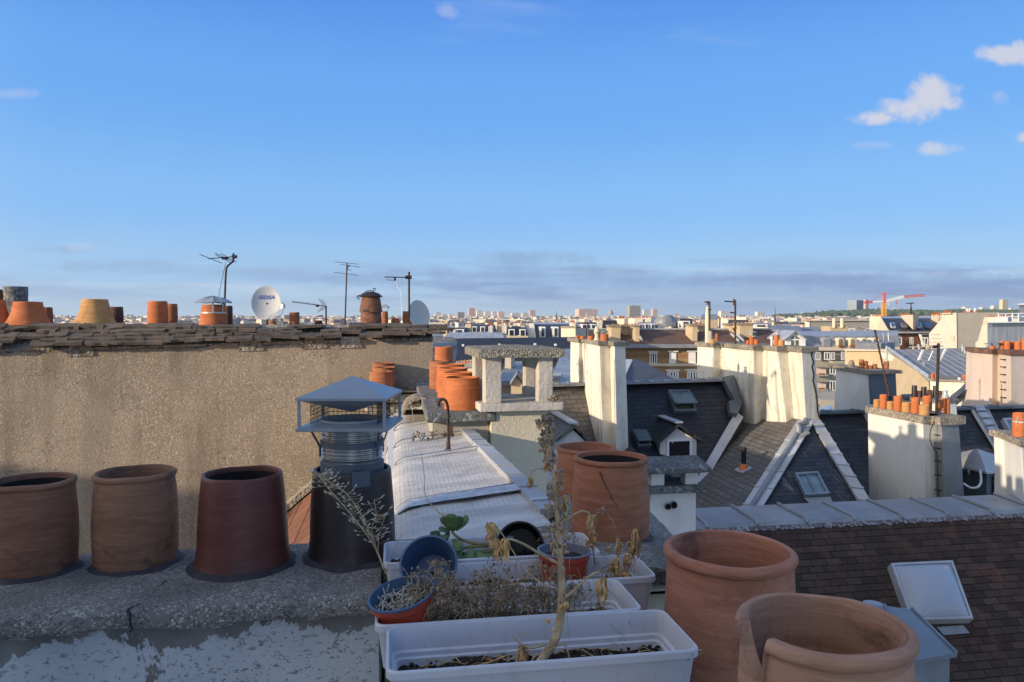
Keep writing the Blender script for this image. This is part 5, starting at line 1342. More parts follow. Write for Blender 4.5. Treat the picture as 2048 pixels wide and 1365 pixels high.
def small_grey_chimney():
    r = R(9.2); o = PX(1300, 6.95, 0); Q = lambda a, b_, z: o + U * a + V * b_ + Z * z
    t = thing('chimney_stack', 'short white chimney in shade with grey slabs on stub piers and two round holes', 'chimney', Q(.27, .3, -5))
    b = MB(); b.box(Q(.26, .26, -3.2), (.46, .42, 3.1), U, V); b.build('wall', M['white_cool'], t, None, .004)
    b = MB(); b.box(Q(.265, .26, -1.615), (.60, .56, .07), U, V); b.build('lower_slab', M['concrete_grey'], t, None, .012)
    for a, b_ in ((.10, .10), (.44, .10), (.10, .42), (.44, .42)):
        p = MB(); p.box(Q(a, b_, -1.515), (.13, .13, .13), U, V); p.build('pier', M['white_cool'], t, None, .004)
    b = MB(); b.prism([Q(-.06, -.06, -1.45), Q(-.06, .28, -1.45), Q(-.06, .60, -1.45), Q(-.06, .60, -1.41), Q(-.06, .28, -1.345), Q(-.06, -.06, -1.40)], U * .66); b.build('top_slab', M['concrete_grey'], t, None, .008)
    b = MB()
    for x, y, rr in ((1336.5, 1014, .026), (1348, 1011, .030)):
        c = P(x, y, 6.99); b.lathe(c + V * .0, [(rr * .8, -.012), (rr, 0), (rr * 1.15, .003), (rr * 1.2, -.012)], 16, U, Z, -V)
    b.build('vent_rim', M['concrete_grey'], t)
    b = MB()
    for x, y, rr in ((1336.5, 1014, .026), (1348, 1011, .030)):
        c = P(x, y, 6.99); b.lathe(c - V * .004, [(.001, 0), (rr, 0)], 16, U, Z, -V)
    b.build('vent_hole', M['void'], t)
small_grey_chimney()

# ================================================================== brown tile roof on the right
def brown_roof():
    a, b_ = P(1390, 1053, 9.5), P(2080, 1029, 10.35); b_.z = a.z
    pl = Plane.ridge(a, b_, .84)
    t = thing('apartment_building', 'house with dark brown flat-tile roof and grey zinc ridge strip, right foreground', 'building', Vector((4, 9, -20)))
    roof_poly('tile_roof', pl, [(1310, 1056), (2100, 1028), (2330, 1470), (1240, 1470)], M['tile_brown'], t, .1)
    d = (b_ - a).normalized(); s = Vector((-d.y, d.x, 0))
    a2 = a - d * .8
    m = MB(); wdt = .70
    m.prism([a2 - s * .05 - Z * .03, a2 + s * .0 + Z * .02, a2 + s * wdt + Z * .05, a2 + s * (wdt + .05) - Z * .1], d * 7.5); m.build('zinc_ridge', M['zinc'], t, frame_of(a, d, s, Z), .01)
    for i in range(11):
        m = MB(); c = a2 + d * (.25 + .70 * i); m.tube([c - s * .05 - Z * .01, c + s * .01 + Z * .035, c + s * wdt + Z * .065], .022, 8); m.build('roll_joint', M['zinc'], t)
    # lead apron under the strip with a ragged lower edge
    m = MB(); dn = pl.d; nn = 240; top = []; bot = []
    for i in range(nn + 1):
        p = a2 + d * (7.5 * i / nn); top.append(p + pl.n * .008 + dn * -.02); bot.append(p + pl.n * .010 + dn * (.12 + .035 * noise.noise(Vector((i * .35, 0, 1))) + .03 * noise.noise(Vector((i * 1.1, 3, 1)))))
    m.add(top + bot, [(i, i + 1, nn + 2 + i, nn + 1 + i) for i in range(nn)]); m.build('lead_apron', M['apron'], t)
    # body: wall and far slope
    m = MB(); far = s * 4.5; m.prism([a2 + s * wdt - Z * .02, a2 + s * wdt + d * 7.5 - Z * .02, a2 + s * wdt + d * 7.5 + far - Z * 3.8, a2 + s * wdt + far - Z * 3.8], (0, 0, -.1)); m.build('far_slope', M['slate_grey'], t)
    m = MB(); m.box((a + b_) / 2 - s * 1.5 + Z * (-12.2 + .8), (7.2, 2.4, 17), d, s); m.build('wall', M['white_cool'], t)
    # dome rooflight
    q = [pl.at(*c) for c in ((1774, 1136), (1897, 1130), (1938, 1247), (1814, 1250))]; n = pl.n; cen = sum(q, Vector()) / 4
    m = MB(); ins = [p + (cen - p) * .09 for p in q]
    m.rings([[p - n * .02 for p in q], [p + n * .10 for p in q], [p + n * .115 for p in [x + (cen - x) * .01 for x in q]], [p + n * .115 for p in ins], [p + n * .09 for p in ins]], False, False, False)
    o = m.build('rooflight', M['zinc_pale'], t)
    m = MB(); N = 16; vs = []
    for j in range(N + 1):
        for i in range(N + 1):
            x, y = i / N, j / N; p = ins[0].lerp(ins[1], x).lerp(ins[3].lerp(ins[2], x), y)
            k = (max(0, math.sin(math.pi * x)) * max(0, math.sin(math.pi * y))) ** .5
            vs.append(p + n * (.10 + .17 * k))
    m.add(vs, [(j * (N + 1) + i, j * (N + 1) + i + 1, (j + 1) * (N + 1) + i + 1, (j + 1) * (N + 1) + i) for j in range(N) for i in range(N)], True); m.build('dome', M['acrylic'], o)
    m = MB(); m.prism([pl.at(*c) + n * .012 for c in ((1872, 1256), (1925, 1252), (1938, 1268), (1886, 1272))], n * .006); m.build('loose_patch', M['zinc'], t)
    # zinc clad roof box with vent
    t2 = thing('roof_hatch', 'small blue-grey zinc clad roof hatch with sloping lid below the dome rooflight', 'roof hatch', P(1800, 1365, 7.0))
    bl, br, fr, fl = P(1735, 1208, 7.9), P(1826, 1219, 7.84), P(1915, 1306, 6.78), P(1748, 1336, 6.6)
    top = [bl, br, fr, fl]; nn_ = (br - bl).cross(fl - bl).normalized(); nn_ = nn_ if nn_.z > 0 else -nn_
    m = MB(); m.prism(top, -nn_ * .045); m.build('lid', M['galv_blue'], t2)
    m = MB()
    for f in (.38, .98): m.tube([bl.lerp(br, f) + nn_ * .012, fl.lerp(fr, f) + nn_ * .012], .016, 6)
    m.build('lid_roll', M['galv_blue'], t2)
    cen = sum(top, Vector()) / 4; m = MB(); ins = [p + (cen - p) * .12 - nn_ * .046 for p in top]; m.prism(ins, (0, 0, -2.2)); m.build('cladding', M['galv_blue'], t2)
    c = P(1746, 1205, 8.1); t3 = thing('vent_pipe', 'round vent pipe with flat pale lid beside the zinc roof hatch', 'vent pipe', c - Z * .6)
    m = MB(); m.lathe(c - Z * .6, [(.075, 0), (.075, .55)], 20); m.build('pipe', M['galv_blue'], t3)
    m = MB(); m.lathe(c - Z * .05, [(.09, 0), (.105, .012), (.105, .035), (.085, .03), (.001, .024)], 28); m.build('lid', M['zinc_pale'], t3)
def apron_mat():
    m, t, b, v = new_mat('apron')
    n = t.noise(t.mapped(v, (14, 14, 3)), 1.5, 6, 0.7, .3)
    setc(t, b, t.mix(t.ramp(n, .45, .60), (0.085, 0.06, 0.055), (0.24, 0.255, 0.27))); b.inputs['Roughness'].default_value = .7; return m
M['apron'] = apron_mat()
M['galv_blue'] = zinc('galv_blue', (0.19, 0.225, 0.255), 0.5, 0.2)
m_ = plain('acrylic', (0.33, 0.36, 0.41), 0.16, 0, 0.05, 2); M['acrylic'] = m_
brown_roof()

# ================================================================== slate roofs in the middle distance
def dormer(parent, fl, fr, peak, base_y, depth, label_mats, win, ridge_mat, wall='white_cool', dirn=None):
    """gabled dormer: front eave points fl, fr, gable peak (world), running back along V"""
    back = (dirn or V) * depth
    g = MB(); lo = Z * base_y
    g.prism([fl, peak, fr, fr + lo, fl + lo], back * .98); o = g.build('dormer', M[wall], parent)
    r = MB(); ov = -back.normalized() * .10
    n1 = (peak - fl); e1 = n1.normalized() * .12
    up = Z * .05
    r.prism([fl - e1 + ov + up * .2, peak + ov + up, peak + ov + up * 2.2, fl - e1 + ov + up * 1.4], back - ov)
    e2 = (peak - fr).normalized() * .12
    r.prism([fr - e2 + ov + up * .2, peak + ov + up * 1.01, peak + ov + up * 2.21, fr - e2 + ov + up * 1.4], back - ov); r.build('roof', M[label_mats], o)
    c = MB(); c.box((peak + peak + back + ov) / 2 + up * 2.5, (.16, (back - ov).length, .03), None, back.normalized()); c.build('ridge_cap', M[ridge_mat], o)
    x0, x1, y0, y1 = win
    u = (fr - fl); fw = -back.normalized()
    q = lambda a, z: fl + u * a + Z * z + fw * .012
    w = MB(); th = .05 * u.length
    for (a0, a1, z0, z1) in ((x0 - .06, x0, y0, y1 + .04), (x1, x1 + .06, y0, y1 + .04), (x0, x1, y1, y1 + .05), (x0, x1, y0 - .03, y0)):
        w.prism([q(a0, z0), q(a1, z0), q(a1, z1), q(a0, z1)], fw * .03)
    wo = w.build('window_frame', M['white_paint'], o)
    w = MB(); w.prism([q(x0, y0), q(x1, y0), q(x1, y1), q(x0, y1)], fw * .004); w.build('pane', M['void'], o)
    return o
def centre_roof():
    a, b_ = P(1092, 773, 14.9), P(1462, 760, 16.35); b_.z = a.z
    pl = Plane.ridge(a, b_, .84); global PL_D; PL_D = pl
    t = thing('apartment_building', 'house with shade-darkened slate roof, open roof window and white gabled dormer, in the centre', 'building', Vector((3, 15, -20)))
    roof_poly('slate_roof', pl, [(1195, 771), (1462, 761), (1486, 850), (1366, 1012), (1330, 1060), (1195, 1060)], M['slate_centre_shade'], t, .12)  # part in the white stack's shade, shade put into a darker slate colour
    roof_poly('sunlit_slate_roof', pl, [(1085, 775), (1195, 771), (1195, 1060), (1050, 1060), (1050, 860)], M['slate_grey'], t, .12)  # sunlit part of the same roof, light put into a paler slate colour
    d = (b_ - a).normalized()
    strip('ridge_cap', a - d * .3 + Z * .0, b_ + d * .05, .34, .05, M['zinc'], t, Z, 14, .02)
    s = Vector((-d.y, d.x, 0)); m = MB(); m.prism([a - d * .3 + s * .12, b_ + d * .1 + s * .12, b_ + d * .1 + s * 3 - Z * 2.6, a - d * .3 + s * 3 - Z * 2.6], (0, 0, -.1)); m.build('far_slope', M['slate_far'], t)
    m = MB(); m.prism([Vector((p.x, p.y, a.z - 2.2)) for p in (a - s * 2.0 + d * .6, b_ - s * 2.0 - d * .8, b_ + s * 2.5 - d * .5, a + s * 2.5)], (0, 0, -16)); m.build('wall', M['white_cool'], t)
    skylight('roof_window', pl, ((1334, 785), (1377, 785), (1391, 827), (1348, 828)), t, M['zinc_dark'], M['glass_sky'], .08, .05, 0, .10)
    skylight('roof_window', pl, ((1263, 865), (1290, 865), (1301, 897), (1275, 898)), t, M['zinc_dark'], M['glass'], .08, .05, 0, .06)
    # valley gutter between this roof and the next
    q = [pl.at(x, y) + pl.n * .05 for x, y in ((1460, 758), (1470, 812))]
    m = MB(); v0, v1 = pl.at(1483, 828) + pl.n * .03, pl.at(1366, 1005) + pl.n * .03
    m.prism([pl.at(x, y) + pl.n * .03 for x, y in ((1470, 826), (1485, 838), (1398, 985), (1352, 1045), (1335, 1035), (1378, 985))], pl.n * .02); m.build('valley_gutter', M['zinc_pale'], t)
    m = MB(); m.prism([pl.at(x, y) + pl.n * .03 for x, y in ((1440, 764), (1462, 760), (1478, 818), (1470, 838), (1455, 836), (1452, 812), (1464, 810))], pl.n * .12); m.build('gable_flashing', M['zinc_dark'], t)
    # dormers
    Yd = 14.1
    dormer(t, P(1320, 884, Yd), P(1393, 881, Yd + .05), P(1354, 857, Yd), -.75, 2.4, 'slate_dark', (.23, .80, -.62, .0), 'zinc_pale')
    dormer(t, P(1088, 904, 12.9), P(1190, 902, 13.0), P(1146, 860, 12.9), -1.2, 1.9, 'slate_grey', (.25, .75, -.9, -.1), 'zinc_pale')
    m = MB(); c = P(1260, 905, 13.2)
    t2 = thing('chimney_cowl', 'small black lantern-shaped cowl on a pipe above the slate roof', 'chimney cowl', c - Z * 1.2)
    m.lathe(c, [(.10, 0), (.10, .03), (.02, .10), (.02, .14), (.001, .15)], 12); m.lathe(c, [(.09, -.18), (.075, -.02), (.03, -.01)], 8); m.lathe(c - Z * 1.2, [(.05, 0), (.05, 1.05)], 10); m.build('cowl', M['iron'], t2)
M['slate_centre_shade'] = slate('slate_centre_shade', (0.011, 0.013, 0.018), (0.026, 0.028, 0.036), 0.24, 0.12, 0.007, (0.13, 0.125, 0.12), 0.25, 0.5)  # slate darkened, shade of the stack included in its colour
M['glass_sky'] = glass_dark('glass_sky', (0.05, 0.06, 0.05), .05)
centre_roof()
A_E = P(1612, 845, 14.3)
PL_E = Plane(A_E, -U * .45 + Z); PL_E.u = V; PL_F = Plane(A_E, -V * .45 + Z); PL_F.u = U
def hip_roof():
    t = thing('apartment_building', 'hipped slate roof with pale zinc hips, a roof window and orange-based vent', 'building', Vector((5, 13, -20)))
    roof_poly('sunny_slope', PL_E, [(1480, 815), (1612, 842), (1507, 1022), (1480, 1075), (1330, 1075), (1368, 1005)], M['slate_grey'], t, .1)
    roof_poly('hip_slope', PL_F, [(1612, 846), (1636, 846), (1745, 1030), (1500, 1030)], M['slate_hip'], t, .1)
    hp = PL_E.at(1503, 1024)
    n = (PL_E.n + PL_F.n).normalized()
    hb = (lambda k: A_E + (-U - V) * k + Z * (-.45 * k))(2.45)
    strip('hip_strip', A_E + n * .01, hb + n * .01, .30, .03, M['zinc_pale'], t, n, 6, .015)
    m = MB(); m.tube([A_E + n * .06, hb + n * .06], .045, 8); m.build('hip_roll', M['zinc'], t)
    c1, c2 = PL_F.at(1630, 846), PL_F.at(1735, 1020)
    strip('hip_strip', c1 + PL_F.n * .015, c2 + PL_F.n * .015, .20, .05, M['zinc_pale'], t, PL_F.n, 8, .02)
    skylight('roof_window', PL_F, ((1588, 952), (1634, 949), (1658, 994), (1610, 997)), t, M['galv_blue'], M['glass_sky2'], .07, .045, 1)
    m = MB(); m.prism([PL_F.at(x, y) + PL_F.n * .01 for x, y in ((1607, 998), (1660, 996), (1667, 1012), (1622, 1012))], PL_F.n * .012); m.build('window_apron', M['zinc'], t)
    ct, cb = A_E - Z * 1.3, None
    m = MB(); m.prism([PL_E.at(1375, 1000) - Z * .3 + U * .3, PL_F.at(1500, 1020) - Z * .3 + V * .2, PL_F.at(1730, 1015) - Z * .35 + V * .2, A_E + V * 5 + U * 1 - Z * 1.6, PL_E.at(1470, 830) + V * 2 - Z * .6 + U * .4], (0, 0, -15)); m.build('wall', M['white_cool'], t)
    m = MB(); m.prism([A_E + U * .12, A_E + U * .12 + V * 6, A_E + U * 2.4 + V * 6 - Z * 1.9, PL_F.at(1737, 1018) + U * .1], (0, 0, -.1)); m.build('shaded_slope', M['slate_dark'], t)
    # vent
    c = PL_E.at(1487, 940); t2 = thing('vent_pipe', 'black vent pipe with orange plastic base on the sunny slate slope', 'vent pipe', c)
    m = MB(); m.box(c + PL_E.n * .015, (.30, .22, .02), V, PL_E.n.cross(V), PL_E.n); m.build('flashing', M['zinc_pale'], t2)
    m = MB(); m.lathe(c - Z * .03, [(.085, 0), (.075, .09), (.06, .14), (.001, .145)], 20); m.build('collar', M['orange_plastic'], t2)
    m = MB(); m.lathe(c + Z * .10, [(.044, 0), (.044, .22), (.050, .23), (.050, .30), (.040, .31), (.001, .305)], 18); m.build('pipe', M['black_plastic'], t2)
    # bent zinc vent by the apex
    c = PL_E.at(1597, 872); t3 = thing('vent_pipe', 'short grey zinc vent at the foot of the big white stack', 'vent pipe', c)
    m = MB(); m.tube([c - Z * .05, c + Z * .16, c + Z * .20 + V * .05], .06, 12); m.box(c + PL_E.n * .02, (.34, .3, .03), V, PL_E.n.cross(V), PL_E.n); m.build('pipe', M['zinc'], t3)
    m = MB(); m.tube([c + Z * .2 + V * .05, c + Z * .24 + U * .2], .035, 8); m.build('elbow', M['zinc_dark'], t3)
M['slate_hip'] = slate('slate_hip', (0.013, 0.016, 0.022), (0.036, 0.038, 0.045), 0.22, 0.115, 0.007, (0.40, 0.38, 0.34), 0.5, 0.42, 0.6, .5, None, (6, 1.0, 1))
M['glass_sky2'] = glass_dark('glass_sky2', (0.10, 0.14, 0.16), .06)
hip_roof()
def back_slate_roof():
    a, b_ = P(1600, 829, 17.2), P(2090, 814, 18.7); b_.z = a.z
    pl = Plane.ridge(a, b_, .84)
    t = thing('apartment_building', 'house with near-black slate roof in shade and a stepped zinc strip at its right', 'building', Vector((9, 18, -20)))
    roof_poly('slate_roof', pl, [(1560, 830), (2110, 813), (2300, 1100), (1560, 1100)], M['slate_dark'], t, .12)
    d = (b_ - a).normalized(); strip('ridge_cap', a - d * .5, b_ + d * .4, .3, .06, M['zinc_dark'], t, Z, 10, .02)
    s = Vector((-d.y, d.x, 0)); m = MB(); m.prism([a - d * .5 + s * .1, b_ + d * .5 + s * .1, b_ + d * .5 + s * 3 - Z * 2.6, a - d * .5 + s * 3 - Z * 2.6], (0, 0, -.1)); m.build('far_slope', M['slate_far'], t)
    m = MB(); m.box((a + b_) / 2 + Z * -11.6, (6.2, 4, 18), d, s); m.build('wall', M['white_cool'], t)
    st = [pl.at(*p) + pl.n * .02 for p in ((1940, 822), (1970, 821), (2022, 925), (2003, 926))]
    m = MB(); m.prism([st[0], st[1], st[2] + (st[2] - st[1]) * .1, st[3]], pl.n * .03); o = m.build('stepped_strip', M['zinc'], t)
    m = MB()
    for i in range(7):
        f = (i + .5) / 7; p, q = st[0].lerp(st[3], f), st[1].lerp(st[2], f)
        m.prism([p.lerp(q, .2) + pl.n * .03, p.lerp(q, .8) + pl.n * .03, p.lerp(q, .8) + pl.n * .03 + pl.d * -.16 , p.lerp(q, .2) + pl.n * .03 + pl.d * -.16], pl.n * .09)
    m.build('step', M['zinc_pale'], o)
    for e0, e1 in ((st[0], st[3]), (st[1], st[2])):
        m = MB(); m.tube([e0 + pl.n * .05, e1 + pl.n * .05], .045, 4); m.build('edge_rail', M['zinc_pale'], o)
    skylight('roof_window', pl, ((2000, 843), (2034, 842), (2048, 868), (2014, 869)), t, M['zinc_pale'], M['glass_sky2'], .12, .06)
    # zinc topped dormer with railing
    t2 = thing('roof_dormer', 'zinc topped dormer with white window railing, right of the tall white stack', 'dormer', P(1985, 990, 14.5))
    Yd = 14.4; fl, fr, bl = P(1974, 942, Yd), P(2060, 938, Yd + .3), P(1930, 930, Yd + 1.6)
    m = MB(); m.prism([fl, fr, fr + V * 1.8 + U * .1, bl], Z * -1.6); m.build('wall', M['zinc_dark'], t2)
    ap = (fl + fr) / 2 + V * .8 + Z * .28
    m = MB(); e = .1; q = [fl - U * e - V * e, fr + U * e - V * e, fr + V * 1.9 + U * .1, bl - U * e * 2 + V * e]
    for i in range(4): m.prism([q[i], q[(i + 1) % 4], ap], Z * -.04)
    m.build('roof', M['zinc_pale'], t2)
    m = MB(); m.prism([fl + U * .12 - Z * .12 - V * .01, fr - Z * .12 - V * .01, fr - Z * .85 - V * .01, fl + U * .12 - Z * .85 - V * .01], -V * .01); m.build('pane', M['void'], t2)
    m = MB()
    for i in range(8): p = (fl + U * .14 - V * .05).lerp(fr - V * .05, i / 8); m.bar(p - Z * .10, p - Z * .85, .012, 4)
    for z in (.1, .2, .78, .86): m.bar(fl + U * .12 - V * .05 - Z * z, fr - V * .05 - Z * z, .014, 4)
    m.build('railing', M['white_paint'], t2)
    m = MB(); m.tube(smooth([P(1960, 940, 14.3), P(1962, 962, 14.3), P(1956, 974, 14.3), P(1942, 976, 14.4), P(1928, 968, 14.6)], 6), .02, 6); tag(m.build('cable', M['white_paint']), 'pale cable looping from the zinc dormer across the black slates', 'cable')
back_slate_roof()
# ================================================================== big white chimney stacks
M['grey_cement'] = M['concrete_grey']
def stack(name, label, verts, ztop, yb, back, mat, cap_mat, cap=.08, over=.07, cat='chimney', split=None, deep=1.35):
    """verts: (px top, depth, px bottom) left to right along the seen faces; back: extra ground points (Vector offsets) closing the plan"""
    top = [PX(a, Y, ztop) for a, Y, c in verts]; bot = []
    for (a, Y, c), tp in zip(verts, top):
        q = P(c, yb, Y); bot.append(tp + (q - tp) * deep)
    f, l = top[0], top[-1]; fb, lb = bot[0], bot[-1]
    top += [l + back[0], f + back[1]]; bot += [lb + back[0], fb + back[1]]
    cen = sum(top, Vector()) / len(top)
    t = thing(name, label, cat, Vector((cen.x, cen.y, min(p.z for p in bot))))
    m = MB(); m.loft(bot, top); m.build('wall', M[mat], t, None, .012)
    m = MB(); n = len(top); off = []
    for i in range(n):
        a, b_, c = top[i - 1], top[i], top[(i + 1) % n]
        e1 = (b_ - a).normalized(); e2 = (c - b_).normalized(); nn = Vector((e1.y + e2.y, -(e1.x + e2.x), 0))
        if nn.length < .2: nn = Vector((e1.y, -e1.x, 0))
        off.append(b_ + nn.normalized() * over)
    m.loft(off, [p + Z * cap for p in off]); m.build('cap', M[cap_mat], t, None, .01)
    return t, ztop + cap
GP = 'small clay pots on the white stack in the centre'
def px_pot(label, px, Y, zb, wpx, ytop, mat, group, style='plain', name='chimney_pot', flare=0.0):
    c = PX(px, Y, zb - .005); k = Y / F; h = (640 - ytop) * k - zb
    return small_pot(label, c, wpx * k / 2 * 1.04, wpx * k / 2, max(.05, h), mat, group, name, 16, style, None, flare, .012)
tM, zM = stack('chimney_stack', 'tall white stained chimney stack rising left of the dark slate roof, centre', [(1141, 16.2, 1141), (1158, 15.3, 1158), (1165, 15.35, 1165), (1199, 13.5, 1206), (1221, 13.6, 1226), (1224, 13.45, 1228), (1229, 13.25, 1233), (1251, 13.4, 1257)], -.47, 890, (V * 3.2, V * .4 + U * .1), 'white', 'concrete_old')
for lab, px, Y, w, yt, mat in (('leftmost small orange pot on the centre white stack', 1155, 15.6, 8, 671, 'clay_orange'), ('squat orange pot, second from the left on the centre white stack', 1165, 15.2, 10, 672, 'clay_orange'), ('squat orange pot just left of the round vent on the centre white stack', 1182, 14.5, 13, 672, 'clay_orange'), ('widest orange pot at the right on the centre white stack', 1209, 13.8, 16, 668, 'clay_orange')): px_pot(lab, px, Y, zM, w, yt, mat, GP)
def ball_cowl():
    c = PX(1194, 14.1, zM); k = 14.1 / F
    t = thing('chimney_cowl', 'pale cement ball-shaped cowl between the pots of the centre white stack', 'chimney cowl', c)
    m = MB(); m.lathe(c, [(7 * k, 0), (4.5 * k, 5 * k), (3.8 * k, 10 * k), (5.8 * k, 14 * k), (6 * k, 19 * k), (4 * k, 24 * k), (3 * k, 27 * k), (.001, 28 * k)], 18); m.build('cowl', M['cream'], t)
    m = MB()
    for a in (-30, 0, 30, 60): d = Vector((math.sin(R(a)), -math.cos(R(a)), 0)); m.ball(c + d * 5.7 * k + Z * 15 * k, 1.1 * k, 6)
    m.build('vent_hole', M['void'], t)
    c = PX(1209, 13.8, zM) + Z * .14; t = thing('chimney_cowl', 'wire and tin cap on the widest pot of the centre white stack', 'chimney cowl', c)
    m = MB(); m.lathe(c + Z * .03, [(.075, 0), (.07, .012), (.001, .02)], 14)
    for i in range(8): d = Vector((math.cos(i * .785), math.sin(i * .785), 0)) * .066; m.bar(c + d - Z * .02, c + d + Z * .03, .004, 4)
    m.build('cap', M['zinc'], t)
    m = MB(); b0 = PX(1173, 14.8, zM); m.bar(b0, P(1172, 655, 14.8), .010, 4); m.bar(P(1167, 645, 14.8), P(1187, 672, 14.6), .008, 4); m.bar(P(1172, 662, 14.8), P(1186, 674, 14.6), .006, 4); tag(m.build('aerial_stay', M['iron']), 'thin dark iron stay crossing the pots of the centre stack', 'iron stay')
ball_cowl()
tL, zL = stack('chimney_stack', 'broad pleated white chimney stack with thick cap, above the sunny slate slope', [(1395, 17.7, 1393), (1427, 16.9, 1427), (1442, 17.0, 1442), (1481, 16.0, 1480), (1507, 15.4, 1510), (1527, 15.5, 1526), (1556, 14.75, 1573), (1577, 14.85, 1590), (1604, 14.3, 1612), (1631, 14.45, 1641)], -.63, 848, (V * 2.2, V * .7 + U * .5), 'white', 'concrete_old', .10, .07)
gL = 'small pots on the pleated white stack'
for lab, px, Y, w, yt, mat in (('small ochre pot beside the two cement posts of the pleated stack', 1426, 16.6, 9, 679, 'clay_yellow'), ('short red pot behind the cement posts of the pleated stack', 1434, 18.2, 8, 667, 'clay_rust'), ('small orange pot left of the taller one on the pleated stack', 1496, 15.9, 6.5, 680, 'clay_orange'), ('tall orange pot between two shorter ones on the pleated stack', 1504, 15.8, 9, 671, 'clay_orange'), ('small orange pot right of the taller one on the pleated stack', 1513, 15.7, 8.5, 679, 'clay_orange'), ('tall red-orange pot beside the silver cowl on the pleated stack', 1554, 15.1, 10, 670, 'clay_orange'), ('stout ochre pot at the right of the pleated stack', 1563.5, 15.0, 12, 680, 'clay_yellow')): px_pot(lab, px, Y, zL, w, yt, mat, gL)
def stack_L_bits():
    m = MB(); c = PX(1415, 17.1, zL); k = 17.1 / F; m.lathe(c, [(4.6 * k, 0), (4.6 * k, 60 * k), (3.4 * k, 62 * k), (3.2 * k, 72 * k)], 14); tag(m.build('cement_pipe', M['cream']), 'tall round cement flue pipe at the left of the pleated stack', 'flue pipe')
    m = MB(); c = PX(1421, 16.8, zL); m.lathe(c, [(4.4 * k, 0), (4.4 * k, 12 * k), (5 * k, 12.5 * k), (5 * k, 15 * k), (3.6 * k, 16 * k), (3.6 * k, 24 * k)], 14); tag(m.build('cement_pipe', M['grey_wall']), 'short stepped cement flue pipe next to the tall one', 'flue pipe')
    def mast(label, px, Y, y0, yt, boom, extra=()):
        t = thing('tv_aerial', label, 'aerial', P(px, y0, Y)); b = MB(); b.bar(P(px, y0 + 3, Y), P(px, yt, Y), .022, 6); b.build('mast', M['rust'], t)
        b = MB()
        for (a, c) in boom: b.bar(P(*a, Y), P(*c, Y), .014, 4)
        b.build('rods', M['iron'], t)
    mast('aerial mast with short flag-like boom on the pleated white stack', 1419, 17, 692, 603, [((1409, 604.5), (1420, 604)), ((1412, 604), (1418, 607)), ((1414, 609), (1420, 608)), ((1416, 620), (1423, 619.5))])
    mast('rusty aerial mast with a long left boom on the pleated white stack', 1470.5, 16.2, 692, 600, [((1449, 603), (1472, 604.5)), ((1467.5, 597), (1467.5, 611)), ((1460, 625), (1471, 627)), ((1466, 656), (1471, 668)), ((1473, 655), (1469, 663))])
    for lab, px, y, w in (('flat tin cap on legs over the left small pots of the pleated stack', 1505, 664, 20), ('low flat tin cap on legs beside it on the pleated stack', 1508, 672.5, 14)):
        c = P(px, y, 15.8); k = 15.8 / F; t = thing('chimney_cowl', lab, 'chimney cowl', c); b = MB(); b.lathe(c, [(w / 2 * k, -.01), (w / 2 * k, 0), (.001, 1.4 * k)], 14)
        for a in (0, 2.1, 4.2): d = Vector((math.cos(a), math.sin(a), 0)) * (w * .3 * k); b.bar(c + d, c + d * .8 - Z * 8 * k, .008, 4)
        b.build('cap', M['zinc_pale'], t)
    c = P(1554, 661.5, 15.1); k = 15.1 / F; t = thing('chimney_cowl', 'umbrella-shaped tin cap over the tall red-orange pot', 'chimney cowl', c); b = MB(); b.lathe(c, [(12 * k, -.5 * k), (11 * k, .4 * k), (.001, 2.2 * k)], 14)
    for a in (0, 2.1, 4.2): d = Vector((math.cos(a), math.sin(a), 0)) * (4.6 * k); b.bar(c + d, c + d - Z * 9 * k, .008, 4)
    b.build('cap', M['zinc_pale'], t)
    c = PX(1544.5, 15.2, zL); t = thing('chimney_cowl', 'silver turbine cowl beside the tall red-orange pot', 'chimney cowl', c); b = MB(); b.lathe(c, [(3 * k, 0), (2.6 * k, 11 * k), (4.8 * k, 12.5 * k), (4.8 * k, 17 * k), (3 * k, 19.5 * k), (.001, 20 * k)], 16); b.build('cowl', M['alu'], t)
    b = MB(); pts = [(1625, 704), (1623, 712), (1627, 725), (1624, 735), (1628, 750), (1626, 762), (1631, 780), (1634, 800), (1635, 822), (1639, 838)]
    b.tube([P(x, y, 14.40) for x, y in pts], .016, 5); o = b.build('crack', M['void'], tL)
stack_L_bits()
tN, zN = stack('chimney_stack', 'white chimney stack with a row of orange and ochre pots, right of the black roof', [(1738, 13.6, 1738), (1849, 12.15, 1850), (1883, 12.3, 1886)], -1.71, 1000, (V * 1.3, V * .2 + U * .2), 'white_cool', 'concrete_old', .12, .05)
m = MB(); a = [PX(1887, 12.05, -1.72), PX(1921, 12.2, -1.72)]; bb = [P(1890, 1003, 12.05), P(1929, 1003, 12.2)]
m.loft([bb[0] * 1.0, bb[1], bb[1] + V * 1.5, bb[0] + V * 1.5], [a[0], a[1], a[1] + V * 1.5, a[0] + V * 1.5]); m.build('zinc_casing', M['zinc_n'] if 'zinc_n' in M else M['zinc'], tN)
m = MB(); m.loft([a[0] - U * .08 - V * .06, a[1] + U * .08 - V * .06, a[1] + U * .08 + V * 1.6, a[0] - U * .08 + V * 1.6], [p + Z * .13 for p in (a[0] - U * .08 - V * .06, a[1] + U * .08 - V * .06, a[1] + U * .08 + V * 1.6, a[0] - U * .08 + V * 1.6)]); m.build('cap', M['concrete_old'], tN)
gN2 = 'orange and ochre pots on the white stack at right'
k_ = 0
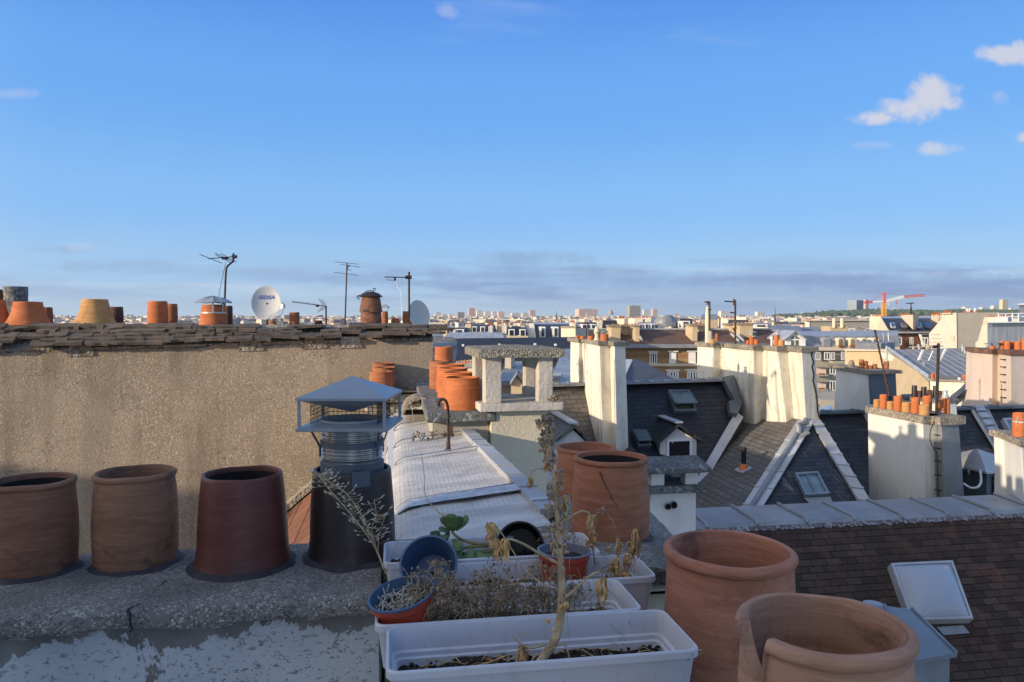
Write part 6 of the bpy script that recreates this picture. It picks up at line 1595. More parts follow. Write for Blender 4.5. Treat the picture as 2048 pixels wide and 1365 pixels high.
for lab, px, Y, w, yt, mat in (('ochre pot at the far left end of the right white stack', 1756, 13.0, 12, 799, 'clay_yellow'), ('tall orange pot, leftmost orange one on the right white stack', 1769.5, 12.85, 14.5, 789, 'clay_orange'), ('ochre pot between the two leftmost tall orange pots', 1783.5, 12.7, 13, 803, 'clay_yellow'), ('second tall orange pot from the left on the right white stack', 1798.5, 12.5, 16, 792, 'clay_orange'), ('wide ochre pot in the middle of the right white stack', 1815.5, 12.35, 17, 805, 'clay_yellow'), ('third tall orange pot from the left on the right white stack', 1833.5, 12.2, 16.5, 795, 'clay_orange'), ('nearest wide ochre pot at the corner of the right white stack', 1851.5, 11.98, 19, 810, 'clay_yellow'), ('tall orange pot behind the nearest ochre pot, left of the aerial mast', 1857, 12.6, 17, 792, 'clay_orange'), ('slim orange pot just right of the aerial mast', 1879, 12.25, 8.5, 807, 'clay_orange'), ('short brown pot by the right end of the right white stack', 1888, 12.5, 9, 816, 'clay_rust'), ('tall slim orange pot near the right end of the right white stack', 1887, 12.9, 7, 797, 'clay_orange'), ('rightmost tall orange pot on the right white stack', 1897, 12.1, 10.5, 797, 'clay_orange')):
    px_pot(lab, px, Y * 1.03, zN, w, yt, mat, gN2)
def stack_N_bits():
    fr = (PX(1883, 11.95, 0) - PX(1849, 11.8, 0)).normalized(); n = Vector((fr.y, -fr.x, 0))
    b = MB()
    for i, y in enumerate((869, 895, 920, 948, 978, 1003)):
        c = P(1871, y, 12.22) + n * .02; b.tube([c - fr * .05, c - fr * .05 + n * .09, c + fr * .05 + n * .09, c + fr * .05], .010, 5)
        b.build('rung', M['iron'], tN); b = MB()
    b.tube(smooth([P(1870, 834, 12.10), P(1868, 845, 12.10), P(1861, 862, 12.05), P(1860, 880, 12.05), P(1866, 895, 12.07), P(1874, 910, 12.10), P(1875, 950, 12.13), P(1877, 1000, 12.15)], 5), .008, 5); b.build('cable', M['iron'], tN)
    # dark stack behind
    t2, z2 = stack('chimney_stack', 'low white stack with dark pots half hidden behind the right white stack', [(1808, 16.3, 1808), (1875, 15.5, 1875), (1915, 15.65, 1917)], -1.75, 850, (V * 1.0, V * .2 + U * .2), 'white_cool', 'concrete_grey', .08, .07)
    for lab, px, w, yt in (('tall black-brown pot, leftmost behind the right white stack', 1831, 9.5, 771), ('short dark pot beside the leftmost black-brown pot', 1840, 9, 782), ('second tall black-brown pot behind the right white stack', 1850, 10, 774), ('short dark pot in the middle of the hidden dark row', 1862, 9, 780), ('third tall black-brown pot, by the aerial mast', 1873.5, 9.5, 772), ('short dark pot at the right of the hidden dark row', 1882, 9, 782)):
        px_pot(lab, px, 15.9, z2, w, yt, 'clay_black' if 'tall' in lab else 'clay_dark', 'dark pots behind the right white stack')
    k = 15.7 / F; c = PX(1893, 15.7, z2); b = MB(); b.lathe(c, [(7 * k, 0), (7.5 * k, 4 * k), (4 * k, 9 * k), (4 * k, 12 * k), (5.5 * k, 13 * k), (4 * k, 16 * k), (.001, 16.5 * k)], 16); tag(b.build('chimney_cowl', M['alu']), 'squat silver cowl at the right of the dark pots', 'chimney cowl')
    # aerials
    Y = 12.3; D = lambda x, y: P(x, y, Y)
    t = thing('tv_aerial', 'large white grid aerial on a dark mast above the right white stack', 'aerial', D(1873, 826))
    b = MB(); b.bar(D(1873, 828), D(1877, 687), .024, 8); b.build('mast', M['iron'], t)
    b = MB()
    for q in (((1840, 669), (1848, 694)), ((1846, 700), (1837, 721)), ((1892, 698), (1878, 723))): b.box((D(*q[0]) + D(*q[1])) / 2, (.035, .02, (D(*q[0]) - D(*q[1])).length), None, None, (D(*q[0]) - D(*q[1])).normalized())
    for q in (((1860, 669), (1868, 690)), ((1881, 669), (1892, 694)), ((1866, 702), (1857, 722))): b.bar(D(*q[0]), D(*q[1]), .009, 4)
    b.build('frame_bar', M['white_paint'], t)
    b = MB(); b.bar(D(1818, 695), D(1886, 692.5), .012, 5)
    for f in (.0, .33, .66, 1): b.bar(D(1846 - 9 * f, 700 + 21 * f), D(1890 - 12 * f, 701 + 22 * f), .006, 4); b.bar(D(1840 + 7 * f, 670 + 23 * f), D(1880 + 11 * f, 670 + 22 * f), .004, 4)
    b.bar(D(1836, 689), D(1839, 699), .02, 4); b.bar(D(1826, 693), D(1826, 698), .008, 4); b.build('rods', M['alu'], t)
    b = MB(); b.ball(D(1856, 695), .045, 8); b.build('bird_nest', M['straw'], t)
    b = MB(); b.box(D(1871, 694), (.09, .05, .05)); b.build('amplifier', M['iron'], t)
    Y = 13.4; D = lambda x, y: P(x, y, Y)
    t = thing('tv_aerial', 'leaning thin aerial mast with two combs of rods, over the shaded white stack', 'aerial', D(1785, 812))
    b = MB(); b.bar(D(1785, 815), D(1771, 757), .022, 6); b.bar(D(1771, 757), D(1749.5, 660), .017, 6); b.build('mast', M['rust'], t)
    b = MB(); b.tube([D(1713, 654), D(1749, 662), D(1783, 662)], .008, 5)
    for i in range(11): x = 1715 + i * 6.4; yy = 654 + min(1, (x - 1713) / 36) * 8; b.bar(P(x - 1, yy - 2, Y - .15), P(x + 2, yy + 3, Y + .15), .005, 4)
    b.tube([D(1714, 684), D(1755, 687), D(1786, 682)], .007, 5)
    for i in range(8): x = 1717 + i * 8.6; b.bar(P(x - 7, 688, Y - .2), P(x + 12, 680, Y + .2), .005, 4)
    b.bar(D(1764, 659), D(1768, 682), .006, 4); b.bar(D(1776, 660), D(1777, 682), .006, 4); b.build('rods', M['alu'], t)
stack_N_bits()
tK, zK = stack('chimney_stack', 'shaded bluish white stack with grey side and four dark red pots', [(1674, 18.95, 1668), (1738, 17.15, 1741)], -1.248, 825, (V * .5 + U * .1, V * .3 + U * .2), 'white_cool', 'concrete_old', .08, .06)
a = [PX(1739, 17.15, -1.257), PX(1793, 17.35, -1.257)]; bb = [P(1742, 830, 17.15), P(1795, 830, 17.35)]
m = MB(); YB = Vector((.12, 2, 0)); m.loft([bb[0], bb[1], bb[1] + YB, bb[0] + YB], [a[0], a[1], a[1] + YB, a[0] + YB]); m.build('zinc_casing', M['zinc_dark'], tK)
m = MB(); m.loft([a[0] - U * .1 - V * .1, a[1] + U * .1 - V * .1, a[1] + U * .1 + V * 2.1, a[0] + U * .3 + V * 2.1], [p + Z * .08 for p in (a[0] - U * .1 - V * .1, a[1] + U * .1 - V * .1, a[1] + U * .1 + V * 2.1, a[0] + U * .3 + V * 2.1)]); m.build('cap', M['concrete_old'], tK)
for lab, px, w, yt in (('tall dark red pot, leftmost on the shaded bluish stack', 1724, 9, 719), ('second tall dark red pot on the shaded bluish stack', 1732.5, 9, 722), ('short red pot in the middle of the shaded bluish stack', 1742, 8.5, 731), ('short red pot just right of the middle one on the bluish stack', 1751, 8.5, 728), ('tall dark red pot with a pipe, rightmost on the bluish stack', 1774, 9.5, 723)): px_pot(lab, px, 17.75, zK, w, yt, 'clay_rust', 'dark red pots on the shaded bluish stack')
b = MB(); k = 18.1 / F; c = PX(1704, 18.1, zK); b.lathe(c, [(12 * k, 0), (6.5 * k, 3 * k), (5.2 * k, 10 * k), (4 * k, 14 * k), (.001, 15.5 * k)], 16); tag(b.build('chimney_cowl', M['concrete_old']), 'dull domed wire cowl at the left of the shaded bluish stack', 'chimney cowl')
b = MB(); c = PX(1774, 17.75, zK); b.bar(c, c + Z * 44 * k, 2.2 * k, 8); tag(b.build('flue_pipe', M['alu']), 'thin steel flue rising from the rightmost pot of the bluish stack', 'flue pipe')
tQ, zQ = stack('chimney_stack', 'pale pink chimney stack with iron rungs and red-brown cap, at the right edge', [(1947, 22.0, 1942), (1986, 20.7, 1984), (1997, 20.8, 1996), (2022, 19.9, 2022), (2075, 20.1, 2078)], -.96, 815, (V * 1.5, V * .6 + U * .3), 'pink_wall', 'tile_cap' if 'tile_cap' in M else 'clay_rust', .13, .10)
for i, y in enumerate((719, 734, 749, 764, 779, 795)):
    b = MB(); c = P(2005, y, 20.3); b.tube([c - U * .07, c - U * .07 - V * .1, c + U * .07 - V * .1, c + U * .07], .014, 4); b.build('rung', M['iron'], tQ)
for lab, px, w, yt, Y in (('wide orange pot, leftmost of the big ones on the pink stack', 2005, 10, 682, 21), ('wide orange pot, second of the big ones on the pink stack', 2015.5, 11, 683, 20.8), ('orange pot with a dark mouth on the pink stack', 2026, 9, 683, 20.9), ('wide orange pot at the right of the pink stack', 2037, 12, 683, 20.6), ('tall red pot at the photo edge on the pink stack', 2050, 10, 676, 20.4), ('small orange pot under a tin cap on the pink stack', 1985.5, 9, 691, 20.9)): px_pot(lab, px, Y, zQ, w, yt, 'clay_orange', 'orange pots on the pink stack')
b = MB(); k = 20.9 / F; c = P(1985, 686, 20.9)
for dx, dy, w in ((-8, 1.5, 9), (6, 0, 12)):
    q = c + Vector((dx * k, 0, -dy * k)); b.lathe(q, [(w * k, -.3 * k), (w * .9 * k, .3 * k), (.001, 1.6 * k)], 12)
    for s_ in (-1, 1): b.bar(q + Vector((s_ * w * .7 * k, 0, 0)), q + Vector((s_ * 2 * k, 0, -9 * k)), .012, 4)
tag(b.build('chimney_cowl', M['zinc']), 'pair of flat tin caps on wire legs at the left of the pink stack', 'chimney cowl')
tR, zR = stack('chimney_stack', 'white chimney stack cut by the right photo edge with one banded orange pot', [(2012, 11.4, 2012), (2048, 10.6, 2049), (2110, 10.75, 2112)], -1.83, 1000, (V * .8, V * .2), 'white_cool', 'concrete_old', .10, .07)
px_pot('orange pot with grey metal band at the right photo edge', 2043, 10.95, zR, 24, 826, 'clay_orange', None)
b = MB(); c = PX(2043, 10.95, zR); k = 10.95 / F; b.lathe(c + Z * 28 * k, [(12.3 * k, 0), (12.8 * k, 0), (12.8 * k, 3 * k), (12.3 * k, 3 * k)], 20); b.box(c + Vector((-10 * k, -9 * k, 34 * k)), (2 * k, 2 * k, 12 * k)); tag(b.build('pot_band', M['alu']), 'grey metal strap round the orange pot at the right edge', 'metal band')

# ================================================================== buildings of the middle distance
def quad3(mb, pts, vec): mb.prism([P(*p) for p in pts], vec); return mb
def panes(parent, rects, Y, glass='glass', frame=True, rec=.05, bars=1, mat='white_paint', slope=None):
    for (x0, y0, x1, y1) in rects:
        yy = Y(x0) if callable(Y) else Y
        k = yy / F; a, b_ = P(x0, y1, yy), P(x1, y0, yy); w = b_.x - a.x; h = b_.z - a.z
        m = MB(); t_ = min(.12, w * .12)
        for (u0, u1, z0, z1) in ((0, t_, 0, h), (w - t_, w, 0, h), (t_, w - t_, 0, t_), (t_, w - t_, h - t_, h)) + tuple((w * (i + 1) / (bars + 1) - t_ / 2, w * (i + 1) / (bars + 1) + t_ / 2, t_, h - t_) for i in range(bars)):
            m.prism([a + Vector((u0, -.06, z0)), a + Vector((u1, -.06, z0)), a + Vector((u1, -.06, z1)), a + Vector((u0, -.06, z1))], Vector((0, .055, 0)))
        o = m.build('window', M[mat], parent)
        m = MB(); m.prism([a + Vector((t_ / 2, -.03, t_ / 2)), a + Vector((w - t_ / 2, -.03, t_ / 2)), a + Vector((w - t_ / 2, -.03, h - t_ / 2)), a + Vector((t_ / 2, -.03, h - t_ / 2))], Vector((0, .025, 0))); m.build('pane', M[glass], o)
def pots_on(parent, xs, y, Y, hpx=5, wpx=3.2, mat='clay_orange'):
    for x in xs:
        m = MB(); c = P(x, y, Y); k = Y / F; m.lathe(c - Z * .1, [(wpx * k / 2, 0), (wpx * k / 2 * .92, hpx * k * random.uniform(.8, 1.15) + .1), (wpx * k * .3, hpx * k)], 10); m.build('pot', M[mat], parent)
def brick_banded(name):
    m, t, b, v = new_mat(name)
    sp = t.new('ShaderNodeSeparateXYZ'); t.link(v, sp.inputs[0])
    n = t.noise(v, .5, 4)
    c = t.mix(t.ramp(n, .3, .7), (0.30, 0.20, 0.10), (0.38, 0.255, 0.13))
    fz = t.math('FRACT', t.math('DIVIDE', sp.outputs[2], 1.55))
    c = t.mix(t.math('MULTIPLY', t.math('LESS_THAN', fz, .2), .55), c, (0.26, 0.10, 0.05))
    br = t.new('ShaderNodeTexBrick'); t.link(t.mapped(v, (1, 1, 1), (0, 0, 0), (R(90), 0, 0)), br.inputs['Vector']); br.inputs['Scale'].default_value = 1; br.inputs['Brick Width'].default_value = .3; br.inputs['Row Height'].default_value = .1; br.inputs['Mortar Size'].default_value = .008
    br.inputs['Color1'].default_value = (1, 1, 1, 1); br.inputs['Color2'].default_value = (.8, .8, .8, 1); br.inputs['Mortar'].default_value = (.7, .7, .7, 1)
    c = t.mix(.8, c, br.outputs[0], 'MULTIPLY'); setc(t, b, c); b.inputs['Roughness'].default_value = .9; return m
M['brick_banded'] = brick_banded('brick_banded')
def brick_house():
    Y = 60; t = thing('apartment_building', 'long ochre brick building with brown roof, white windows and blind shutters', 'building', Vector((8, 62, -22)))
    m = MB(); m.prism([P(1172, 694, Y), P(1560, 689, Y), Vector((P(1560, 689, Y).x, Y, -22)), Vector((P(1172, 694, Y).x, Y, -22))], Vector((0, 9, 0))); m.build('wall', M['brick_banded'], t)
    m = MB(); e0, e1, r1, r0 = P(1160, 692, Y - .5), P(1572, 687, Y - .5), P(1545, 657, Y + 3.6), P(1150, 659.5, Y + 3.6); r1.z = r0.z; e1.z = e0.z
    m.prism([e0, e1, r1, r0], (0, 0, -.2)); d = (e1 - e0).normalized(); n = d.cross(r0 - e0).normalized(); m.build('roof', M['roof_brown'], t, frame_of(e0, d, n.cross(d), n))
    m = MB(); m.prism([r0, r1, r1 + Vector((0, 5, -2)), r0 + Vector((0, 5, -2))], (0, 0, -.2)); m.build('far_slope', M['roof_brown'], t)
    m = MB(); m.box((e0 + e1) / 2 + Vector((0, -.1, -.02)), ((e1 - e0).length, .45, .30), d); m.build('gutter', M['zinc'], t)
    m = MB(); m.box((r0 + r1) / 2 + Z * .05, ((r1 - r0).length, .3, .12), d); m.build('ridge_cap', M['zinc_pale'], t)
    m = MB(); m.box((P(1160, 732, Y - .12) + P(1572, 728, Y - .12)) / 2, (16.4, .3, .22), d); m.build('string_course', M['pale_tan'], t)
    panes(t, [(1299, 706, 1314, 728)], Y - .04, bars=2); panes(t, [(1334, 743, 1357, 768), (1374, 742, 1397, 767)], Y - .04, bars=3)
    for x0, y0, x1, y1 in ((1338, 705, 1352, 728), (1377, 704, 1391, 727)):
        a, b_ = P(x0, y1, Y), P(x1, y0, Y); m = MB(); m.prism([a, Vector((b_.x, Y, a.z)), b_, Vector((a.x, Y, b_.z))], (0, -.08, 0)); m.build('shutter', M['white_paint'], t)
    for x0, x1, y in ((1296, 1317, 704), (1335, 1356, 703), (1374, 1395, 702.5), (1331, 1360, 741), (1370, 1400, 740)):
        m = MB(); m.box((P(x0, y, Y - .08) + P(x1, y, Y - .08)) / 2, ((P(x1, y, Y) - P(x0, y, Y)).length, .25, .1), Vector((1, 0, 0)), Vector((0, 1, 0))); m.build('lintel', M['white_paint'], t)
    for x0, x1, yt, yb, Yc, pots in ((1223, 1241, 654, 678, Y + .6, (1226, 1231, 1236)), (1246, 1279, 653.5, 672, Y + 2.2, (1248, 1252, 1258, 1264, 1270, 1275)), (1271, 1279, 653.5, 677, Y + .4, ()), (1385, 1395, 652, 675, Y + .6, (1388, 1392)), (1396, 1410, 653, 660, Y + 3, (1399, 1403, 1407)), (1480, 1506, 650, 672, Y + 1.5, (1484, 1492, 1497)), (1462, 1506, 651, 658, Y + 3, (1468, 1476))):
        a, b_ = P(x0, yt, Yc), P(x1, yt, Yc); m = MB(); m.prism([a, b_, Vector((b_.x, Yc, -3.2)), Vector((a.x, Yc, -3.2))], Vector((-.2, 1.6, 0))); o = m.build('chimney', M['tan'], t)
        m = MB(); m.box((a + b_) / 2 + Vector((-.1, .8, .08)), (b_.x - a.x + .3, 1.9, .16), Vector((1, 0, 0)), Vector((0, 1, 0))); m.build('cap', M['concrete_old'], o)
        pots_on(o, pots, yt - .8, Yc + .4, 5.5, 3.6)
    m = MB()
    for x in (1462, 1472): m.bar(P(x, 668, Y + 1.3), P(x + 16, 683, Y - .1), .12, 4)
    m.build('rooflight_frame', M['zinc_pale'], t)
    m = MB(); m.tube([P(1284, 681, Y), P(1283, 678, Y + .2), P(1278, 672, Y + .6)], .1, 5); m.build('vent', M['alu'], t)
brick_house()
def simple(name, label, parts, cat='building', zb=-22):
    """parts: (part name, material, [(px,py,Y)...], extrude)"""
    a = P(*parts[0][2][0]); t = thing(name, label, cat, Vector((a.x, a.y, zb)))
    for nm, mat, pts, vec in parts:
        m = MB(); q = [P(*p) for p in pts]; vec = Vector(vec)
        if vec.y >= 1 and vec.x < 1:                 # sides run straight away from the street, not across the view
            sl_ = [p.x / p.y for p in q]; vec.x += vec.y * (min(sl_) if min(sl_) > 0 else max(sl_) if max(sl_) < 0 else 0)
        m.prism(q, vec)
        d = (q[1] - q[0]).normalized(); n = d.cross(q[2] - q[0]).normalized()
        if n.y > 0: n = -n
        m.build(nm, M[mat], t, frame_of(q[0], d, n.cross(d), n))
    return t
B = lambda x, y, Y: (x, y, Y)
simple('chimney_stack', 'plain tan gable chimney behind the left pots of the centre white stack', [('wall', 'pale_tan', [(1122, 657, 57), (1151, 657, 55), (1151, 700, 55), (1122, 700, 57)], (1.2, 2.2, 0)), ('cap', 'concrete_old', [(1121, 656, 57), (1152, 656, 54.8), (1161, 656.5, 57), (1130, 655, 59)], (0, 0, .12))], 'chimney', -4)
t = simple('apartment_building', 'low long dark slate roof behind the pebbly block chimney', [('roof', 'slate_dark', [(860, 678, 52), (1168, 674, 54), (1190, 716, 49), (850, 720, 47)], (0, 0, -.3)), ('far_slope', 'slate_far', [(860, 678, 52), (1168, 674, 54), (1168, 674, 58), (860, 678, 56)], (0, 0, -1.2)), ('wall', 'grey_wall', [(860, 716, 48), (1185, 712, 50), (1185, 1200, 50), (860, 1200, 48)], (0, 6, 0))])
m = MB()
for x, y in ((926, 691), (999, 690), (1041, 692), (1070, 689), (1111, 690)): m.box(P(x, y, 50), (.14, .2, .14)); 
m.build('snow_hook', M['white_paint'], t)
simple('apartment_building', 'slate hip roof with pale zinc left edge, between the two white stacks', [('roof', 'slate_far', [(1265, 719, 33), (1279, 719, 33), (1372, 772, 28), (1236, 772, 28)], (0, 0, -.2)), ('side_slope', 'zinc_seam_pale', [(1246, 719, 35), (1266, 719, 33), (1247, 758, 28.5), (1238, 762, 31)], (0, 0, -.15)), ('wall', 'grey_wall', [(1237, 771, 28.2), (1370, 771, 28.2), (1370, 1100, 28.2), (1237, 1100, 28.2)], (0, 5, 0))])
simple('apartment_building', 'pale standing-seam zinc roof just left of the centre white stack', [('roof', 'zinc_seam_pale', [(1126, 698, 32), (1175, 696, 34), (1165, 775, 25), (1092, 778, 24)], (0, 0, -.15)), ('wall', 'grey_wall', [(1095, 777, 24.3), (1165, 774, 25), (1165, 1100, 25), (1095, 1100, 24.3)], (0, 5, 0)), ('dormer_wall', 'pale_tan', [(1103, 752, 24.5), (1120, 752, 24.7), (1120, 790, 24.7), (1103, 790, 24.5)], (.1, 1.2, 0)), ('dormer_roof', 'zinc_pale', [(1101, 752, 24.3), (1122, 752, 24.5), (1124, 748, 26), (1104, 748, 26)], (0, 0, -.08))])
simple('apartment_building', 'grey house with blue-shaded zinc roof seen between the piers of the block chimney', [('roof', 'zinc_seam', [(1010, 728, 38), (1105, 728, 40), (1112, 762, 33), (1000, 762, 31)], (0, 0, -.2)), ('wall', 'grey_wall', [(1000, 760, 31.5), (1110, 760, 33), (1110, 1100, 33), (1000, 1100, 31.5)], (0, 6, 0)), ('chimney', 'pale_tan', [(1010, 716, 36), (1022, 716, 36), (1022, 760, 36), (1010, 760, 36)], (.2, 1.6, 0)), ('ridge_cap', 'zinc_pale', [(1009, 727, 38), (1106, 727, 40), (1106, 729, 39.9), (1009, 729, 37.9)], (0, .2, .1))])
simple('apartment_building', 'small tan gabled house in shade between the block chimney piers', [('gable', 'tan', [(1022, 772, 26), (1034, 752, 26), (1046, 772, 26), (1046, 900, 26), (1022, 900, 26)], (.4, 3, 0)), ('roof', 'zinc_pale', [(1020, 771, 25.8), (1034, 749, 25.8), (1037, 748, 28), (1022, 768, 29)], (0, 0, .12)), ('roof', 'zinc_dark', [(1034, 749, 25.8), (1049, 772, 25.8), (1052, 768, 29), (1037, 747, 29)], (0, 0, .12))])
t = simple('chimney_stack', 'grey roof end with a small cluster of red pots left of the block chimney', [('wall', 'grey_wall', [(908, 731, 30), (948, 727, 29), (962, 760, 29), (962, 900, 29), (908, 900, 30)], (0, 3, 0)), ('cap', 'concrete_grey', [(911, 731, 29.8), (949, 728, 28.8), (949, 735, 28.8), (911, 738, 29.8)], (0, 1.4, 0))], 'chimney', -9)
pots_on(t, (915, 919, 924, 930, 933, 937, 942), 730, 29.8, 9, 3.2, 'clay_orange')
t = simple('apartment_building', 'mansard building with white gable end and two tall white dormers', [('gable', 'white', [(1058, 647, 86), (1068, 647, 86), (1072, 676, 84), (1058, 676, 84)], (0, 8, 0)), ('mansard', 'slate_far', [(1068, 649, 88), (1150, 649, 90), (1150, 676, 85), (1072, 676, 84)], (0, 0, -.3)), ('zinc_top', 'zinc_pale', [(1066, 649, 88), (1152, 649, 90), (1156, 645, 98), (1066, 645, 97)], (0, 0, -.2)), ('wall', 'grey_wall', [(1058, 675, 84.3), (1150, 675, 85.3), (1150, 760, 85.3), (1058, 760, 84.3)], (0, 9, 0))])
for x in (1083, 1109):
    m = MB(); m.prism([P(x - 4, 675, 83.6), P(x + 8, 675, 83.6), P(x + 8, 654, 83.6), P(x - 4, 654, 83.6)], Vector((0, 3.4, 0))); o = m.build('dormer', M['white_paint'], t)
    m = MB(); m.prism([P(x, 673, 83.5), P(x + 5, 673, 83.5), P(x + 5, 657, 83.5), P(x, 657, 83.5)], Vector((0, .06, 0))); m.build('pane', M['glass'], o)
# zinc mansard building with balconies
def balcony_house():
    Y = 55; t = thing('apartment_building', 'cream building with grey zinc mansard, glazed white gable dormer and recessed balconies', 'building', Vector((24, 57, -22)))
    m = MB(); m.prism([P(1565, 697, Y), P(1800, 697, Y + 1), P(1800, 1200, Y + 1), P(1565, 1200, Y)], Vector((0, 8, 0))); m.build('wall', M['grey_wall'], t)
    m = MB(); q = [P(1600, 697, Y - .1), P(1800, 696, Y + .9), P(1800, 672, Y + 1.7), P(1606, 672, Y + .7)]; m.prism(q, Vector((0, 1.5, 0))); d = (q[1] - q[0]).normalized(); n = d.cross(q[3] - q[0]).normalized(); m.build('mansard', M['zinc_seam'], t, frame_of(q[0], d, n.cross(d), n))
    m = MB(); q = [P(1545, 672, Y + .6), P(1800, 671.5, Y + 1.6), P(1800, 662, Y + 8), P(1560, 663, Y + 7)]; m.prism(q, (0, 0, -.25)); m.build('zinc_top', M['zinc_seam_pale'], t, frame_of(q[0], (q[1] - q[0]).normalized(), V, Z))
    m = MB(); m.box((P(1565, 698, Y - .2) + P(1800, 697.5, Y + .8)) / 2, (8.8, .7, .25), Vector((1, .11, 0)).normalized()); m.build('cornice', M['pale_tan'], t)
    # glazed gable
    m = MB(); m.prism([P(1573, 697, Y - .3), P(1611, 697, Y - .3), P(1611, 678, Y - .3), P(1591, 664, Y - .3), P(1573, 678, Y - .3)], Vector((.2, 4, 0))); o = m.build('gable_dormer', M['white_paint'], t)
    for a, b_ in (((1569, 681), (1590.5, 664)), ((1591.5, 664), (1614, 681))):
        m = MB(); m.prism([P(*a, Y - .6), P(*b_, Y - .6), P(b_[0], b_[1] - 2.2, Y - .6), P(a[0], a[1] - 2.2, Y - .6)], Vector((.3, 4.6, 0))); m.build('roof', M['zinc_pale'], o)
    for pts in ([(1582, 694), (1588, 694), (1588, 681), (1582, 681)], [(1591, 694), (1597, 694), (1597, 681), (1591, 681)], [(1580, 678), (1588, 678), (1588, 671.5)], [(1591, 678), (1601, 678), (1591, 671.5)]):
        m = MB(); m.prism([P(*p, Y - .33) for p in pts], Vector((0, .025, 0))); m.build('pane', M['glass_warm'], o)
    for x in (1652, 1682, 1706, 1729, 1752):          # round-headed dormer windows
        w = 7.5 if x == 1652 else 6.5
        m = MB(); ar = [P(x - w, 694, Y + .2), P(x + w, 694, Y + .2)] + [P(x + w * math.cos(R(a)), 682 - 6 * math.sin(R(a)), Y + .2) for a in range(0, 181, 30)]
        m.prism(ar, Vector((0, 1.6, 0))); o = m.build('arched_dormer', M['zinc_pale'] if x == 1652 else M['cream'], t)
        m = MB(); w *= .6; ar = [P(x - w, 694, Y + .15), P(x + w, 694, Y + .15)] + [P(x + w * math.cos(R(a)), 683 - 5 * math.sin(R(a)), Y + .15) for a in range(0, 181, 30)]; m.prism(ar, Vector((0, .05, 0))); m.build('pane', M['glass_warm'] if x != 1652 else M['zinc'], o)
        if x in (1682, 1706):
            m = MB(); m.box(P(x, 693, Y - .1), (.42, .25, .16)); m.build('flower_box', M['clay_rust'], o)
    panes(t, [(1631, 705, 1640, 720), (1648, 705, 1660, 720), (1662, 705, 1669, 720), (1682, 704, 1688, 720), (1659, 734, 1671, 749), (1659, 762, 1671, 782)], Y - .02, 'glass', bars=1)
    for y0, y1 in ((734, 750), (763, 779), (793, 812)):
        m = MB(); a, b_ = P(1630, y0, Y - .03), P(1652, y1, Y - .03); m.prism([a, Vector((b_.x, a.y, a.z)), b_, Vector((a.x, a.y, b_.z))], Vector((0, .026, 0))); o = m.build('balcony_recess', M['pink_wall'], t)
        m = MB(); m.box(P(1641, y1 + 1, Y - .25), (.95, .5, .10)); m.box(P(1641, y0, Y - .2), (.9, .45, .06)); m.build('balcony_slab', M['grey_wall'], o)
        m = MB(); m.box(P(1643, y1 - 1.5, Y - .35), (.5, .15, .1)); m.build('flower_box', M['clay_rust'], o)
    m = MB(); m.box(P(1700, 724, Y - .1) , (3.0, .4, .06)); m.build('ledge', M['pale_tan'], t)
    m = MB(); a, b_ = P(1661, 653, 66), P(1695, 653, 66); m.prism([a, b_, Vector((b_.x, 66, -3)), Vector((a.x, 66, -3))], Vector((0, 2, 0))); o = m.build('chimney', M['tan'], t)
    m = MB()
    for x in (1668, 1684): m.lathe(P(x, 656, 66), [(.16, 0), (.16, .85)], 10)
    m.build('flue', M['cream'], o); pots_on(o, (1664, 1673, 1678, 1690), 653.5, 66.5, 2.5, 2.6, 'clay_dark')
M['glass_warm'] = glass_dark('glass_warm', (.10, .085, .05), .1)
balcony_house()
t = simple('apartment_building', 'flat beige concrete block with white left end wall and strip windows', [('wall', 'grey_wall', [(1618, 642, 112), (1745, 641, 114), (1745, 720, 114), (1618, 720, 112)], (0, 12, 0)), ('end_wall', 'white', [(1611, 641, 112.5), (1619, 641, 111.9), (1619, 720, 111.9), (1611, 720, 112.5)], (0, 12, 0)), ('parapet', 'pale_tan', [(1610, 640.5, 111.6), (1746, 639.5, 113.6), (1746, 642, 113.6), (1610, 643, 111.6)], (0, 12.5, 0)), ('roof_block', 'far_zinc', [(1668, 635, 120), (1716, 634, 121), (1716, 642, 121), (1668, 642, 120)], (0, 5, 0))])
panes(t, [(1624, 657, 1637, 664), (1697, 657, 1710, 664), (1729, 657, 1740, 664)], 111.9, 'glass', bars=2)
def panel_mat():
    m, t, b, v = new_mat('panel')
    sp = t.new('ShaderNodeSeparateXYZ'); t.link(v, sp.inputs[0])
    n = t.noise(t.mapped(v, (5, .4, 1)), 1.2, 4)
    c = t.mix(t.ramp(n, .35, .65), (.30, .31, .31), (.42, .43, .42))
    f = t.math('FRACT', t.math('DIVIDE', sp.outputs[0], .46)); l = t.math('LESS_THAN', f, .05)
    l2 = t.math('LESS_THAN', t.math('ABSOLUTE', t.math('SUBTRACT', t.math('ABSOLUTE', sp.outputs[1]), .27)), .015)
    setc(t, b, t.mix(t.math('MAXIMUM', l, l2), c, (.12, .12, .13))); b.inputs['Roughness'].default_value = .4; b.inputs['Metallic'].default_value = .3; return m
M['panel'] = panel_mat()
M['brick_red'] = plain('brick_red', (.20, .10, .06), .9, 0, .4, 2)
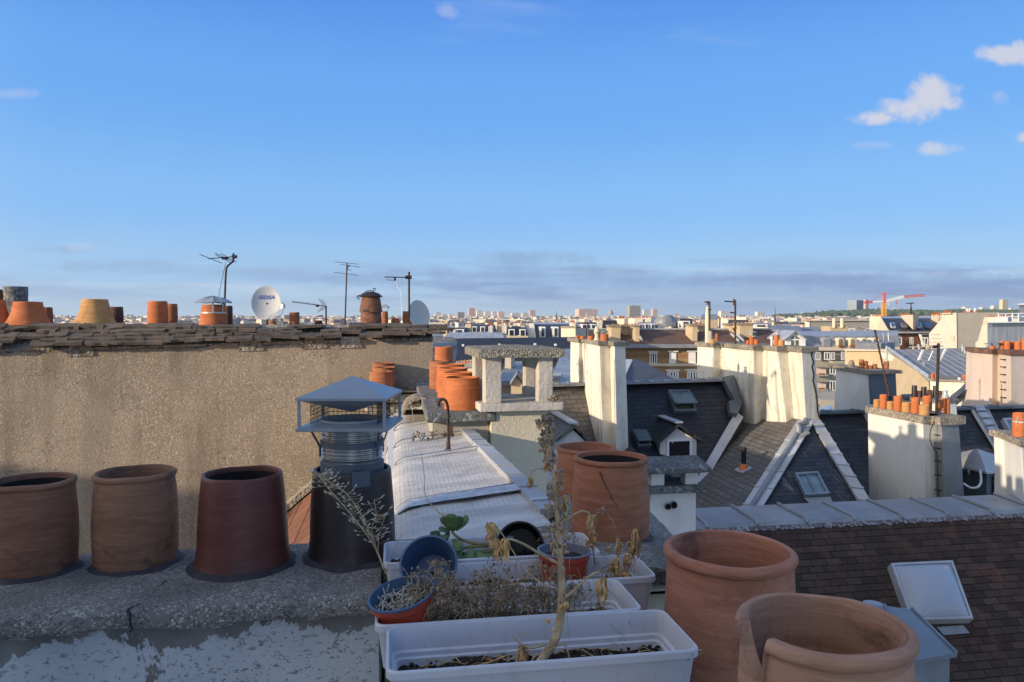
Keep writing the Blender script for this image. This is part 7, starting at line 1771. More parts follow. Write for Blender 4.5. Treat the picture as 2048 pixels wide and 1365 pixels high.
t = simple('apartment_building', 'tan gabled building with black roof, rooflights and rows of tiny chimney pots', [('gable', 'pale_tan', [(1739, 633, 76), (1761, 633, 75), (1779, 664, 72), (1779, 720, 72), (1739, 720, 76)], (0, 8, 0)), ('roof', 'slate_far', [(1761, 637, 79), (1880, 637, 81), (1864, 664, 73.5), (1779, 664, 72)], (0, 0, -.3)), ('zinc_top', 'zinc_pale', [(1760, 638, 79), (1880, 638, 81), (1880, 633, 88), (1760, 633.5, 86)], (0, 0, -.3)), ('gutter', 'zinc_pale', [(1778, 664, 71.7), (1866, 664, 73), (1866, 667, 73), (1778, 667, 71.7)], (0, .8, 0)), ('wall', 'brick_red', [(1779, 666, 72.3), (1866, 666, 73.6), (1866, 760, 73.6), (1779, 760, 72.3)], (0, 8, 0)), ('party_chimney', 'pale_tan', [(1798, 631, 76), (1826, 630, 73), (1826, 660, 73), (1812, 644, 76)], (.6, 2.2, 0)), ('party_chimney', 'pale_tan', [(1862, 630, 80), (1884, 630, 77), (1884, 664, 77), (1862, 664, 80)], (.6, 2.2, 0))])
for x, y, Y, w in ((1785, 652, 74.5, 9), (1808, 652, 74.8, 10), (1838, 652, 75.2, 8), (1856, 652, 75.5, 12)):
    m = MB(); m.prism([P(x - w / 2 - 2, y - 4, Y + .6), P(x + w / 2 - 2, y - 4, Y + .6), P(x + w / 2 + 1, y + 5, Y - 1.2), P(x - w / 2 + 1, y + 5, Y - 1.2)], (0, -.12, .12)); o = m.build('roof_window', M['white_paint'] if w < 10 else M['galv_blue'], t)
    m = MB(); m.prism([P(x - w / 2, y - 3, Y + .25), P(x + w / 2 - 3, y - 3, Y + .25), P(x + w / 2 - 1, y + 3.5, Y - 1.05), P(x - w / 2 + 2, y + 3.5, Y - 1.05)], (0, -.14, .14)); m.build('pane', M['glass'], o)
pots_on(t, [1745 + 3.2 * i for i in range(6)], 632.5, 77, 3.5, 2.2); pots_on(t, [1800 + 3.0 * i for i in range(9)], 630.5, 75.5, 3.5, 2.2); pots_on(t, [1865 + 4 * i for i in range(5)], 629.5, 79, 3.5, 2.4)
panes(t, [(1792, 675, 1803, 690), (1819, 675, 1826, 690), (1842, 675, 1856, 690)], 72.1, 'glass', bars=1)
m = MB(); c = P(1822, 629, 75); m.lathe(c - Z * .3, [(.09, 0), (.08, 1.0), (.001, 1.02)], 10); m.bar(c, P(1822, 607, 75), .05, 5); m.bar(P(1812, 607, 75), P(1828, 606.6, 75), .05, 4); tag(m.build('tv_aerial', M['iron']), 'T-shaped aerial on a white post above the tan gabled building', 'aerial')
t = simple('apartment_building', 'large white gable wall with sloping left edge and grey side face, right background', [('gable', 'white_warm', [(1858, 668, 71), (1884, 637, 69.5), (1884, 627, 69.5), (1913, 626, 68), (1914, 720, 68), (1858, 720, 71)], (.5, 1.5, 0)), ('side_wall', 'grey_wall', [(1913, 626, 68.1), (1998, 625, 68.3), (1998, 720, 68.3), (1914, 720, 68.1)], (0, 8, 0)), ('parapet', 'pale_tan', [(1883, 626.5, 69.2), (1902, 626, 68.2), (1902, 628, 68.2), (1883, 628.5, 69.2)], (.3, 1.7, 0)), ('blind_window', 'pale_tan', [(1902, 672, 68.5), (1906, 672, 68.3), (1906, 681, 68.3), (1902, 681, 68.5)], (0, -.12, 0))])
pots_on(t, [1889 + 3 * i for i in range(5)], 626, 69.5, 4, 2.6); pots_on(t, [1928, 1932, 1940, 1946, 1951, 1955], 625.5, 70, 4, 3)
m = MB()
for x in (1934, 1939, 1950): c = P(x, 625.5, 70.4); m.lathe(c, [(.11, 0), (.09, .34), (.13, .36), (.001, .44)], 10)
tag(m.build('chimney_cowl', M['white_paint']), 'three small white metal cowls among pots on the large white gable', 'chimney cowl')
t = simple('apartment_building', 'pale building at the right edge with grey metal panel upper floor and roof railing', [('gable', 'white_warm', [(1951, 685, 47.5), (1955, 683, 47.3), (1964, 652, 46.8), (1968, 635, 46.5), (2016, 634, 45.5), (2016, 720, 45.5), (1951, 720, 47.5)], (.4, 3, 0)), ('panel_wall', 'panel', [(1975, 645, 44.6), (2110, 643, 45.4), (2110, 720, 45.4), (1975, 720, 44.6)], (0, 5, 0)), ('roof_slab', 'white_paint', [(1973, 644.2, 44.2), (2112, 642.2, 45), (2112, 644.8, 45), (1973, 646.8, 44.2)], (0, 6, 0)), ('stair_tower', 'zinc', [(2038, 609, 48), (2110, 607, 48.4), (2110, 645, 48.4), (2038, 645, 48)], (0, 3, 0)), ('tower_roof', 'white_paint', [(2036, 607.5, 47.8), (2112, 605.5, 48.2), (2112, 608.6, 48.2), (2036, 610.6, 47.8)], (0, 3.4, 0))])
m = MB()
for y in (628, 634): m.bar(P(1996, y, 44.8), P(2110, y - 1.5, 45.3), .035, 4)
for x in (1997, 2011, 2025, 2037, 2060): m.bar(P(x, 628, 44.9), P(x, 645, 44.9), .03, 4)
m.build('railing', M['white_paint'], t)
pots_on(t, [1979, 1983, 1987, 2001, 2005, 2012, 2016], 633.5, 48, 4, 2.6)
# standing seam roof with tan gable wall
def seam_house():
    t = thing('apartment_building', 'grey standing-seam zinc roof over a tan blind gable wall, right middle distance', 'building', Vector((16, 34, -22)))
    q = [P(1777, 700, 36.5), P(1985, 695, 38.5), P(1985, 756, 31.5), P(1858, 758, 30)]
    m = MB(); m.prism(q, Vector((0, 0, -.15))); d = (q[1] - q[0]).normalized(); n = d.cross(q[3] - q[0]).normalized(); n = n if n.z > 0 else -n; m.build('roof', M['zinc_roof'], t, frame_of(q[0], d, n.cross(d), n))
    m = MB()
    for i in range(15):
        f = (i + .5) / 15; a = q[0].lerp(q[1], f); b_ = a + (q[3] - q[0]); b2 = q[3].lerp(q[2], max(0, (f - .0))) 
        # seams run parallel to the left rake down to the eave
        dirv = (q[3] - q[0]); e = a + dirv
        m.tube([a + n * .02, e + n * .02], .014, 4)
    m.build('seam', M['zinc_pale'], t)
    m = MB(); m.tube([q[0] + n * .05, q[3] + n * .05], .10, 4); m.build('verge', M['zinc_pale'], t)
    w = [P(1690, 700, 38.2), P(1760, 702, 36.8), P(1776, 701, 36.6), P(1788, 712, 35.2), P(1858, 759, 30.1), P(1862, 900, 30.1), P(1690, 900, 38.2)]
    m = MB(); m.prism(w, Vector((.9, 1.5, 0))); m.build('gable_wall', M['tan'], t)
    m = MB(); m.prism([P(1689, 699, 38.0), P(1775, 700.5, 36.3), P(1775, 702.5, 36.3), P(1689, 702, 38.0)], Vector((1, 1.6, 0))); m.build('coping', M['pale_tan'], t)
    m = MB(); m.prism([P(1758, 703, 36.75), P(1776, 702, 36.4), P(1789, 714, 35.0), P(1789, 745, 35.0), P(1758, 745, 36.75)], Vector((0, -.03, 0))); m.build('render_patch', M['white'], t)
    m = MB(); m.prism([P(1860, 757, 30.2), P(1985, 754, 31.8), P(1985, 900, 31.8), P(1860, 900, 30.2)], Vector((0, .4, 0))); m.build('wall', M['white'], t)
    m = MB(); a, b_ = P(1762, 686, 40), P(1790, 686, 41); m.prism([a, b_, b_ - Z * 1.5, a - Z * 1.5], Vector((0, 3, 0))); m.build('lift_housing', M['zinc'], t)
    for x, y, Y in ((1806, 722, 35), (1847, 737, 33), (1925, 700, 37), (1930, 707, 36.5)):
        m = MB(); c = P(x, y, Y); m.lathe(c - Z * .1, [(.05, 0), (.05, .3), (.10, .32), (.001, .4)], 8); m.build('vent', M['alu'], t)
seam_house()
t = simple('chimney_stack', 'low bright white wall with small orange pots in front of the seamed roof', [('wall', 'white', [(1860, 760, 27.5), (1930, 766, 26.5), (1948, 764, 27), (1948, 850, 27), (1860, 850, 27.5)], (0, 2, 0)), ('cap', 'concrete_old', [(1857, 757.5, 27.3), (1948, 763, 26.2), (1948, 766, 26.2), (1857, 761, 27.3)], (0, 2, 0))], 'chimney', -9)
for lab, x, y, w, yt in (('left of two small orange pots on the low bright white wall', 1865, 757, 6, 746), ('right of two small orange pots on the low bright white wall', 1871, 757.5, 5.5, 746), ('lone small orange pot at the right end of the low bright white wall', 1928, 763, 6.5, 749)):
    c = P(x, y + 1, 27); k = 27 / F; small_pot(lab, c, w * k / 2, w * k / 2, (y - yt) * k, 'clay_orange', 'small orange pots on the low bright white wall', n=14)
m = MB(); c = P(1919, 762, 27); k = 27 / F; m.lathe(c, [(4 * k, 0), (4.5 * k, 4 * k), (2.5 * k, 7 * k), (.001, 7.5 * k)], 12); tag(m.build('chimney_cowl', M['alu']), 'squat silver cowl on the low bright white wall', 'chimney cowl')
simple('apartment_building', 'white gable with slanted slate roof edge below the low bright wall', [('wall', 'white_cool', [(1905, 805, 23), (1950, 770, 22.5), (1965, 780, 22.3), (1965, 900, 22.3), (1905, 900, 23)], (0, 1.5, 0)), ('verge', 'slate_far', [(1900, 806, 22.8), (1948, 768, 22.3), (1952, 771, 22.3), (1906, 809, 22.8)], (0, 2, 0))])
simple('apartment_building', 'house with pale blank wall closing the gap behind the shaded bluish stack', [('wall', 'grey_wall', [(1640, 800, 33), (1720, 800, 33), (1720, 1000, 33), (1640, 1000, 33)], (0, 4, 0)), ('awning', 'white_paint', [(1634, 826, 20), (1662, 818, 20), (1668, 826, 20), (1634, 830, 20)], (0, 1, 0))])

# further roofs just before the far town, read one by one off the photograph
def townhouse(label, px0, px1, ytop, yeave, Y, wall, roof, dep=8, chim=(), win=0, yb=None, mans=True):
    a, b_ = P(px0, yeave, Y), P(px1, yeave, Y); b_.z = a.z; zt = P(px0, ytop, Y + dep * .3).z
    t = thing('apartment_building', label, 'building', Vector(((a.x + b_.x) / 2, Y + dep / 2, -22)))
    m = MB(); DV = Vector((dep * max(0, a.x / Y), dep, 0)); m.prism([a, b_, Vector((b_.x, Y, -22)), Vector((a.x, Y, -22))], DV); m.build('wall', M[wall], t)
    m = MB(); i = (b_.x - a.x) * .06; q = dep * .28
    lo = [a, b_, b_ + DV, a + DV]; sk = DV.x / dep; hi = [Vector((a.x + i + q * sk, Y + q, zt)), Vector((b_.x - i + q * sk, Y + q, zt)), Vector((b_.x - i + (dep - q) * sk, Y + dep - q, zt)), Vector((a.x + i + (dep - q) * sk, Y + dep - q, zt))]
    m.loft(lo, hi); m.build('roof', M[roof], t)
    for (cx, w, yt) in chim:
        c = P(cx, yt, Y + dep * .4); k = Y / F; ww = w * k
        m = MB(); m.prism([c + Vector((-ww / 2, 0, 0)), c + Vector((ww / 2, 0, 0)), Vector((c.x + ww / 2, c.y, a.z - 1)), Vector((c.x - ww / 2, c.y, a.z - 1))], Vector((0, dep * .4, 0))); o = m.build('chimney', M['white' if wall != 'tan' else 'pale_tan'], t)
        n = max(2, int(w / 3.5)); pots_on(o, [cx - w / 2 + w * (j + .5) / n for j in range(n)], yt, c.y + .5, 3.0, 2.0)
    if win:
        zw = [px0 + (px1 - px0) * (j + .5) / win for j in range(win)]
        for x in zw:
            w = (px1 - px0) / win * .22; hgt = (yeave - ytop) * .75
            m = MB(); m.prism([P(x - w * 1.3, yeave + .5, Y - .15), P(x + w * 1.3, yeave + .5, Y - .15), P(x + w * 1.3, yeave - hgt, Y - .15), P(x - w * 1.3, yeave - hgt, Y - .15)], Vector((0, dep * .3, 0))); o = m.build('dormer', M['white_paint'], t)
            m = MB(); m.prism([P(x - w * .8, yeave, Y - .2), P(x + w * .8, yeave, Y - .2), P(x + w * .8, yeave - hgt * .85, Y - .2), P(x - w * .8, yeave - hgt * .85, Y - .2)], Vector((0, .05, 0))); m.build('pane', M['glass'], o)
    return t
townhouse('grey zinc roofed house with a round corner dome, right of the grey distant slab', 1300, 1352, 633, 655, 105, 'pale_tan', 'zinc', 12, ((1277, 18, 637), (1303, 26, 636), (1354, 8, 632)), 0)
m = MB(); c = PX(1330, 101, -.9); m.lathe(c, [(1.55, 0), (1.5, .6), (1.2, 1.25), (1.1, 1.3), (1.05, 1.5), (.01, 1.55)], 24); tag(m.build('dome', M['zinc']), 'round zinc corner dome with flat top beside blind chimney walls', 'dome')
townhouse('house with pair of white dormer windows left of the zinc dome', 1275, 1312, 645, 657, 92, 'pale_tan', 'zinc', 8, ((1322, 14, 650),), 3)
townhouse('blue-black slate house with one white dormer, right of the zinc dome', 1358, 1386, 638, 655, 98, 'white', 'slate_dark', 9, ((1352, 7, 632),), 1)
townhouse('dark slate roof house just left of the brick chimneys', 1204, 1236, 641, 657, 100, 'pale_tan', 'slate_dark', 9, ((1198, 15, 642),), 0)
townhouse('grey gabled house with small window behind the ball cowl', 1160, 1196, 645, 660, 82, 'white_cool', 'slate_far', 8, ((1147, 8, 646),), 2)
townhouse('long pale zinc roof with white chimneys above the low slate roof', 885, 1010, 666, 678, 66, 'white_cool', 'zinc_seam_pale', 9, ((908, 5, 661), (982, 5, 652), (1009, 8, 651)), 0)
townhouse('tan and slate house behind the long pale zinc roof', 900, 935, 656, 668, 78, 'tan', 'slate_dark', 8, ((936, 12, 649), (890, 8, 657)), 1)
townhouse('old house with dark roof and little dormers behind the white chimneys', 940, 990, 650, 664, 90, 'tan', 'slate_far', 9, ((998, 10, 650),), 3)
townhouse('crooked dark-roofed house left of the mansard with two tall dormers', 1012, 1056, 655, 671, 80, 'pale_tan', 'slate_dark', 8, ((1021, 5, 651), (1046, 8, 653)), 2)
townhouse('white-walled house with red brick chimney right of the aerial masts', 1455, 1500, 640, 653, 105, 'white', 'slate_far', 9, ((1464, 18, 637),), 0)
townhouse('tan tower-like house behind the tall cement flue pipe', 1402, 1436, 629, 640, 120, 'tan', 'zinc', 8, (), 0)
townhouse('grey zinc mansard with ribbed front, left of the beige concrete block', 1538, 1606, 652, 664, 74, 'white', 'zinc_seam', 9, ((1533, 8, 655),), 0)
townhouse('white terrace house with tan chimney below the far wood', 1500, 1545, 646, 658, 92, 'white', 'zinc_seam', 8, ((1510, 9, 645),), 1)
townhouse('small grey zinc roofed house behind the white wall corner', 1600, 1640, 655, 668, 80, 'white', 'zinc', 7, (), 0)
# ================================================================== ground, hills, far town
def sstep(a, b_, x): t = max(0, min(1, (x - a) / (b_ - a))); return t * t * (3 - 2 * t)
def terrain(x, y):
    r = x / max(1, y)
    h = -22 + 22 * sstep(1300, 4200, y) * (1 - sstep(5200, 9000, y))
    h += 30 * sstep(.33, .48, r) * sstep(2600, 4300, y) * (1 - sstep(5000, 9000, y))
    return h
def ground():
    ys = [-40, 0, 40, 100, 250, 500, 900, 1300, 1600, 2000, 2400, 2800, 3200, 3600, 4000, 4400, 4800, 5400, 6200, 7500, 9000, 14000, 22000]
    rs = [-1.6, -1.2, -.9, -.7, -.5, -.35, -.2, -.1, 0, .1, .2, .3, .36, .42, .5, .6, .7, .9, 1.2, 1.6]
    vs = [Vector((r * max(60, y), y, terrain(r * max(60, y), y))) for y in ys for r in rs]; w = len(rs)
    m = MB(); m.add(vs, [(j * w + i, j * w + i + 1, (j + 1) * w + i + 1, (j + 1) * w + i) for j in range(len(ys) - 1) for i in range(w - 1)], True)
    o = m.build('ground', M['ground']); o['kind'] = 'structure'
    m = MB(); m.prism([Vector((-6, 24, -21.99)), Vector((60, 40, -21.99)), Vector((60, 47, -21.99)), Vector((-6, 31, -21.99))], (0, 0, .012)); o = m.build('road', M['asphalt']); o['kind'] = 'structure'
ground()
rn = random.Random(21)
def far_house(m_w, m_r, x, y, zt, w, d, h, rot, roof):
    u = Vector((math.cos(rot), math.sin(rot), 0)); v = Vector((-math.sin(rot), math.cos(rot), 0)); c = Vector((x, y, zt))
    hr = 0.12 * d if roof else 0
    q = lambda a, b_, z: c + u * (a * w / 2) + v * (b_ * d / 2) + Z * z
    lo = [q(-1, -1, -h), q(1, -1, -h), q(1, 1, -h), q(-1, 1, -h)]; hi = [q(-1, -1, -hr), q(1, -1, -hr), q(1, 1, -hr), q(-1, 1, -hr)]
    m_w.loft(lo, hi)
    if roof: m_r.loft([p + Z * .05 for p in hi], [q(-.8, -.5, 0), q(.8, -.5, 0), q(.8, .5, 0), q(-.8, .5, 0)])
# 120 nearer houses as things of their own
WALLS = (('far_white', 'white'), ('far_cream', 'cream'), ('far_pink', 'pinkish'), ('far_grey', 'grey')); ROOFS = (('far_zinc', 'zinc'), ('far_slate', 'dark slate'))
def town():
    rows = [(125, 16), (160, 17), (205, 18), (265, 20), (340, 22), (440, 22), (560, 22)]
    for ri, (Y0, n) in enumerate(rows):
        for i in range(n):
            f = (i + rn.uniform(.15, .85)) / n; px = 850 + f * 1230; Y = Y0 * rn.uniform(.9, 1.12)
            ymin = 640 + rn.uniform(.35, 1.0) * {125: 30, 160: 24, 205: 20, 265: 16, 340: 13, 440: 10, 560: 8}[Y0]
            p = P(px, ymin, Y); wl, wn = rn.choice(WALLS[:2] + WALLS); rf, rname = rn.choice(ROOFS)
            w, d = rn.uniform(22, 52) * Y / F * (1 + Y / 900), rn.uniform(5, 9); rot = rn.choice((ROT, ROT + .5, ROT - .6, ROT + .2))
            t = thing('town_house', f'small far {wn} walled house with {rname} roof among the crowded town roofs', 'house', Vector((p.x, p.y, terrain(p.x, p.y))), 'far town houses beyond the near roofs')
            a, b_ = MB(), MB(); far_house(a, b_, p.x, p.y, p.z, w, d, p.z - terrain(p.x, p.y), rot, True)
            a.build('wall', M[wl], t); b_.build('roof', M[rf], t)
            u = Vector((math.cos(rot), math.sin(rot), 0))
            for s_ in (-1, 1):
                if rn.random() < .75:
                    c = MB(); q = p + u * (s_ * w * .47) + Z * (rn.uniform(.3, 1.6) - 1.5); c.box(q, (.7, rn.uniform(2, 4), 3.0), u, Vector((-u.y, u.x, 0))); c.build('chimney', M[rn.choice(('far_white', 'far_cream', 'pale_tan'))], t)
                    if Y < 380:
                        for j in range(2): e = MB(); e.lathe(q + Vector((-u.y, u.x, 0)) * (j - .5) * .9 + Z * 1.45, [(.14, 0), (.13, .5), (.05, .5)], 8); e.build('pot', M['clay_rust'], t)
town()
def distant_city():
    walls = {k: MB() for k in ('far_white', 'far_cream', 'far_pink', 'far_grey')}; roofs = {k: MB() for k in ('far_zinc', 'far_slate')}
    for i in range(8600):
        Y = 650 * (4700 / 650) ** (rn.random() ** .75); px = rn.uniform(-160, 2100)
        d_ = ray(px, 640); x = d_.x * Y / d_.y; g = terrain(x, Y)
        if x / Y > .36 and Y > 3300: continue
        h = rn.uniform(13, 24) + (rn.random() < .05) * rn.uniform(4, 14)
        h = min(h, -g + (640 - rn.uniform(*((636, 648) if Y < 1800 else (629, 640)))) * Y / F)
        if h < 5: continue
        k = rn.choice(('far_white', 'far_white', 'far_white', 'far_cream', 'far_cream', 'far_pink', 'far_grey'))
        w = rn.uniform(8, 20) * (.5 + Y / 3500); far_house(walls[k], roofs[rn.choice(('far_zinc', 'far_zinc', 'far_slate'))], x, Y, g + h, w, rn.uniform(9, 15), h, rn.uniform(-.8, .9), rn.random() < .5)
    m = MB(); mats = []; idx = []
    for k, b_ in list(walls.items()) + list(roofs.items()):
        o = len(m.v); m.v += b_.v; m.f += [[o + i for i in f] for f in b_.f]; m.s += b_.s; mats.append(k); idx += [len(mats) - 1] * len(b_.f)
    o = m.build('distant_city', None); 
    for k in mats: o.data.materials.append(M[k])
    o.data.polygons.foreach_set('material_index', idx)
    tag(o, 'hazy sea of tiny pale roofs and houses filling the far distance', 'distant city', None, 'stuff')
distant_city()
# tower blocks on the skyline, each its own
def block(label, x0, x1, yt, yb, Y, mat, rot=.35, cap=None, name='tower_block'):
    a, b_ = P(x0, yt, Y), P(x1, yt, Y); w = (b_.x - a.x); g = terrain(a.x, Y)
    cr, sr = math.cos(rot), math.sin(rot); W_ = w / (cr + .45 * sr); D_ = W_ * .45
    c = (a + b_) / 2; u = Vector((cr, sr, 0)); v = Vector((-sr, cr, 0))
    t = thing(name, label, 'tower block', Vector((c.x, c.y, g)))
    m = MB(); m.box(Vector((c.x, c.y, (a.z + g) / 2)), (W_, D_, a.z - g), u, v); m.build('wall', M[mat], t)
    m = MB(); m.box(Vector((c.x, c.y, a.z + .8)), (W_ * .4, D_ * .5, 2.4), u, v); m.build('plant_room', M['far_grey'], t)
M['tower_grey'] = far_wall('tower_grey', (.36, .33, .27), 3.5, 3.2, .45); M['tower_pink'] = far_wall('tower_pink', (.72, .50, .40), 3.2, 3.0, .35); M['tower_white'] = far_wall('tower_white', (.80, .73, .63), 3.6, 3.0, .4); M['tower_yellow'] = far_wall('tower_yellow', (.78, .66, .36), 3.5, 3.0, .25)
for a in (('cubic white block at the left end of the far skyline', 869, 883, 626, 640, 3600, 'tower_white'), ('low white block, second from the left on the far skyline', 884, 894, 629, 640, 3700, 'tower_white'), ('pair-like low white blocks left of the tall pale tower', 896, 908, 629, 640, 3650, 'tower_white'), ('beige block just left of the tall pink-white tower', 914, 929, 625, 640, 3500, 'tower_grey'), ('tallest pink-white tower of the left skyline group', 936, 951, 617, 640, 3300, 'tower_pink'), ('slim two-tone tower right of the tallest pink-white one', 952, 966, 621, 640, 3350, 'tower_white'), ('white slab in the middle of the left tower group', 968, 982, 624, 640, 3500, 'tower_white'), ('white slab right of the middle of the left tower group', 983, 994, 624, 640, 3600, 'tower_white'), ('pinkish block closing the left tower group on its right', 995, 1009, 624, 640, 3450, 'tower_pink'), ('long white slab before the pinkish tower, centre left skyline', 1021, 1042, 627, 640, 3700, 'tower_white'), ('stepped white slab joined to the pinkish tower', 1042, 1060, 627, 640, 3600, 'tower_white'), ('pinkish tower at the right end of the long white slab', 1058, 1071, 621, 640, 3400, 'tower_pink'), ('long pink and white slab block left of the lantern dome', 1150, 1195, 619, 640, 3600, 'tower_pink'), ('broad grey-brown slab tower, biggest on the centre skyline', 1254, 1281, 612, 640, 3000, 'tower_grey'), ('small white tower right of the broad grey-brown slab', 1285, 1298, 620, 640, 3700, 'tower_white'), ('small pink tower, second right of the broad grey-brown slab', 1303, 1315, 619, 640, 3700, 'tower_pink'), ('low white slab above the aerial masts', 1437, 1458, 623, 640, 3900, 'tower_white'), ('low long white slab left of the far wood', 1510, 1530, 624, 640, 4000, 'tower_white'), ('yellowish tower standing over the far wood at right', 1999, 2016, 600, 632, 4300, 'tower_yellow'), ('low white block left of the yellowish tower', 1981, 1998, 612, 632, 4400, 'tower_white'), ('long low white block peeping over the wood', 1924, 1942, 614, 630, 4900, 'tower_white'), ('faint low white block on the wood crest', 1958, 1976, 615, 630, 4900, 'tower_white'), ('low white block at the right end of the wood crest', 2017, 2030, 617, 632, 4700, 'tower_white'), ('white building among the trees left of the crane hook', 1785, 1800, 618, 630, 4700, 'tower_white')): block(*a)
M['tower_glass'] = glass_dark('tower_glass', (.12, .17, .22), .12); 
def glass_tower():
    Y = 4200; a, b_, c = P(1694, 601, Y), P(1713, 600, Y - 12), P(1729, 600.5, Y + 45); zb = P(1700, 632, Y).z
    t = thing('tower_block', 'dark glass tower with lit reflection painted pale on its front face, left of the crane', 'tower block', Vector((b_.x, Y, zb)))
    dn = Z * (zb - a.z); m = MB(); b_.z = c.z = a.z; d = a + (c - b_); m.prism([a, b_, c, d], dn); m.build('wall', M['far_slate'], t)
    m = MB(); n = Vector((0, -1, 0)); m.prism([a + n, b_ + n, b_ + n + dn, a + n + dn], n * .5); m.build('glass_front', M['glass_lit'], t)  # lit look of the front glass painted as a pale base colour
    m = MB(); m.bar(P(1706, 600, Y + 10), P(1706, 586, Y + 10), .5, 4); m.bar(P(1721, 600, Y + 10), P(1721, 588, Y + 10), .4, 4); m.build('mast', M['far_grey'], t)
M['glass_lit'] = plain('glass_lit', (.42, .47, .47), .3, .2, .1, .01)
glass_tower()
block('slim beige tower narrowing lower down beside the dark glass tower', 1727, 1737.5, 600, 632, 4150, 'tower_pink', .5)
# church domes and spires
def spire(label, px, yt, yb, Y, w, mat='far_grey', dome=False):
    c = P(px, yb, Y); g = terrain(c.x, Y); k = Y / F; h = (yb - yt) * k
    t = thing('church_dome' if dome else 'church_spire', label, 'dome' if dome else 'spire', Vector((c.x, Y, g)))
    m = MB()
    if dome: m.lathe(c - Z * 3 * k, [(w * k * .5, 0), (w * k * .5, 4 * k), (w * k * .45, 4.2 * k), (w * k * .42, 6 * k), (w * k * .3, 8 * k), (w * k * .12, 9.3 * k), (w * k * .10, 11 * k), (.3, 12 * k), (.25, h + 3 * k)], 16)
    else:
        m.box(Vector((c.x, c.y, (c.z + g) / 2)), (w * k * .7, w * k * .7, c.z - g)); m.lathe(c, [(w * k * .45, 0), (w * k * .2, h * .4), (.15, h)], 8)
    m.build('dome' if dome else 'steeple', M[mat], t)
spire('grey lantern dome with a needle on the centre skyline', 1221, 612, 627, 3400, 12, 'far_grey', True)
spire('pale gothic spire left of the long pink slab', 1140, 626, 638, 1500, 5, 'far_cream'); spire('second gothic spire under the long pink slab', 1173, 624, 637, 1500, 5, 'far_cream')
spire('thin dark spire on the left of the centre skyline', 1113, 620, 636, 1900, 4, 'far_slate'); spire('needle-thin church spire before the far wood', 1550, 613, 634, 1300, 4, 'far_slate'); spire('tiny white spire rising out of the wood', 1603, 621, 627, 4500, 2.5, 'far_white')
# the wood on the right-hand hill
def wood():
    m = MB(); r_ = random.Random(9)
    for i in range(2400):
        Y = r_.uniform(3500, 4700); rr = .338 + (r_.random() ** .9) * .40; x = rr * Y
        g = terrain(x, Y); s = r_.uniform(8, 17); h = r_.uniform(10, 18) * (1 + .6 * max(0, noise.noise(Vector((rr * 24, Y * .002, 0)))))
        if rr < .37: h *= .5 + (rr - .338) * 15
        c = Vector((x, Y, g + h * .75)); sd = r_.uniform(0, 99)
        n = 9; rings = []
        for j in range(6):
            th = math.pi * (j + .5) / 6; ring = []
            for q in range(n):
                a = 2 * math.pi * q / n; d = Vector((math.sin(th) * math.cos(a), math.sin(th) * math.sin(a), -math.cos(th)))
                ring.append(c + Vector((d.x * s, d.y * s, d.z * h * .75)) * (1 + .38 * noise.noise(d * 2.1 + Vector((sd, 0, 0)))))
            rings.append(ring)
        m.rings(rings, True, True, False)
    tag(m.build('wood', M['foliage_far']), 'long dark green wood along the hill crest on the right', 'wood', None, 'stuff')
def fol():
    m, t, b, v = new_mat('foliage_far')
    n = t.noise(v, .05, 6, .7); setc(t, b, t.mix(t.ramp(n, .35, .65), (.022, .045, .016), (.085, .125, .045))); b.inputs['Roughness'].default_value = .95; bump(t, b, t.noise(v, .3, 4), 1.0, 3.0); return m
M['foliage_far'] = fol()
wood()
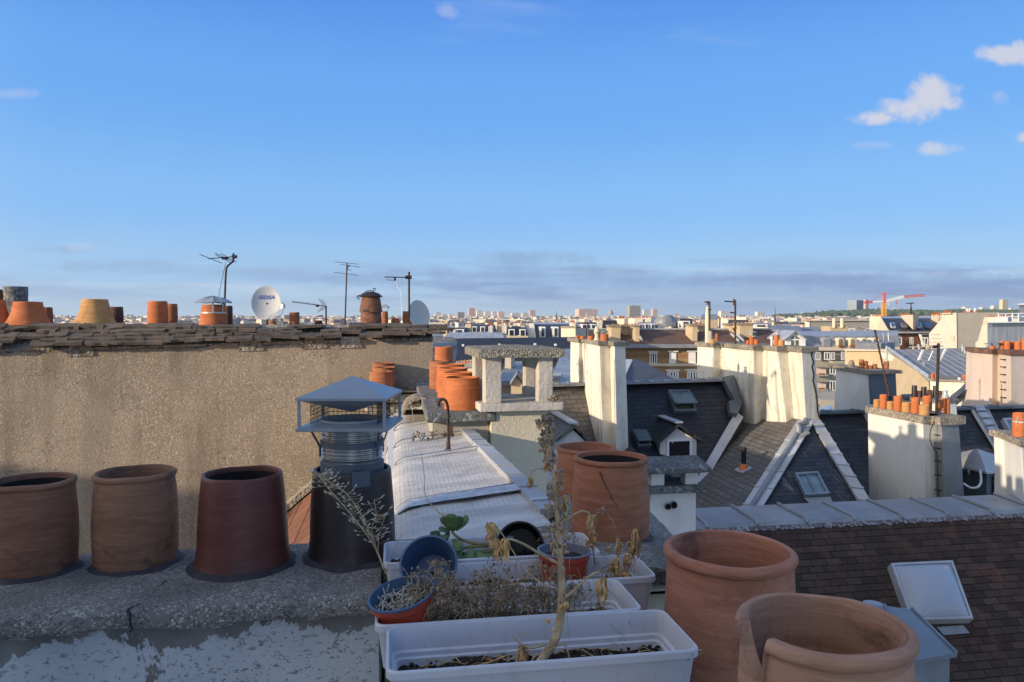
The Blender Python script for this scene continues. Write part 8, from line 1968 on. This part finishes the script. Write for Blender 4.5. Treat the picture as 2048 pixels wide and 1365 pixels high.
# the crane
def crane():
    Y = 620; D = lambda x, y: P(x, y, Y)
    t = thing('tower_crane', 'red, white and yellow tower crane with its jib pointing right', 'crane', PX(1768, Y, -22))
    k = Y / F
    def lattice(a, b_, w, mat, nm, n, r=.16):
        m = MB(); d = (b_ - a).normalized(); s1 = Vector((0, 1, 0)); s2 = d.cross(s1).normalized()
        cs = [(s1 * i + s2 * j) * w / 2 for i, j in ((-1, -1), (1, -1), (1, 1), (-1, 1))]
        for c in cs: m.bar(a + c, b_ + c, r, 4)
        for i in range(n):
            p, q = a.lerp(b_, i / n), a.lerp(b_, (i + 1) / n)
            for j in range(4): m.bar(p + cs[j], q + cs[(j + 1) % 4], r * .7, 4); m.bar(p + cs[(j + 1) % 4], q + cs[j], r * .7, 4)
        m.build(nm, M[mat], t)
    lattice(D(1767.5, 680), D(1767.5, 606), 2.7, 'crane_yellow', 'mast', 14, .3)
    lattice(D(1768, 606), D(1769, 585), 1.6, 'crane_red', 'tower_head', 5, .22)
    lattice(D(1772, 603), D(1808, 594), 1.7, 'white_paint', 'jib', 9, .22); lattice(D(1808, 594), D(1848, 591), 1.5, 'crane_red', 'jib', 8, .2)
    m = MB(); m.box((D(1810, 595) + D(1847, 591.3)) / 2, ((D(1847, 591.3) - D(1810, 595)).length, .3, 1.1), (D(1847, 591.3) - D(1810, 595)).normalized()); m.build('jib_panel', M['white_paint'], t)
    lattice(D(1728, 605.5), D(1745, 604.5), 1.3, 'crane_red', 'counter_jib', 4, .2)
    m = MB(); m.box((D(1745, 604.6) + D(1766, 603)) / 2, ((D(1766, 603) - D(1745, 604.6)).length, 1.2, 1.0), (D(1766, 603) - D(1745, 604.6)).normalized()); m.build('counter_jib_panel', M['white_paint'], t)
    m = MB(); m.bar(D(1769, 585.5), D(1742, 602), .16, 4); m.bar(D(1769, 585.5), D(1815, 592), .08, 4); m.build('tie_bar', M['crane_red'], t)
    m = MB(); m.box(D(1775.5, 608.5), (1.8, 1.8, 2.0)); m.build('cab', M['white_paint'], t)
    m = MB(); m.box(D(1793, 601.5), (1.6, 1.2, .5)); m.bar(D(1793, 601), D(1793, 605), .1, 4); m.box(D(1793, 606.5), (1.1, .8, 1.3)); m.bar(D(1793, 607), D(1793, 615), .08, 4); m.build('hook_block', M['crane_red'], t)
crane()
# ================================================================== evening haze over the town
def haze():
    m = MB(); x0, x1, y0, y1, z0, z1 = -4200, 5200, -60, 6200, -24, 165
    vs = [Vector((x, y, z)) for z in (z0, z1) for y in (y0, y1) for x in (x0, x1)]
    m.add(vs, [(0, 2, 3, 1), (4, 5, 7, 6), (0, 1, 5, 4), (2, 6, 7, 3), (0, 4, 6, 2), (1, 3, 7, 5)])
    mt = bpy.data.materials.new('haze'); mt.use_nodes = True; t = mt.node_tree; t.nodes.clear()
    o_ = t.nodes.new('ShaderNodeOutputMaterial'); v = t.nodes.new('ShaderNodeVolumePrincipled')
    v.inputs['Color'].default_value = (.86, .92, 1, 1); v.inputs['Density'].default_value = 0.00005; v.inputs['Anisotropy'].default_value = 0.2
    t.links.new(v.outputs[0], o_.inputs['Volume'])
    o = m.build('haze', mt); o['kind'] = 'stuff'
haze()
